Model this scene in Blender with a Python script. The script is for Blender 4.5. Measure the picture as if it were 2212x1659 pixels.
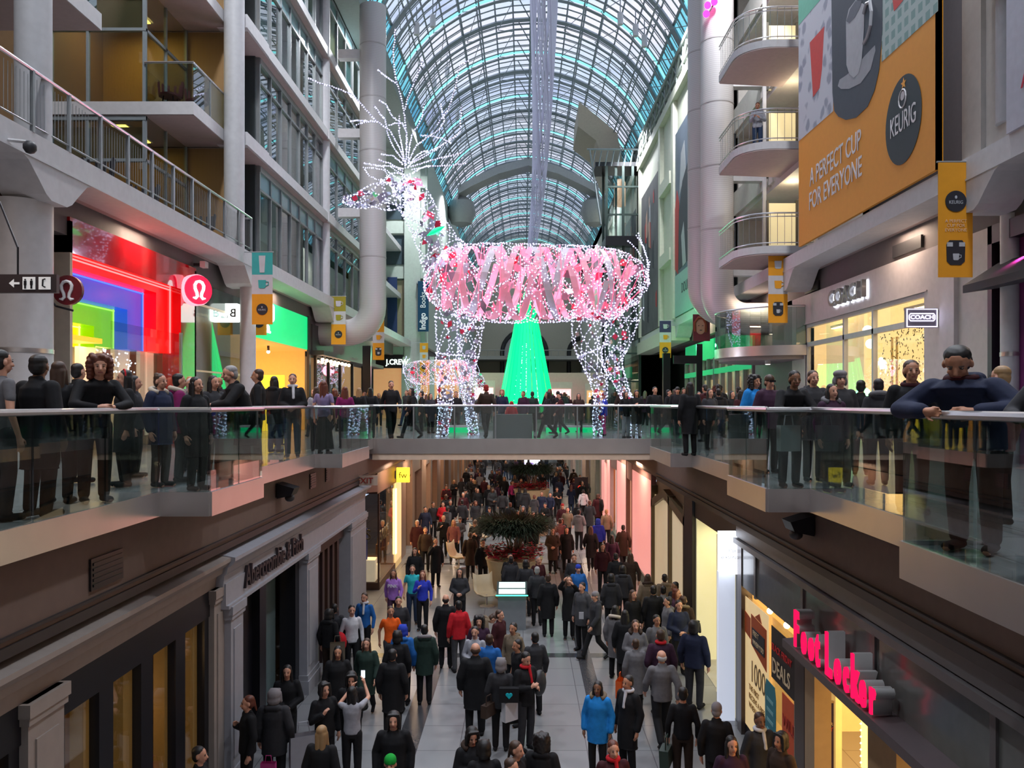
import bpy, math, random
from mathutils import Vector, Matrix
rnd = random.Random(11)
sc = bpy.context.scene
for _o in list(bpy.data.objects):
    bpy.data.objects.remove(_o)
C = sc.collection
R = math.radians
PI = math.pi
H = -5.35          # lower floor; the walkway level is z = 0
EYE = 1.16

# ---------------------------------------------------------------- camera
F_PX = 1800.0
cam_d = bpy.data.cameras.new('camera')
cam_d.sensor_width = 36.0
cam_d.lens = 36.0 * F_PX / 2212.0
cam_d.shift_x = -24.0 / 2212.0
cam_d.shift_y = 40.5 / 2212.0
cam_d.clip_end = 600
cam = bpy.data.objects.new('camera', cam_d)
C.objects.link(cam)
cam.location = (0, 0, EYE)
cam.rotation_euler = (R(90), 0, 0)
sc.camera = cam

# ---------------------------------------------------------------- view, sky
sc.view_settings.view_transform = 'Standard'
sc.view_settings.look = 'None'
sc.view_settings.gamma = 1
sc.view_settings.exposure = 0.15
sc.view_settings.use_curve_mapping = False
sc.cycles.max_bounces = 6
sc.cycles.diffuse_bounces = 2
sc.cycles.glossy_bounces = 2
sc.cycles.transmission_bounces = 3
sc.cycles.transparent_max_bounces = 20
sc.cycles.caustics_reflective = False
sc.cycles.caustics_refractive = False
sc.cycles.sample_clamp_indirect = 4.0
sc.cycles.sample_clamp_direct = 0.0
sc.cycles.use_denoising = True
sc.cycles.use_adaptive_sampling = True
sc.cycles.adaptive_threshold = 0.045
sc.cycles.use_light_tree = True

w = bpy.data.worlds.new('dusk_sky')
sc.world = w
w.use_nodes = True
nt = w.node_tree
nt.nodes.clear()
_tc = nt.nodes.new('ShaderNodeTexCoord')
_mp = nt.nodes.new('ShaderNodeMapping')
_mp.inputs['Scale'].default_value = (1.6, 1.6, 5.0)
_nz = nt.nodes.new('ShaderNodeTexNoise')
_nz.inputs['Scale'].default_value = 3.2
_nz.inputs['Detail'].default_value = 4
_rp = nt.nodes.new('ShaderNodeValToRGB')
_rp.color_ramp.elements[0].position = 0.36
_rp.color_ramp.elements[0].color = (0.40, 0.47, 0.72, 1)
_rp.color_ramp.elements[1].position = 0.62
_rp.color_ramp.elements[1].color = (0.86, 0.84, 0.96, 1)
_e = _rp.color_ramp.elements.new(0.5)
_e.color = (0.66, 0.76, 0.92, 1)
_bg = nt.nodes.new('ShaderNodeBackground')
_bg.inputs['Strength'].default_value = 1.25
_out = nt.nodes.new('ShaderNodeOutputWorld')
nt.links.new(_tc.outputs['Generated'], _mp.inputs['Vector'])
nt.links.new(_mp.outputs['Vector'], _nz.inputs['Vector'])
nt.links.new(_nz.outputs['Fac'], _rp.inputs['Fac'])
nt.links.new(_rp.outputs['Color'], _bg.inputs['Color'])
nt.links.new(_bg.outputs['Background'], _out.inputs['Surface'])


def lamp(kind, name, loc, power, color=(1, 1, 1), size=0.5, size_y=None, rot=None, spot=None):
    d = bpy.data.lights.new(name, kind)
    d.energy = power
    d.color = color
    if kind == 'AREA':
        d.size = size
        if size_y:
            d.shape = 'RECTANGLE'
            d.size_y = size_y
    else:
        d.shadow_soft_size = size
    if spot:
        d.spot_size = R(spot)
        d.spot_blend = 0.6
    o = bpy.data.objects.new(name, d)
    o.location = loc
    if rot:
        o.rotation_euler = [R(a) for a in rot]
    C.objects.link(o)
    return o


# floodlights of the hall, under the glass vault along both eaves
for _i, _y in enumerate((4, 16, 28, 42, 58, 76, 98)):
    for _x, _a in ((-6.6, 24), (7.4, -24)):
        lamp('SPOT', 'floodlight_lamp', (_x, _y, 19.6), 3600, (0.93, 0.95, 1.0), 0.5, rot=(0, _a, 0), spot=150)
# warm fill lamps added under the first gallery soffit, over the shop fronts
for _y in (5, 10.5, 20, 31, 42, 53):
    for _x in (-8.9, 8.9):
        lamp('AREA', 'soffit_lamp', (_x, _y, 5.3), 60, (1.0, 0.74, 0.55), 0.6, 1.2)
# warm downlights of the lower mall, under the walkways
for _y in (30, 36, 43, 51, 60, 70, 82):
    for _x in (-4.4, 4.0):
        lamp('AREA', 'mall_lamp', (_x, _y, -1.0), 85, (1.0, 0.73, 0.52), 0.5, 1.5)

# ---------------------------------------------------------------- materials
_mats = {}


def _new(name):
    m = bpy.data.materials.new(name)
    m.use_nodes = True
    return m, m.node_tree, m.node_tree.nodes['Principled BSDF']


def mat(name, col, rough=0.6, metal=0.0, noise=0.12, scale=6.0, emit=None, es=1.0, spec=0.5, bump=0.0, coat=0.0):
    """Painted or cloth like surface: a base colour that a noise texture varies a little."""
    if name in _mats:
        return _mats[name]
    m, nt, b = _new(name)
    c = tuple(col) + (1,)
    b.inputs['Roughness'].default_value = rough
    b.inputs['Metallic'].default_value = metal
    b.inputs['Specular IOR Level'].default_value = spec
    b.inputs['Coat Weight'].default_value = coat
    if noise > 0:
        t = nt.nodes.new('ShaderNodeTexCoord')
        n = nt.nodes.new('ShaderNodeTexNoise')
        n.inputs['Scale'].default_value = scale
        n.inputs['Detail'].default_value = 4
        mx = nt.nodes.new('ShaderNodeMix')
        mx.data_type = 'RGBA'
        mx.inputs[6].default_value = tuple(v * (1 - noise) for v in col) + (1,)
        mx.inputs[7].default_value = tuple(min(1, v * (1 + noise)) for v in col) + (1,)
        nt.links.new(t.outputs['Object'], n.inputs['Vector'])
        nt.links.new(n.outputs['Fac'], mx.inputs[0])
        nt.links.new(mx.outputs[2], b.inputs['Base Color'])
        if bump:
            bp = nt.nodes.new('ShaderNodeBump')
            bp.inputs['Strength'].default_value = bump
            nt.links.new(n.outputs['Fac'], bp.inputs['Height'])
            nt.links.new(bp.outputs['Normal'], b.inputs['Normal'])
    else:
        b.inputs['Base Color'].default_value = c
    if emit is not None:
        b.inputs['Emission Color'].default_value = tuple(emit) + (1,)
        b.inputs['Emission Strength'].default_value = es
    _mats[name] = m
    return m


def glow(name, col, s, sampled=True):
    if name in _mats:
        return _mats[name]
    m = bpy.data.materials.new(name)
    m.use_nodes = True
    nt = m.node_tree
    nt.nodes.clear()
    e = nt.nodes.new('ShaderNodeEmission')
    e.inputs['Color'].default_value = tuple(col) + (1,)
    e.inputs['Strength'].default_value = s
    o = nt.nodes.new('ShaderNodeOutputMaterial')
    nt.links.new(e.outputs[0], o.inputs['Surface'])
    if not sampled:
        m.cycles.emission_sampling = 'NONE'
    _mats[name] = m
    return m


def glass(name, tint, f0=0.06, rough=0.0):
    """Clear pane: lets light straight through, mirrors more at grazing angles."""
    m = bpy.data.materials.new(name)
    m.use_nodes = True
    nt = m.node_tree
    nt.nodes.clear()
    t = nt.nodes.new('ShaderNodeBsdfTransparent')
    t.inputs['Color'].default_value = tuple(tint) + (1,)
    g = nt.nodes.new('ShaderNodeBsdfGlossy')
    g.inputs['Roughness'].default_value = rough
    lw = nt.nodes.new('ShaderNodeLayerWeight')
    lw.inputs['Blend'].default_value = 0.5
    p = nt.nodes.new('ShaderNodeMath')
    p.operation = 'POWER'
    p.inputs[1].default_value = 3.5
    a = nt.nodes.new('ShaderNodeMath')
    a.operation = 'MULTIPLY_ADD'
    a.inputs[1].default_value = 0.75 - f0
    a.inputs[2].default_value = f0
    mx = nt.nodes.new('ShaderNodeMixShader')
    o = nt.nodes.new('ShaderNodeOutputMaterial')
    nt.links.new(lw.outputs['Facing'], p.inputs[0])
    nt.links.new(p.outputs[0], a.inputs[0])
    nt.links.new(a.outputs[0], mx.inputs[0])
    nt.links.new(t.outputs[0], mx.inputs[1])
    nt.links.new(g.outputs[0], mx.inputs[2])
    nt.links.new(mx.outputs[0], o.inputs['Surface'])
    _mats[name] = m
    return m


def grid_mat(name, col, line, bw, bh, mortar=0.012, rough=0.35, offset=0.0, spec=0.5, axis='xy', metal=0.0):
    """Tiles or bricks from the Brick Texture."""
    m, nt, b = _new(name)
    t = nt.nodes.new('ShaderNodeTexCoord')
    src = t.outputs['Object']
    if axis != 'xy':
        sx = nt.nodes.new('ShaderNodeSeparateXYZ')
        cx = nt.nodes.new('ShaderNodeCombineXYZ')
        nt.links.new(src, sx.inputs[0])
        nt.links.new(sx.outputs['XYZ'.index(axis[0].upper())], cx.inputs[0])
        nt.links.new(sx.outputs['XYZ'.index(axis[1].upper())], cx.inputs[1])
        src = cx.outputs[0]
    k = nt.nodes.new('ShaderNodeTexBrick')
    k.offset = offset
    k.inputs['Scale'].default_value = 1.0
    k.inputs['Brick Width'].default_value = bw
    k.inputs['Row Height'].default_value = bh
    k.inputs['Mortar Size'].default_value = mortar
    k.inputs['Color1'].default_value = tuple(col) + (1,)
    k.inputs['Color2'].default_value = tuple(v * 0.9 for v in col) + (1,)
    k.inputs['Mortar'].default_value = tuple(line) + (1,)
    nt.links.new(src, k.inputs['Vector'])
    nt.links.new(k.outputs['Color'], b.inputs['Base Color'])
    b.inputs['Roughness'].default_value = rough
    b.inputs['Specular IOR Level'].default_value = spec
    b.inputs['Metallic'].default_value = metal
    _mats[name] = m
    return m


def wave_mat(name, c1, c2, scale, axis='Y', rough=0.6, metal=0.0, dist=0.0):
    m, nt, b = _new(name)
    t = nt.nodes.new('ShaderNodeTexCoord')
    k = nt.nodes.new('ShaderNodeTexWave')
    k.bands_direction = axis
    k.inputs['Scale'].default_value = scale
    k.inputs['Distortion'].default_value = dist
    r = nt.nodes.new('ShaderNodeValToRGB')
    r.color_ramp.elements[0].color = tuple(c1) + (1,)
    r.color_ramp.elements[0].position = 0.35
    r.color_ramp.elements[1].color = tuple(c2) + (1,)
    r.color_ramp.elements[1].position = 0.65
    nt.links.new(t.outputs['Object'], k.inputs['Vector'])
    nt.links.new(k.outputs['Fac'], r.inputs['Fac'])
    nt.links.new(r.outputs['Color'], b.inputs['Base Color'])
    b.inputs['Roughness'].default_value = rough
    b.inputs['Metallic'].default_value = metal
    _mats[name] = m
    return m


WHITE = mat('white paint', (0.62, 0.61, 0.62), 0.55)
WHITE2 = mat('warm white paint', (0.60, 0.56, 0.52), 0.55)
CREAM = mat('cream paint', (0.66, 0.67, 0.55), 0.6)
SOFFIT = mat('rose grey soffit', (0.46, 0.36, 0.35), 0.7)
BROWN = mat('brown bulkhead', (0.17, 0.115, 0.095), 0.7)
DARK = mat('charcoal', (0.035, 0.035, 0.04), 0.5)
BLACK = mat('black frame', (0.008, 0.008, 0.012), 0.35)
GREY = mat('mid grey', (0.20, 0.20, 0.21), 0.6)
BULK = mat('dark taupe bulkhead', (0.13, 0.115, 0.12), 0.7)
STEEL = mat('brushed stainless', (0.66, 0.62, 0.61), 0.32, 0.85, 0.1, 2.0)
RAILM = mat('satin handrail', (0.70, 0.68, 0.69), 0.28, 0.9)
FRAME = mat('grey steel frame', (0.27, 0.31, 0.33), 0.5, 0.1)
ALU = mat('anodised aluminium', (0.34, 0.36, 0.37), 0.4, 0.6)
WOOD = wave_mat('slatted oak', (0.30, 0.17, 0.07), (0.42, 0.26, 0.11), 7, 'X', 0.5)
GLASS = glass('clear window glass', (0.72, 0.82, 0.82), 0.26)
GLASS_R = glass('balustrade glass', (0.70, 0.78, 0.76), 0.12)
GLASS_S = glass('shop window glass', (0.95, 0.96, 0.95), 0.05)
GLASS_V = glass('vault glass', (0.93, 0.95, 0.97), 0.04)
GLASS_C = glass('cyan vault glass', (0.25, 0.78, 0.86), 0.06)  # cyan light on the eaves panes, put into the glass tint

# ---------------------------------------------------------------- meshes


class MB:
    def __init__(s):
        s.v, s.f, s.m = [], [], []

    def add(s, vs, fs, m=0):
        n = len(s.v)
        s.v += [tuple(p) for p in vs]
        s.f += [tuple(i + n for i in f) for f in fs]
        s.m += [m] * len(fs)
        return s

    def box(s, x0, x1, y0, y1, z0, z1, m=0):
        v = [(x, y, z) for x in (x0, x1) for y in (y0, y1) for z in (z0, z1)]
        return s.add(v, [(0, 1, 3, 2), (4, 6, 7, 5), (0, 4, 5, 1), (2, 3, 7, 6), (0, 2, 6, 4), (1, 5, 7, 3)], m)

    def prism(s, pts, vec, m=0):
        n = len(pts)
        vec = Vector(vec)
        v = [Vector(p) for p in pts]
        v += [p + vec for p in v]
        f = [tuple(range(n))[::-1], tuple(range(n, 2 * n))]
        f += [(i, (i + 1) % n, (i + 1) % n + n, i + n) for i in range(n)]
        return s.add(v, f, m)

    def tube(s, pts, r, n=8, m=0, caps=True, closed=False):
        pts = [Vector(p) for p in pts]
        k = len(pts)
        rs = r if isinstance(r, (list, tuple)) else [r] * k
        v, f = [], []
        ref = None
        for i, p in enumerate(pts):
            if closed:
                d = pts[(i + 1) % k] - pts[i - 1]
            else:
                d = pts[min(i + 1, k - 1)] - pts[max(i - 1, 0)]
            d.normalize()
            if ref is None:
                ref = d.cross(Vector((0, 0, 1)))
                if ref.length < 0.1:
                    ref = d.cross(Vector((0, 1, 0)))
            ref = (ref - d * ref.dot(d))
            if ref.length < 1e-5:
                ref = d.orthogonal()
            ref.normalize()
            up = d.cross(ref)
            for j in range(n):
                a = 2 * PI * j / n
                v.append(p + (ref * math.cos(a) + up * math.sin(a)) * rs[i])
        for i in range(k if closed else k - 1):
            a0, b0 = i * n, ((i + 1) % k) * n
            for j in range(n):
                f.append((a0 + j, a0 + (j + 1) % n, b0 + (j + 1) % n, b0 + j))
        if caps and not closed:
            f.append(tuple(range(n))[::-1])
            f.append(tuple(range((k - 1) * n, k * n)))
        return s.add(v, f, m)

    def cyl(s, x, y, z0, z1, r, n=16, m=0, r2=None):
        return s.tube([(x, y, z0), (x, y, z1)], [r, r if r2 is None else r2], n, m)

    def lathe(s, prof, cx, cy, n=24, m=0):
        v, f = [], []
        for r, z in prof:
            for j in range(n):
                a = 2 * PI * j / n
                v.append((cx + r * math.cos(a), cy + r * math.sin(a), z))
        for i in range(len(prof) - 1):
            for j in range(n):
                f.append((i * n + j, i * n + (j + 1) % n, (i + 1) * n + (j + 1) % n, (i + 1) * n + j))
        f.append(tuple(range(n))[::-1])
        f.append(tuple(range((len(prof) - 1) * n, len(prof) * n)))
        return s.add(v, f, m)

    def ball(s, c, r, m=0, n=8, k=5):
        rx, ry, rz = r if isinstance(r, (tuple, list)) else (r, r, r)
        v = [(c[0], c[1], c[2] - rz)]
        for i in range(1, k):
            t = -PI / 2 + PI * i / k
            for j in range(n):
                a = 2 * PI * j / n
                v.append((c[0] + rx * math.cos(t) * math.cos(a), c[1] + ry * math.cos(t) * math.sin(a), c[2] + rz * math.sin(t)))
        v.append((c[0], c[1], c[2] + rz))
        f = [(0, 1 + (j + 1) % n, 1 + j) for j in range(n)]
        for i in range(k - 2):
            for j in range(n):
                a, b = 1 + i * n, 1 + (i + 1) * n
                f.append((a + j, a + (j + 1) % n, b + (j + 1) % n, b + j))
        a = 1 + (k - 2) * n
        f += [(a + j, a + (j + 1) % n, len(v) - 1) for j in range(n)]
        return s.add(v, f, m)

    def octa(s, c, r, m=0):
        x, y, z = c
        v = [(x - r, y, z), (x + r, y, z), (x, y - r, z), (x, y + r, z), (x, y, z - r), (x, y, z + r)]
        return s.add(v, [(0, 2, 5), (2, 1, 5), (1, 3, 5), (3, 0, 5), (2, 0, 4), (1, 2, 4), (3, 1, 4), (0, 3, 4)], m)

    def quad(s, a, b, c, d, m=0):
        return s.add([a, b, c, d], [(0, 1, 2, 3)], m)

    def build(s, name, mats, parent=None, smooth=False, kind=None):
        me = bpy.data.meshes.new(name)
        me.from_pydata(s.v, [], s.f)
        for m_ in (mats if isinstance(mats, (list, tuple)) else [mats]):
            me.materials.append(m_)
        if any(s.m):
            me.polygons.foreach_set('material_index', s.m)
        if smooth:
            me.polygons.foreach_set('use_smooth', [True] * len(me.polygons))
            try:
                me.set_sharp_from_angle(angle=R(42))
            except Exception:
                pass
        me.update()
        o = bpy.data.objects.new(name, me)
        C.objects.link(o)
        if parent:
            o.parent = parent
            o.matrix_parent_inverse = Matrix.Translation(-Vector(parent.location)) if parent.type == 'EMPTY' else Matrix.Identity(4)
        if kind:
            o['kind'] = kind
        return o


def struct(name, mb, m, smooth=False):
    return mb.build(name, m, None, smooth, 'structure')


def thing(name, label, cat, loc=(0, 0, 0), group=None):
    o = bpy.data.objects.new(name, None)
    o.empty_display_size = 0.2
    o.location = loc
    C.objects.link(o)
    return tag(o, label, cat, group)


def tag(o, label, cat, group=None):
    o['label'] = label
    o['category'] = cat
    if group:
        o['group'] = group
    return o


def one(name, mb, m, label, cat, group=None, smooth=False):
    return tag(mb.build(name, m, None, smooth), label, cat, group)


def bx(x0, x1, y0, y1, z0, z1):
    return MB().box(x0, x1, y0, y1, z0, z1)


def onX(X, px, py):
    """The point seen at (px, py) of the photograph on the real plane x = X."""
    Y = F_PX * X / (px - 1130.0)
    return Vector((X, Y, EYE - (py - 870.0) * Y / F_PX))


def onY(Y, px, py):
    return Vector(((px - 1130.0) * Y / F_PX, Y, EYE - (py - 870.0) * Y / F_PX))


_fc = bpy.data.curves.new('lettering', 'FONT')


def text(name, body, m, org, right, up, size, depth=0.02, parent=None, xs=1.0, bold=0.0, align='LEFT', space=1.0, shear=0.0):
    """Raised lettering: ORG is the start of the base line, RIGHT and UP span its plane."""
    cu = bpy.data.curves.new(name, 'FONT')
    cu.body = body
    cu.size = size
    cu.extrude = depth / 2
    cu.offset = bold * size
    cu.align_x = align
    cu.space_character = space
    cu.shear = shear
    cu.resolution_u = 3
    t = bpy.data.objects.new(name, cu)
    C.objects.link(t)
    dg = bpy.context.evaluated_depsgraph_get()
    me = bpy.data.meshes.new_from_object(t.evaluated_get(dg))
    bpy.data.objects.remove(t)
    bpy.data.curves.remove(cu)
    r_ = Vector(right).normalized()
    u_ = Vector(up).normalized()
    n_ = r_.cross(u_)
    M = Matrix.Identity(4)
    for i in range(3):
        M[i][0], M[i][1], M[i][2], M[i][3] = r_[i] * xs, u_[i], n_[i], org[i]
    me.transform(M)
    me.materials.clear()
    me.materials.append(m)
    me.name = name
    o = bpy.data.objects.new(name, me)
    C.objects.link(o)
    if parent:
        o.parent = parent
        if parent.type == 'EMPTY':
            o.matrix_parent_inverse = Matrix.Translation(-Vector(parent.location))
    return o
# ================================================================ the hall
FAR = 124.0
L3, L4, L5, L6 = 5.8, 9.37, 12.94, 16.5
EAVE = 20.4

# lower floor: pale terrazzo with two dark bands
TERR = grid_mat('terrazzo tiles', (0.25, 0.255, 0.265), (0.13, 0.13, 0.14), 1.2, 1.2, 0.01, 0.25)
TERR_D = mat('dark granite band', (0.055, 0.055, 0.06), 0.2, noise=0.2, scale=20)
struct('floor', bx(-11, 11, -8, FAR, H - 0.2, H), TERR)
fb = MB()
for x0, x1 in ((-2.42, -1.99), (1.4, 1.74)):
    fb.box(x0, x1, -8, FAR, H, H + 0.006)
for y in (21.3, 33.5, 45.5, 57.5, 70, 82):
    fb.box(-4.8, 4.2, y, y + 0.35, H + 0.001, H + 0.004)
struct('trim_1', fb, TERR_D)

# walkway level floors and bridges
LP = [(-4.6, 2.4), (-4.6, 10.5), (-3.95, 10.5), (-3.95, 12.6), (-4.6, 12.6), (-4.6, 18.3), (-4.0, 18.3), (-4.0, 21.5), (-4.7, 21.5), (-4.7, 26.0)]
RP = [(3.1, 2.4), (3.1, 6.8), (3.77, 6.8), (3.77, 10.9), (3.2, 10.9), (3.2, 12.95), (3.77, 12.95), (3.77, 18.5), (3.3, 18.5), (3.3, 21.5), (4.25, 21.5), (4.25, 26.0)]
GAL = grid_mat('walkway tiles', (0.34, 0.34, 0.36), (0.18, 0.18, 0.19), 0.9, 0.9, 0.008, 0.16)


def slab(path, side):
    m = MB()
    outer = 13.0 * side
    y0 = path[0][1] - 8
    pts = [(outer, y0)] + [(path[0][0], y0)] + path[1:] + [(outer, path[-1][1])]
    v = [(x, y, -0.27) for x, y in pts]
    m.prism(v, (0, 0, 0.27))
    return m


struct('floor_gallery_left', slab(LP, -1), GAL)
struct('floor_gallery_right', slab(RP, 1), GAL)
fl = MB()
fl.box(-13, 13, 26.04, 34.0, -0.6, 0.0)
fl.box(-13, -4.6, 34.0, 46.0, -0.27, 0)
fl.box(4.2, 13, 34.0, 46.0, -0.27, 0)
fl.box(-13, 13, 46.0, 60.0, -0.5, 0)
fl.box(-13, -4.6, 60, FAR, -0.27, 0)
fl.box(4.2, 13, 60, FAR, -0.27, 0)
fl.box(-5, 5, 84, 92, -0.5, 0)
struct('floor_bridge', fl, GAL)

# polished metal edge of the walkways
fas = MB()


def fascia(path, side, top=0.035, bot=-0.27, t=0.03):
    for (x0, y0), (x1, y1) in zip(path[:-1], path[1:]):
        d = Vector((x1 - x0, y1 - y0, 0)).normalized()
        n = Vector((d.y, -d.x, 0)) * (1 if side < 0 else -1)      # towards the void
        a = Vector((x0, y0, 0)) - d * 0.0
        b = Vector((x1, y1, 0))
        p = [a, b, b + n * t, a + n * t]
        fas.prism([(q.x, q.y, bot) for q in p], (0, 0, top - bot))


fascia(LP, -1)
fascia(RP, 1)
struct('trim_2', fas, STEEL)
fas = MB()
fas.box(-4.8, 4.35, 25.94, 26.04, -0.43, 0.04)
fas.box(-4.8, 4.35, 34.0, 34.06, -0.43, 0.04)
fas.box(-4.6, 4.2, 45.94, 46.0, -0.43, 0.04)
fas.box(-4.6, -4.54, 34, 46, -0.3, 0.04)
fas.box(4.14, 4.2, 34, 46, -0.3, 0.04)
struct('trim_3', fas, STEEL)
struct('trim_4', MB().box(-4.75, 4.3, 26.05, 33.95, -0.62, -0.6).box(-4.7, 4.25, 25.97, 26.04, -0.62, -0.43), mat('peach bridge soffit', (0.80, 0.60, 0.46), 0.6))

# bulkheads between the walkway edge and the lower shop fronts
for side, X, nm in ((-1, -4.85, 'wall_lower_left'), (1, 4.18, 'wall_lower_right')):
    m = MB()
    s = side
    prof = [(X, -0.27), (X, -1.12), (X + s * 0.04, -1.2), (X + s * 0.22, -1.25), (X + s * 0.6, -1.25), (X + s * 0.6, -0.27)]
    m.prism([(x, -8, z) for x, z in prof], (0, FAR + 8, 0))
    m.box(min(X + s * 0.6, X + s * 6), max(X + s * 0.6, X + s * 6), -8, FAR, -0.6, -0.28)
    struct(nm, m, BROWN)
dk = MB()
dk.box(-4.9, -4.83, -8, 26, -1.24, -1.13).box(-4.87, -4.81, -8, 26, -1.06, -1.03)
dk.box(4.15, 4.22, -8, 26, -1.24, -1.13).box(4.13, 4.18, -8, 26, -1.06, -1.03)
struct('trim_5', dk, mat('dark shadow gap trim', (0.035, 0.028, 0.028), 0.5))  # dark strips low on both bulkheads

# back walls of everything, so that nothing shows through
bk = MB()
bk.box(-13.2, -13.0, -8, FAR, H, EAVE + 2)
struct('wall_back_left', bk, BULK)
struct('wall_behind', bx(-13.2, 13.2, -8.2, -8.0, H, 27), WHITE2)
struct('wall_back_right', bx(13.0, 13.2, -8, FAR, H, EAVE + 2), BULK)

# ---------------------------------------------------------------- gallery beams with haunches
HP = [(-1.25, 5.40), (-0.95, 5.30), (-0.62, 5.02), (-0.42, 4.84), (-0.25, 4.76), (0.25, 4.76), (0.42, 4.84), (0.62, 5.02), (0.95, 5.30), (1.25, 5.40)]
for side, nm in ((-1, 'left'), (1, 'right')):
    m = MB()
    x0, x1 = (-9.2, -8.4) if side < 0 else (8.4, 9.2)
    m.box(x0, x1, -8, FAR, 5.38, L3)
    m.box(x0 - (0.02 if side > 0 else 0), x1 + (0.02 if side < 0 else 0), -8, FAR, 5.36, 5.40)
    ys = (4, 15.1, 26.1, 37.2, 48.3) if side < 0 else (4.6, 15.8, 26.9, 46)
    for y in ys:
        m.prism([(x0, y + a, b) for a, b in HP], (x1 - x0, 0, 0))
    struct('trim_gallery_beam_' + nm, m, WHITE)
    # soffit inside the beam, dark bulkhead over the shop fronts
    m = MB()
    a, b = (-13, -9.2) if side < 0 else (9.2, 13)
    m.box(a, b, -8, FAR, 5.36, 5.4)
    struct('ceiling_gallery_' + nm, m, SOFFIT)
    m = MB()
    a, b = (-9.6, -9.36) if side < 0 else (9.34, 9.6)
    m.box(a, b, -8, 60, 4.6, 5.36)
    struct('wall_over_shops_' + nm, m, BULK)

# lower and upper round columns
COLW = mat('column paint', (0.60, 0.60, 0.62), 0.5)


def column(x, y, r, z0, z1, label, band=False):
    t = thing('column', label, 'column', (x, y, z0))
    MB().cyl(x, y, z0, z1, r, 28).build('shaft', COLW, t, True)
    if band:
        MB().cyl(x, y, 2.05, 2.13, r + 0.01, 28).build('metal_band', STEEL, t, True)
    return t


column(-9.1, 15.1, 0.52, 0, 4.78, 'thick white round column with a metal band beside the rainbow shop front', True)
column(-8.62, 26.1, 0.24, 0, 4.78, 'slim grey column between the dark shop front and the green lit shop')
column(-8.7, 14.8, 0.3, L3, EAVE, 'tall white column standing in front of the first office terrace')
column(-8.7, 25.1, 0.3, L3, EAVE, 'tall white column at the far end of the gallery railing')
column(-8.7, 36.4, 0.26, L3, EAVE, 'tall white column between the two office window bays')
column(9.35, 16.0, 0.17, 0, 4.78, 'slim white column with a metal band beside the purple shop window', True)
column(9.15, 15.6, 0.27, L3 + 0.6, 14.0, 'white column above the gallery beam beside the huge coffee poster')

# ---------------------------------------------------------------- office facade over the first gallery
sl = MB()
for z in (L4, L5, L6):
    sl.box(-13, -8.9, -8, 17.6, z - 0.35, z)
    sl.box(-13, -8.98, 22.7, 25.6, z - 0.35, z)
    sl.box(-13, -9.3, 25.6, 27.4, z - 0.35, z)
    sl.box(-9.3, -8.38, 25.3, 27.5, z - 0.38, z + 0.02)
    for y0, y1 in ((27.5, 36.1), (36.1, 50)):
        sl.box(-13, -8.42, y0, y1, z - 0.34, z)
    sl.box(-9.2, -8.38, 36.0, 37.2, z - 0.38, z + 0.02)
    sl.box(-13, -9.2, 50, 63, z - 0.35, z)
struct('wall_office_slabs', sl, WHITE)
sf = MB()
for z in (L4, L5, L6):
    sf.box(-12.9, -8.92, -8, 17.58, z - 0.36, z - 0.35)
    sf.box(-12.9, -9.0, 22.75, 25.6, z - 0.36, z - 0.35)
    sf.box(-12.9, -8.45, 25.6, 50, z - 0.395, z - 0.385)
struct('ceiling_office', sf, SOFFIT)
struct('floor_office', bx(-13, -8.44, -8, 63, L3 - 0.1, L3 + 0.004), mat('terrace paving', (0.32, 0.31, 0.31), 0.5))
# terrace rooms: glass facing the terrace at y = 22.8, then turning along x = -10.3
WARMIN = mat('ochre office wall', (0.17, 0.095, 0.04), 0.6)
for k, z in enumerate((L3, L4, L5)):
    zt = z + 3.2
    m = MB()
    m.box(-12.98, -9.3, 25.62, 25.75, z, zt)
    m.box(-9.3, -8.9, 25.62, 25.75, z, zt)
    struct('wall_office_end', m, WOOD)
    m = MB()
    for x in (-12.9, -11.9, -10.36):
        m.box(x - 0.035, x + 0.035, 22.75, 22.85, z, zt)
    m.box(-12.95, -10.3, 22.74, 22.86, z + 1.95, z + 2.03)
    m.box(-12.95, -10.3, 22.74, 22.86, zt - 0.12, zt)
    for y in (22.8, 24.1, 25.55):
        m.box(-10.38, -10.3, y - 0.035, y + 0.035, z, zt)
    m.box(-10.38, -10.3, 22.8, 25.6, z + 1.95, z + 2.03)
    m.box(-10.38, -10.3, 22.8, 25.6, z, z + 0.1)
    t = tag(thing('window_wall', ['amber lit glass office corner on the lowest terrace level', 'glass office corner with strip lights seen over the terrace', 'topmost glass office corner with pale frames'][k], 'window', (-11.6, 22.8, z)), ['amber lit glass office corner on the lowest terrace level', 'glass office corner with strip lights seen over the terrace', 'topmost glass office corner with pale frames'][k], 'window')
    m.build('frame', FRAME, t)
    MB().box(-12.95, -10.34, 22.79, 22.81, z, zt).box(-10.35, -10.33, 22.8, 25.6, z, zt).build('pane', GLASS, t)
    MB().box(-12.9, -10.42, 22.95, 23.0, z + 2.05, z + 2.95).build('blind', mat('wood slat blind', (0.40, 0.27, 0.13), 0.6), t)
    tl = thing('strip_light', ['office strip light behind the lowest terrace glass', 'bright yellow strip light in the office over the terrace', 'topmost office strip light behind pale glass'][k], 'ceiling light', (-11.4, 24.2, zt - 0.1))
    MB().box(-11.6, -11.1, 23.3, 25.0, zt - 0.05, zt + 0.0).build('housing', WHITE, tl)
    MB().box(-11.55, -11.15, 23.35, 24.95, zt - 0.07, zt - 0.05).build('tube_cover', glow('office tube', (1.0, 0.62, 0.10), 7.0), tl)
    lamp('AREA', 'office_lamp', (-11.6, 24.1, zt - 0.15), (14, 62, 12)[k], (1, 0.60, 0.16), 1.4, 1.2)
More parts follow.
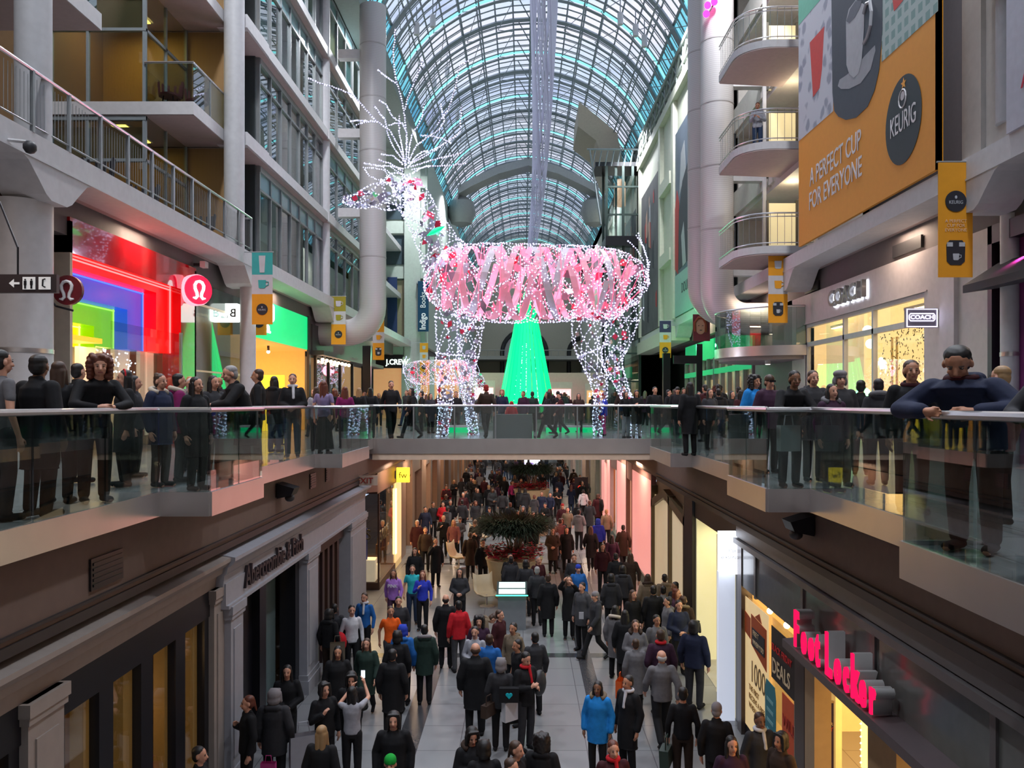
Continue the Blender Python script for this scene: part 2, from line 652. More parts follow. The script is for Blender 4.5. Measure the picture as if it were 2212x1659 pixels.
struct('wall_office_inner', MB().box(-12.99, -12.9, 10, 25.6, L3, L5 + 3), WARMIN)
# near bay glass at the edge of the picture
m = MB()
for z in (L4, L5):
    m.box(-9.1, -9.0, -8, 17.5, z + 1.06, z + 1.1)
struct('trim_6', m, ALU)
t = thing('window_wall', 'tall amber glass beyond the thick column, nearest the camera', 'window', (-9.3, 12, L3))
m = MB()
for y in (8, 9.6, 11.2, 12.8, 14.0):
    m.box(-9.36, -9.26, y - 0.04, y + 0.04, L3, L5)
m.build('frame', FRAME, t)
bx(-9.33, -9.31, 6, 14.0, L3, L5).build('pane', GLASS, t)
struct('wall_near_office', MB().box(-11.2, -11.1, -8, 14.1, L3, L6).box(-11.2, -9.0, 14.05, 14.15, L3, L6), mat('brown office wall', (0.16, 0.10, 0.05), 0.5))
# glazed bays: transom + mullions, rooms behind
ROOM = [mat('office wall teal', (0.22, 0.33, 0.34), 0.7), mat('office wall ochre', (0.50, 0.30, 0.08), 0.7), mat('office wall grey', (0.42, 0.43, 0.44), 0.7), mat('office curtain', (0.62, 0.62, 0.60), 0.8)]  # teal and grey lightened to stand in for reflections in the glazing
SPANG = mat('teal spandrel glass', (0.20, 0.34, 0.37), 0.12, noise=0.05)
words_ = [['lowest', 'middle', 'upper', 'highest'], ['first office bay past the terrace', 'second office bay beside the round duct']]
for bay, (y0, y1, n) in enumerate(((27.5, 36.1, 7), (37.2, 49.8, 7))):
    for k, z in enumerate((L3, L4, L5, L6)):
        zt = z + 3.2
        t = thing('office_window', '%s storey of glazing in the %s' % (words_[0][k], words_[1][bay]), 'window', (-8.75, y0, z))
        m, g, sp = MB(), MB(), MB()
        for i in range(n + 1):
            y = y0 + (y1 - y0) * i / n
            m.box(-8.80, -8.68, y - 0.035, y + 0.035, z, zt)
        m.box(-8.8, -8.68, y0, y1, z + 2.36, z + 2.44)
        m.box(-8.8, -8.66, y0, y1, z, z + 0.12)
        m.box(-8.8, -8.66, y0, y1, zt - 0.22, zt)
        g.box(-8.76, -8.745, y0, y1, z + 0.1, z + 2.4)
        sp.box(-8.77, -8.745, y0, y1, z + 2.42, zt - 0.2)
        m.build('frame', ALU, t)
        g.build('pane', GLASS, t)
        sp.build('transom_light', GLASS if (bay + k) % 2 else SPANG, t)
        q = MB()
        for i in range(n):
            ya, yb = y0 + (y1 - y0) * i / n, y0 + (y1 - y0) * (i + 1) / n
            if rnd.random() < 0.55:
                q.box(-9.15, -9.1, ya + 0.05, yb - 0.05, z + rnd.choice((0.1, 0.1, 1.0)), zt - 0.2, rnd.choice((0, 0, 1, 2)))
        if q.v:
            q.build('blind', [ROOM[3], ROOM[1], ROOM[0]], t)
        m = MB().box(-11.5, -11.4, y0, y1, z, zt)
        struct('wall_office_room', m, ROOM[(k * 2 + bay) % 3])
        lamp('AREA', 'office_lamp', (-10.2, (y0 + y1) / 2, zt - 0.1), (34, 24, 44, 24)[k], (1, 0.78, 0.48), 1.2, 6)
m = MB()
for z in (L3, L4, L5, L6):
    m.box(-9.6, -9.5, 25.7, 27.5, z, z + 3.2)
    m.box(-13, -8.8, 27.35, 27.5, z, z + 3.2)
    m.box(-13, -8.8, 36.1, 36.3, z, z + 3.2, 0)
struct('wall_office_return', m, mat('dark curtain wall panel', (0.05, 0.06, 0.065), 0.3))
m = MB()
for z in (L3, L4, L5, L6):
    m.box(-9.3, -8.7, 36.2, 37.25, z, z + 3.2)
struct('wall_office_pier', m, ROOM[1])

# terrace and gallery railings
def railing(name, label, pts, h=1.07, mesh=False, step=1.25, base=0.0, wid=0.02, posts=True):
    t = thing(name, label, 'railing', pts[0])
    for a, b in zip(pts[:-1], pts[1:]):
        a, b = Vector(a), Vector(b)
        L = (b - a).length
        d = (b - a).normalized()
        n = max(1, round(L / step))
        nn = Vector((d.y, -d.x, 0)) * 0.009
        up = Vector((0, 0, 1))
        for i in range(n):
            p, q = a + d * (L * i / n + 0.02), a + d * (L * (i + 1) / n - 0.02)
            if mesh:
                m = MB()
                k = max(2, int((q - p).length / 0.11))
                for j in range(k + 1):
                    c = p.lerp(q, j / k)
                    m.tube([c + up * 0.12, c + up * (h - 0.12)], 0.006, 4)
                m.tube([p + up * 0.12, q + up * 0.12], 0.018, 5)
                m.build('baluster_panel', ALU, t)
            else:
                MB().prism([p - nn + up * base, q - nn + up * base, q - nn + up * (h - 0.02), p - nn + up * (h - 0.02)], nn * 2).build('glass_panel', GLASS_R, t)
            if posts and (i or mesh):
                c = a + d * (L * i / n)
                MB().box(c.x - wid, c.x + wid, c.y - wid, c.y + wid, c.z, c.z + h).build('post', ALU, t)
    m = MB()
    for a, b in zip(pts[:-1], pts[1:]):
        u_ = Vector((0, 0, h))
        e_ = (Vector(b) - Vector(a)).normalized() * 0.02
        m.tube([Vector(a) + u_ - e_, Vector(b) + u_ + e_], 0.034, 8)
    m.build('handrail', RAILM, t, True)
    return t


def P3(path, z=0.0, inset=0.0, side=1):
    return [(x + inset * side, y, z) for x, y in path]


railing('glass_railing', 'glass balustrade with a steel handrail along the walkway beside the rainbow shop', P3(LP), base=0.035, posts=False)
railing('glass_railing', 'glass balustrade with a steel handrail along the walkway beside the white fashion shop', P3(RP), base=0.035, posts=False)
railing('glass_railing', 'front glass balustrade of the bridge under the giant deer', [(-4.7, 26.04, 0), (4.25, 26.04, 0)], base=0.035)
railing('glass_railing', 'rear glass balustrade of the bridge behind the giant deer', [(-4.6, 33.9, 0), (4.2, 33.9, 0)], base=0.035)
railing('glass_railing', 'glass balustrade of the second bridge in front of the green tree', [(-4.6, 46.1, 0), (4.2, 46.1, 0)], base=0.035)
railing('glass_railing', 'glass balustrade beyond the bridge on the tree side of the coffee shops', [(-4.55, 34, 0), (-4.55, 46, 0)], base=0.035)
railing('glass_railing', 'glass balustrade beyond the bridge in front of the green shop fronts', [(4.15, 34, 0), (4.15, 46, 0)], base=0.035)
railing('terrace_railing', 'white baluster railing along the terrace above the rainbow shop', [(-8.42, 12.0, L3), (-8.42, 25.8, L3), (-9.0, 25.8, L3)], mesh=True, step=1.15, wid=0.03)
railing('terrace_railing', 'glass railing round the small upper office balcony', [(-10.3, 22.72, L4), (-9.0, 22.72, L4), (-9.0, 25.2, L4)], step=1.2)
railing('terrace_railing', 'glass railing at the cut edge of the topmost balcony', [(-12.5, 17.5, L4), (-8.95, 17.5, L4), (-8.95, 8, L4)], step=1.5)

# ---------------------------------------------------------------- round ventilation ducts
DUCT = wave_mat('banded duct metal', (0.52, 0.50, 0.50), (0.60, 0.58, 0.58), 4.2, 'Z', 0.45, 0.1)


def duct(label, x, y, r, zb, ztop, turn, length, R_=1.15, name='ventilation_duct'):
    pts = [(x, y, ztop), (x, y, zb + R_ + r)]
    for i in range(1, 9):
        a = PI / 2 * i / 8
        pts.append((x + turn * R_ * (1 - math.cos(a)), y, zb + r + R_ - R_ * math.sin(a)))
    pts.append((x + turn * (R_ + length), y, zb + r))
    t = thing(name, label, 'duct', (x, y, zb))
    MB().tube(pts, r, 28).build('pipe', DUCT, t, True)
    z = zb + 4
    m = MB()
    while z < ztop:
        MB().cyl(x, y, z, z + 0.05, r + 0.012, 28).build('joint_ring', mat('duct joint', (0.45, 0.43, 0.43), 0.5), t, True)
        z += 2.4
    return t


duct('big white round duct beside the office windows, curving in at the bottom', -6.85, 38, 0.60, 3.75, EAVE - 1.2, -1, 1.6, 1.2)
duct('big white round duct beside the rounded balconies, curving in at the bottom', 7.45, 32, 0.62, 3.75, EAVE - 0.6, 1, 1.6, 1.1)
duct('slimmer white duct tucked behind the duct by the rounded balconies', 7.35, 34.4, 0.55, 4.3, EAVE - 0.6, 1, 1.4, 1.1)
m = MB()
for z in (9.6, 13.2, 16.8):
    m.box(-8.4, -7.3, 37.8, 38.2, z, z + 0.4)
    m.box(8.0, 9.4, 31.7, 32.1, z - 3.6, z - 3.2)
struct('trim_7', m, WHITE)

# ---------------------------------------------------------------- glass vault
VX, VH, VC = 0.5, 8.1, 25.6
SAG = VC - EAVE
RV = (VH * VH + SAG * SAG) / (2 * SAG)
ZC = VC - RV
A0 = math.asin(VH / RV)
NS = 18


def vpt(k, y, off=0.0, n=NS):
    a = -A0 + 2 * A0 * k / n
    return Vector((VX + (RV + off) * math.sin(a), y, ZC + (RV + off) * math.cos(a)))


pan, cyn = MB(), MB()
y = -8.0
rows = []
while y < FAR:
    rows.append(y)
    y += 4.0
rows.append(FAR)
for ya, yb in zip(rows[:-1], rows[1:]):
    for k in range(NS):
        (cyn if k in (0, NS - 1) else pan).quad(vpt(k, ya, .06), vpt(k + 1, ya, .06), vpt(k + 1, yb, .06), vpt(k, yb, .06))
struct('ceiling', pan, GLASS_V)
struct('ceiling_cyan_glass', cyn, GLASS_C)
fr = MB()
y = 20.0
i = 0
while y < FAR:
    big = i % 10 == 0
    fr.tube([vpt(k, y, -0.14 if big else 0) for k in range(NS + 1)], 0.15 if big else 0.045, 4)
    if i % 5 == 0:
        fr.tube([vpt(k, y + .3, -0.6) for k in range(NS + 1)], 0.07, 4)
    if i % 2 == 0:
        fr.tube([vpt(k, y + .3, -0.3) for k in range(NS + 1)], 0.03, 3)
    y += 0.82
    i += 1
for k in range(NS + 1):
    fr.tube([vpt(k, 20, 0), vpt(k, FAR, 0)], 0.085 if k % 4 == 1 else 0.05, 4)
for k in (2, 6, 9, 12, 16):
    fr.tube([vpt(k, 20, -0.55), vpt(k, FAR, -0.55)], 0.055, 4)
# trussed ridge
y = 24.0
while y < FAR:
    for s in (-1, 1):
        fr.tube([vpt(9, y, -0.1) + Vector((s * 0.9, 0, 0)), vpt(9, y + 1.6, -1.0)], 0.04, 4)
    y += 3.2
fr.tube([vpt(9, 20, -1.0), vpt(9, FAR, -1.0)], 0.05, 4)
y = 24.0
while y < FAR:                      # diagonal bracing between the two lattice layers
    for k in range(1, NS, 2):
        fr.tube([vpt(k, y, -0.6), vpt(k + 1, y + 2.05, 0.0), vpt(k, y + 4.1, -0.6)], 0.026, 3)
    y += 4.1
struct('trim_vault_frame', fr, FRAME)
cy = MB()
y = 33.0
while y < FAR:
    cy.tube([vpt(k, y + 0.41, 0.0) for k in range(NS + 1)], 0.085, 4)
    y += 8.2
struct('trim_vault_light_line', cy, glow('cyan light line', (0.22, 0.85, 0.92), 1.6))
# eaves beams and trussed gutters
ev = MB()
ev.box(-8.6, -7.5, -8, FAR, EAVE - 0.9, EAVE + 0.1)
ev.box(8.5, 9.5, -8, FAR, EAVE - 0.9, EAVE + 0.1)
ev.box(-13, -8.4, -8, FAR, EAVE, EAVE + 0.3)
ev.box(9.4, 13, -8, FAR, EAVE, EAVE + 0.3)
struct('trim_eaves', ev, mat('green grey eaves', (0.26, 0.30, 0.28), 0.6))
tr = MB()
y = 36.0
while y < 62:
    tr.tube([(8.3, y, 18.9), (8.3, y + 0.9, 19.6), (8.3, y + 1.8, 18.9)], 0.07, 5)
    tr.box(8.25, 8.4, y - 0.06, y + 0.06, 18.2, 19.7)
    y += 1.8
tr.tube([(8.3, 34, 18.8), (8.3, 62, 18.8)], 0.09, 6)
tr.tube([(8.25, 34, 19.75), (8.25, 62, 19.75)], 0.13, 6)
struct('trim_eaves_truss', tr, mat('grey green truss', (0.27, 0.31, 0.30), 0.5))

# arched footbridge high across the vault
t = thing('arched_footbridge', 'grey arched service footbridge spanning high under the glass roof', 'footbridge', (0.5, 80, 18))
arc = [(-6.4, 20.6), (-6.2, 22.0), (-5.0, 22.7), (-2.4, 23.9), (0.5, 24.7), (3.4, 23.9), (5.9, 22.7), (7.2, 22.0), (7.4, 20.6)]
fbm = MB()
for (xa, za), (xb, zb) in zip(arc[:-1], arc[1:]):
    fbm.prism([(xa, 80, za - 0.75), (xb, 80, zb - 0.75), (xb, 80, zb), (xa, 80, za)], (0, 2.4, 0))
fbm.build('walkway_box', mat('footbridge cladding', (0.40, 0.41, 0.41), 0.5), t)
MB().lathe([(0.01, 18.2), (1.0, 18.6), (1.4, 19.6), (1.2, 20.7), (0.5, 21.2)], -6.0, 81.2, 14).build('end_pod', mat('pod metal', (0.3, 0.31, 0.31), 0.4), t, True)
MB().lathe([(0.01, 18.2), (1.0, 18.6), (1.4, 19.6), (1.2, 20.7), (0.5, 21.2)], 7.0, 81.2, 14).build('end_pod', mat('pod metal', (0.3, 0.31, 0.31), 0.4), t, True)

# ---------------------------------------------------------------- far end
ew = MB()
ew.box(-13, 13, FAR, FAR + 0.5, H, VC + 0.6)
struct('wall_end', ew, mat('beige end wall', (0.60, 0.54, 0.42), 0.7))
ar = MB()
for cx, r in ((0.2, 3.3), (9.0, 2.2)):
    pts = [(cx - r, FAR - 0.1, 0)] + [(cx + r * math.cos(PI - PI * i / 14), FAR - 0.1, 8.6 + r * math.sin(PI * i / 14)) for i in range(15)] + [(cx + r, FAR - 0.1, 0)]
    ar.tube(pts, 0.32, 6, 0)
struct('window_1', ar, BLACK)
m = MB()
r, cx = 3.0, 0.2
pts = [(cx - r, FAR - 0.06, 0)] + [(cx + r * math.cos(PI - PI * i / 14), FAR - 0.06, 8.6 + r * math.sin(PI * i / 14)) for i in range(15)] + [(cx + r, FAR - 0.06, 0)]
m.prism(pts, (0, 0.05, 0))
struct('window_2', m, mat('frosted arch glazing', (0.52, 0.52, 0.50), 0.3))
m = MB()
for z in (4.4, 7.3):
    m.box(-9, 9, FAR - 6, FAR, z, z + 0.5)
m.tube([(-9, FAR - 6, 8.6), (9, FAR - 6, 8.6)], 0.06, 5)
for i in range(19):
    m.tube([(-9 + i, FAR - 6, 7.7), (-9 + i, FAR - 6, 8.6)], 0.03, 4)
struct('trim_8', m, mat('end gallery metal', (0.46, 0.45, 0.40), 0.6))

# cross wing beyond the duct (the facade turns towards the camera)
cw = MB()
cw.box(-13, -7.4, 63, 64, 4.9, EAVE)
cw.box(-7.6, -7.3, 64, FAR, 5.4, EAVE)
for z in (5.5, 11.4, 14.8, 18.2):
    cw.box(-13, -7.2, 62.6, 63, z - 0.9 if z > 6 else z - 1.0, z)
cw.box(-8.9, -7.7, 62.4, 63, -0.0, EAVE)
struct('wall_cross_wing', cw, mat('mint lit plaster', (0.50, 0.58, 0.52), 0.65))
cwin = MB()
for z in (11.5, 14.9):
    cwin.box(-10.6, -8.95, 62.9, 62.98, z + 0.1, z + 2.3)
struct('window_3', cwin, mat('dark office glass', (0.06, 0.09, 0.11), 0.1))
m = MB()
m.box(-9.75, -9.6, 62.8, 62.98, 5.6, 10.6)
m.box(-9.6, -8.95, 62.85, 62.98, 5.6, 10.4)
struct('trim_9', m, mat('khaki panel', (0.30, 0.27, 0.17), 0.6))
# white wall of the opposite side, beyond the rounded balconies
rw = MB()
rw.box(8.5, 9.0, 36, 60, L3, EAVE - 0.9)
rw.box(8.2, 8.5, 36, 60, EAVE - 2.6, EAVE - 2.1)
rw.box(8.5, 9.0, 66, FAR, 0, EAVE)
for y in (40.2, 46.2, 50.6, 59.4):
    rw.box(8.25, 8.5, y - 0.3, y + 0.3, L3, EAVE - 2.1)
rw.box(8.2, 8.5, 46.8, 50.4, 9.2, 9.9)
rw.box(8.2, 8.5, 46.8, 50.4, 13.5, 14.2)
rw.box(8.2, 9.2, 46, 60, 4.6, 5.4)
struct('wall_right_hall', rw, CREAM)
m = MB()
for y in (37.2, 38.3, 39.4):
    m.prism([(8.44, y + 0.34 * math.cos(2 * PI * i / 18), 16.4 + 0.62 * math.sin(2 * PI * i / 18)) for i in range(18)], (0.055, 0, 0))
for y in (43.2,):
    for z in (12.6, 13.5, 14.4):
        m.box(8.44, 8.49, y, y + 0.25, z, z + 0.4)
struct('window_4', m, mat('round opening', (0.06, 0.05, 0.05), 0.5))
struct('trim_10', MB().box(8.3, 8.5, 50.7, 51.3, L3, 16), mat('rust panel', (0.20, 0.08, 0.05), 0.6))
# ================================================================ upper level, rainbow shop
def lframe(mb, X, y0, yj, y1, zb, zt, dep, zfoot=0.0, m=0):
    """Header and far jamb of one portal step (front plane x = X, set DEP deep)."""
    mb.box(X - dep, X, y0, y1, zb, zt, m)
    mb.box(X - dep, X, yj, y1, zfoot, zb, m)


t = thing('shop_front', 'rainbow coloured stepped shop portal with a glossy red surround', 'shop front', (-9.3, 20.4, 0))
m = MB()
lframe(m, -9.3, 17.1, 22.65, 23.7, 4.25, 4.98, 0.5)
m.build('red_surround', mat('glossy red lacquer', (0.50, 0.006, 0.012), 0.08, noise=0.1, coat=1.0), t)
steps = [(-9.6, 21.8, 22.65, 4.04, 4.25, 'glowing red step', (1, 0.0, 0.0), 1.5), (-9.95, 20.95, 21.8, 3.5, 4.04, 'glowing blue step', (0.02, 0.10, 0.75), 0.6),
         (-10.3, 20.0, 20.95, 3.0, 3.5, 'glowing green step', (0.20, 0.62, 0.0), 0.65), (-10.65, 19.2, 20.0, 2.66, 3.0, 'glowing yellow step', (1, 0.50, 0.0), 1.3)]
for X, ya, yb, za, zb, lab, c, s in steps:
    m = MB()
    lframe(m, X, 17.12, ya, yb, za, zb, 0.36, 2.5)
    o = m.build('portal_step', mat(lab, tuple(v * 0.7 for v in c), 0.35, emit=c, es=s), t)
    o['label'] = lab
    m = MB()
    m.box(X + 0.005, X + 0.03, yb - 0.05, yb - 0.02, 2.5, zb).box(X + 0.005, X + 0.03, 17.2, yb, zb - 0.05, zb - 0.02)
    m.build('light_strip', glow('strip ' + lab, tuple(min(1, v * 1.0 + 0.12) for v in c), s * 2.2), t)
m = MB().box(-11.3, -11.2, 17.1, 23.6, 0, 4.9).box(-11.3, -9.3, 23.6, 23.7, 0, 4.9).box(-11.3, -9.3, 17.1, 17.2, 0, 4.9)
m.build('inner_wall', mat('cream shop wall', (0.66, 0.58, 0.45), 0.6), t)
MB().box(-11.1, -9.9, 17.2, 19.6, 2.55, 2.66).build('door_head', mat('amber panel', (0.9, 0.40, 0.02), 0.4, emit=(1, 0.36, 0.02), es=1.4), t)
m = MB()
for ya, yb, X in ((19.7, 20.8, -10.1), (20.9, 21.7, -9.85), (21.8, 22.6, -9.62)):
    m.box(X - 0.5, X - 0.4, ya, yb, 0.3, 2.5)
m.build('display_back', mat('lit display back', (0.8, 0.66, 0.5), 0.6, emit=(1, 0.72, 0.48), es=0.5), t)
m = MB()
for ya, yb, X in ((19.7, 20.8, -10.1), (20.9, 21.7, -9.85), (21.8, 22.6, -9.62)):
    m.box(X - 0.012, X, ya, yb, 0.3, 2.5)
m.build('display_glass', GLASS_S, t)
m = MB()
for i in range(46):
    y = rnd.uniform(19.8, 21.6)
    m.octa((-10.0 - rnd.random() * 0.15, y, rnd.uniform(1.9, 2.45)), 0.025)
m.build('snowflake_ornament', glow('white flake', (0.8, 0.88, 1), 3.5, False), t)
lamp('AREA', 'shop_lamp', (-10.4, 19, 2.5), 60, (1, 0.55, 0.2), 1.0, 3.0)
lamp('POINT', 'red_cove_lamp', (-9.1, 21.3, 3.9), 6, (1, 0.03, 0.02), 0.15)
lamp('POINT', 'red_cove_lamp', (-9.1, 18.3, 3.9), 6, (1, 0.03, 0.02), 0.15)
# frameless glass screen before the portal
t = thing('glass_screen', 'tall clear glass screen standing before the rainbow shop', 'glass screen', (-9.0, 21, 0))
for ya, yb in ((18.2, 19.9), (19.95, 21.9)):
    bx(-9.015, -9.0, ya, yb, 0, 2.95).build('pane', GLASS_S, t)
bx(-9.04, -8.98, 21.9, 21.97, 0, 3.0).build('post', ALU, t)


def omega(name, mt, parent, org, right, up, r):
    pts = []
    for i in range(19):
        a = R(-58) + R(296) * i / 18
        pts.append((0.47 * r * math.sin(PI + a - R(90) + R(0)), 0.0))
    sh = [(-0.50, -0.62), (-0.30, -0.66), (-0.16, -0.50), (-0.20, -0.25), (-0.34, 0.05), (-0.36, 0.32), (-0.22, 0.55), (0, 0.62), (0.22, 0.55), (0.36, 0.32), (0.34, 0.05), (0.20, -0.25), (0.16, -0.50), (0.30, -0.66), (0.50, -0.62)]
    rr, uu = Vector(right).normalized(), Vector(up)
    m = MB()
    m.tube([Vector(org) + rr * (x * r) + uu * (y * r) for x, y in sh], [0.05 * r] + [0.11 * r] * 13 + [0.05 * r], 6)
    return m.build(name, mt, parent, True)


def disc(mb, c, nrm, r, th, n=28, m=0):
    nrm = Vector(nrm).normalized()
    return mb.tube([Vector(c) - nrm * th / 2, Vector(c) + nrm * th / 2], r, n, m)


t = thing('round_sign', 'dark red round sign with a white looped emblem beside the thick column', 'sign', (-8.58, 15.75, 3.28))
disc(MB(), (-8.58, 15.72, 3.28), (0, 1, 0), 0.28, 0.08).build('disc', mat('dark red disc', (0.16, 0.006, 0.012), 0.3), t, True)
omega('emblem', mat('white emblem', (0.8, 0.78, 0.78), 0.4), t, (-8.58, 15.66, 3.28), (1, 0, 0), (0, 0, 1), 0.27)
MB().tube([(-8.9, 15.5, 3.2), (-8.8, 15.7, 2.98), (-8.5, 15.75, 2.9)], 0.02, 6).build('bracket', BLACK, t)
t = thing('round_sign', 'glowing red and white round sign on the red pillar', 'sign', (-9.1, 23.1, 4.3))
nr = Vector((0.80, -0.60, 0)).normalized()
c0 = Vector((-9.02, 23.0, 4.27))
disc(MB(), c0 + nr * 0.1, nr, 0.40, 0.06).build('face', mat('red lit face', (0.8, 0.02, 0.05), 0.4, emit=(1, 0.01, 0.06), es=1.2), t, True)
disc(MB(), c0 - nr * 0.04, nr, 0.43, 0.2).build('rim', mat('pink lit rim', (1, 0.5, 0.55), 0.4, emit=(1, 0.30, 0.38), es=1.6), t, True)
omega('emblem', glow('white lit emblem', (1, 0.86, 0.88), 2.2), t, c0 + nr * 0.15, (nr.cross(Vector((0, 0, 1))) * -1), (0, 0, 1), 0.37)

t = thing('wayfinding_sign', 'dark hanging wayfinding sign with an arrow and restroom symbols', 'sign', (-7.2, 12.0, 2.75))
bx(-7.9, -6.72, 12.0, 12.08, 2.745, 3.01).build('panel', mat('sign brown black', (0.035, 0.025, 0.028), 0.4), t)
WI = mat('sign white', (0.55, 0.55, 0.55), 0.5, emit=(1, 1, 1), es=0.25)
m = MB()
m.prism([(-7.4, 11.99, 2.88), (-7.33, 11.99, 2.94), (-7.33, 11.99, 2.895), (-7.25, 11.99, 2.895), (-7.25, 11.99, 2.865), (-7.33, 11.99, 2.865), (-7.33, 11.99, 2.82)], (0, 0.008, 0))
m.box(-7.2, -7.02, 11.985, 11.995, 2.79, 2.97)
m.box(-6.97, -6.8, 11.985, 11.995, 2.79, 2.97)
m.build('symbol', WI, t)
m = MB()
for x in (-7.16, -7.07):
    m.ball((x, 11.98, 2.93), (0.014, 0.006, 0.014)).box(x - 0.018, x + 0.018, 11.975, 11.985, 2.85, 2.915).box(x - 0.012, x + 0.012, 11.975, 11.985, 2.80, 2.85)
m.tube([(-6.87, 11.98, 2.94), (-6.905, 11.98, 2.93), (-6.91, 11.98, 2.84), (-6.87, 11.98, 2.82)], 0.012, 5)
m.build('pictogram', BLACK, t)
MB().tube([(-7.3, 12.04, 3.0), (-7.3, 12.04, 3.4), (-8.65, 13.6, 4.7)], 0.015, 6).build('hanger', BLACK, t)

# ---- gold window shop, green shop, dark shops beyond
t = thing('shop_front', 'gold tinted shop window with dark upper glass beside the red pillar', 'shop front', (-9.3, 26, 0))
bx(-9.9, -9.8, 23.7, 27.9, 0, 4.6).build('inner_wall', mat('gold brown panel', (0.28, 0.17, 0.06), 0.35, emit=(1, 0.5, 0.12), es=0.05), t)
m = MB().box(-9.36, -9.3, 23.72, 27.9, 3.95, 4.02).box(-9.36, -9.3, 23.72, 27.9, 2.05, 2.1)
m.build('transom', mat('gold transom', (0.5, 0.4, 0.25), 0.3, emit=(1, 0.7, 0.4), es=0.2), t)
bx(-9.33, -9.31, 23.72, 27.9, 0, 3.95).build('pane', GLASS, t)
bx(-9.36, -9.3, 23.72, 27.9, 4.02, 4.6).build('upper_panel', mat('dark green glass', (0.03, 0.045, 0.04), 0.1), t)
lamp('AREA', 'shop_lamp', (-9.55, 26, 3.8), 12, (1, 0.7, 0.35), 0.3, 3)
for (xa, xb, lab, flip) in ((-8.66, -7.80, 'bright white sign box with a letter B hanging by the green shop', 0), (-9.78, -8.84, 'bright white sign box showing a mirrored B beside its twin', 1)):  # second box is the glass reflection of the first, built as an object
    y = 26.0
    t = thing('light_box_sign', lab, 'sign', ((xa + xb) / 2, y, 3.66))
    rr = 0.1
    pts = []
    for cx, cz, a0 in ((xb - rr, 4.26 - rr, 0), (xa + rr, 4.26 - rr, 90), (xa + rr, 3.68 + rr, 180), (xb - rr, 3.68 + rr, 270)):
        for i in range(5):
            a = R(a0 + 90 * i / 4)
            pts.append((cx + rr * math.cos(a), y, cz + rr * math.sin(a)))
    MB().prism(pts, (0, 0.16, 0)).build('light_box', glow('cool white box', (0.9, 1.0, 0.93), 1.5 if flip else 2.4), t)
    if flip:
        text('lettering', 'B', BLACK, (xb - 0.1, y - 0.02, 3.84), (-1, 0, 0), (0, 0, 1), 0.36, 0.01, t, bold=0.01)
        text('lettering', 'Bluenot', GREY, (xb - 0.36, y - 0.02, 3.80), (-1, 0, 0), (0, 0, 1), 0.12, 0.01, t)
    else:
        text('lettering', 'B', BLACK, (xa + 0.14, y - 0.02, 3.84), (1, 0, 0), (0, 0, 1), 0.36, 0.01, t, bold=0.01)
    MB().box(-8.86, -8.6, y + 0.03, y + 0.09, 4.05, 4.1).build('bracket', ALU, t)

t = thing('shop_front', 'shop with a glowing green fascia and a bright orange interior', 'shop front', (-9.3, 32, 0))
bx(-9.5, -9.32, 28.6, 36.0, 3.45, 4.85).build('fascia', mat('green lit fascia', (0.02, 0.5, 0.16), 0.4, emit=(0.0, 1.0, 0.30), es=0.62), t)
m = MB().box(-9.34, -9.24, 28.4, 28.6, 0, 4.9).box(-9.34, -9.24, 36.0, 36.3, 0, 4.9)
m.build('jamb', DARK, t)
text('lettering', 'bench.', glow('white letter', (0.8, 1, 0.85), 2.5), (-9.29, 29.2, 3.72), (0, 1, 0), (0, 0, 1), 0.55, 0.04, t, bold=0.02)
m = MB().box(-12.9, -12.8, 28.6, 36.2, 0, 3.4).box(-12.9, -9.5, 36.2, 36.3, 0, 3.4).box(-12.9, -9.5, 28.4, 28.5, 0, 3.4).box(-12.9, -9.35, 28.5, 36.2, 3.4, 3.5)
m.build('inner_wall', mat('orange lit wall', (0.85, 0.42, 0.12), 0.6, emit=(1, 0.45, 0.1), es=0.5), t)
bx(-12.0, -9.9, 34.5, 34.6, 0, 2.3).build('yellow_partition', mat('yellow partition', (1, 0.75, 0.05), 0.5, emit=(1, 0.72, 0.04), es=1.1), t)
for i in range(6):
    lt = thing('spot_lamp', 'small warm spot lamp in the orange shop ceiling', 'lamp', (-10 - (i % 3) * 0.9, 30 + i, 3.2), 'spot lamps in the orange shop')
    MB().ball((-10 - (i % 3) * 0.9, 30 + i * 0.9, 3.16), 0.07).build('bulb', glow('warm spot', (1, 0.75, 0.4), 14, False), lt)
    MB().cyl(-10 - (i % 3) * 0.9, 30 + i * 0.9, 3.2, 3.42, 0.05, 8).build('socket', DARK, lt)
lamp('AREA', 'shop_lamp', (-11, 32, 3.3), 130, (1, 0.62, 0.25), 2, 5)
t = thing('shop_front', 'dark framed cafe front with a row of warm bulbs past the green shop', 'shop front', (-9.2, 43, 0))
m = MB()
for y in (37.0, 39.5, 42, 45, 48, 51):
    m.box(-9.3, -9.18, y, y + 0.14, 0, 3.6)
m.box(-9.35, -8.7, 36.4, 52, 3.25, 3.45).box(-9.4, -9.2, 36.4, 52, 3.45, 4.6)
m.build('frame', DARK, t)
bx(-9.27, -9.25, 37, 51, 0, 3.3).build('pane', GLASS, t)
bx(-10.6, -10.5, 36.4, 52, 0, 3.4).build('inner_wall', mat('dim amber wall', (0.34, 0.2, 0.1), 0.5, emit=(1, 0.5, 0.2), es=0.16), t)  # warm interior light put into this wall as emission
for i in range(8):
    lt = thing('globe_bulb', 'warm globe bulb in the cafe row under the dark canopy', 'lamp', (-8.95, 37.2 + i * 0.8, 3.1), 'globe bulbs along the cafe canopy')
    MB().ball((-8.95, 37.2 + i * 0.8, 3.08), 0.085).build('globe', glow('warm globe', (1, 0.62, 0.36), 9, False), lt)
    MB().cyl(-8.95, 37.2 + i * 0.8, 3.14, 3.26, 0.03, 6).build('cap', BLACK, lt)
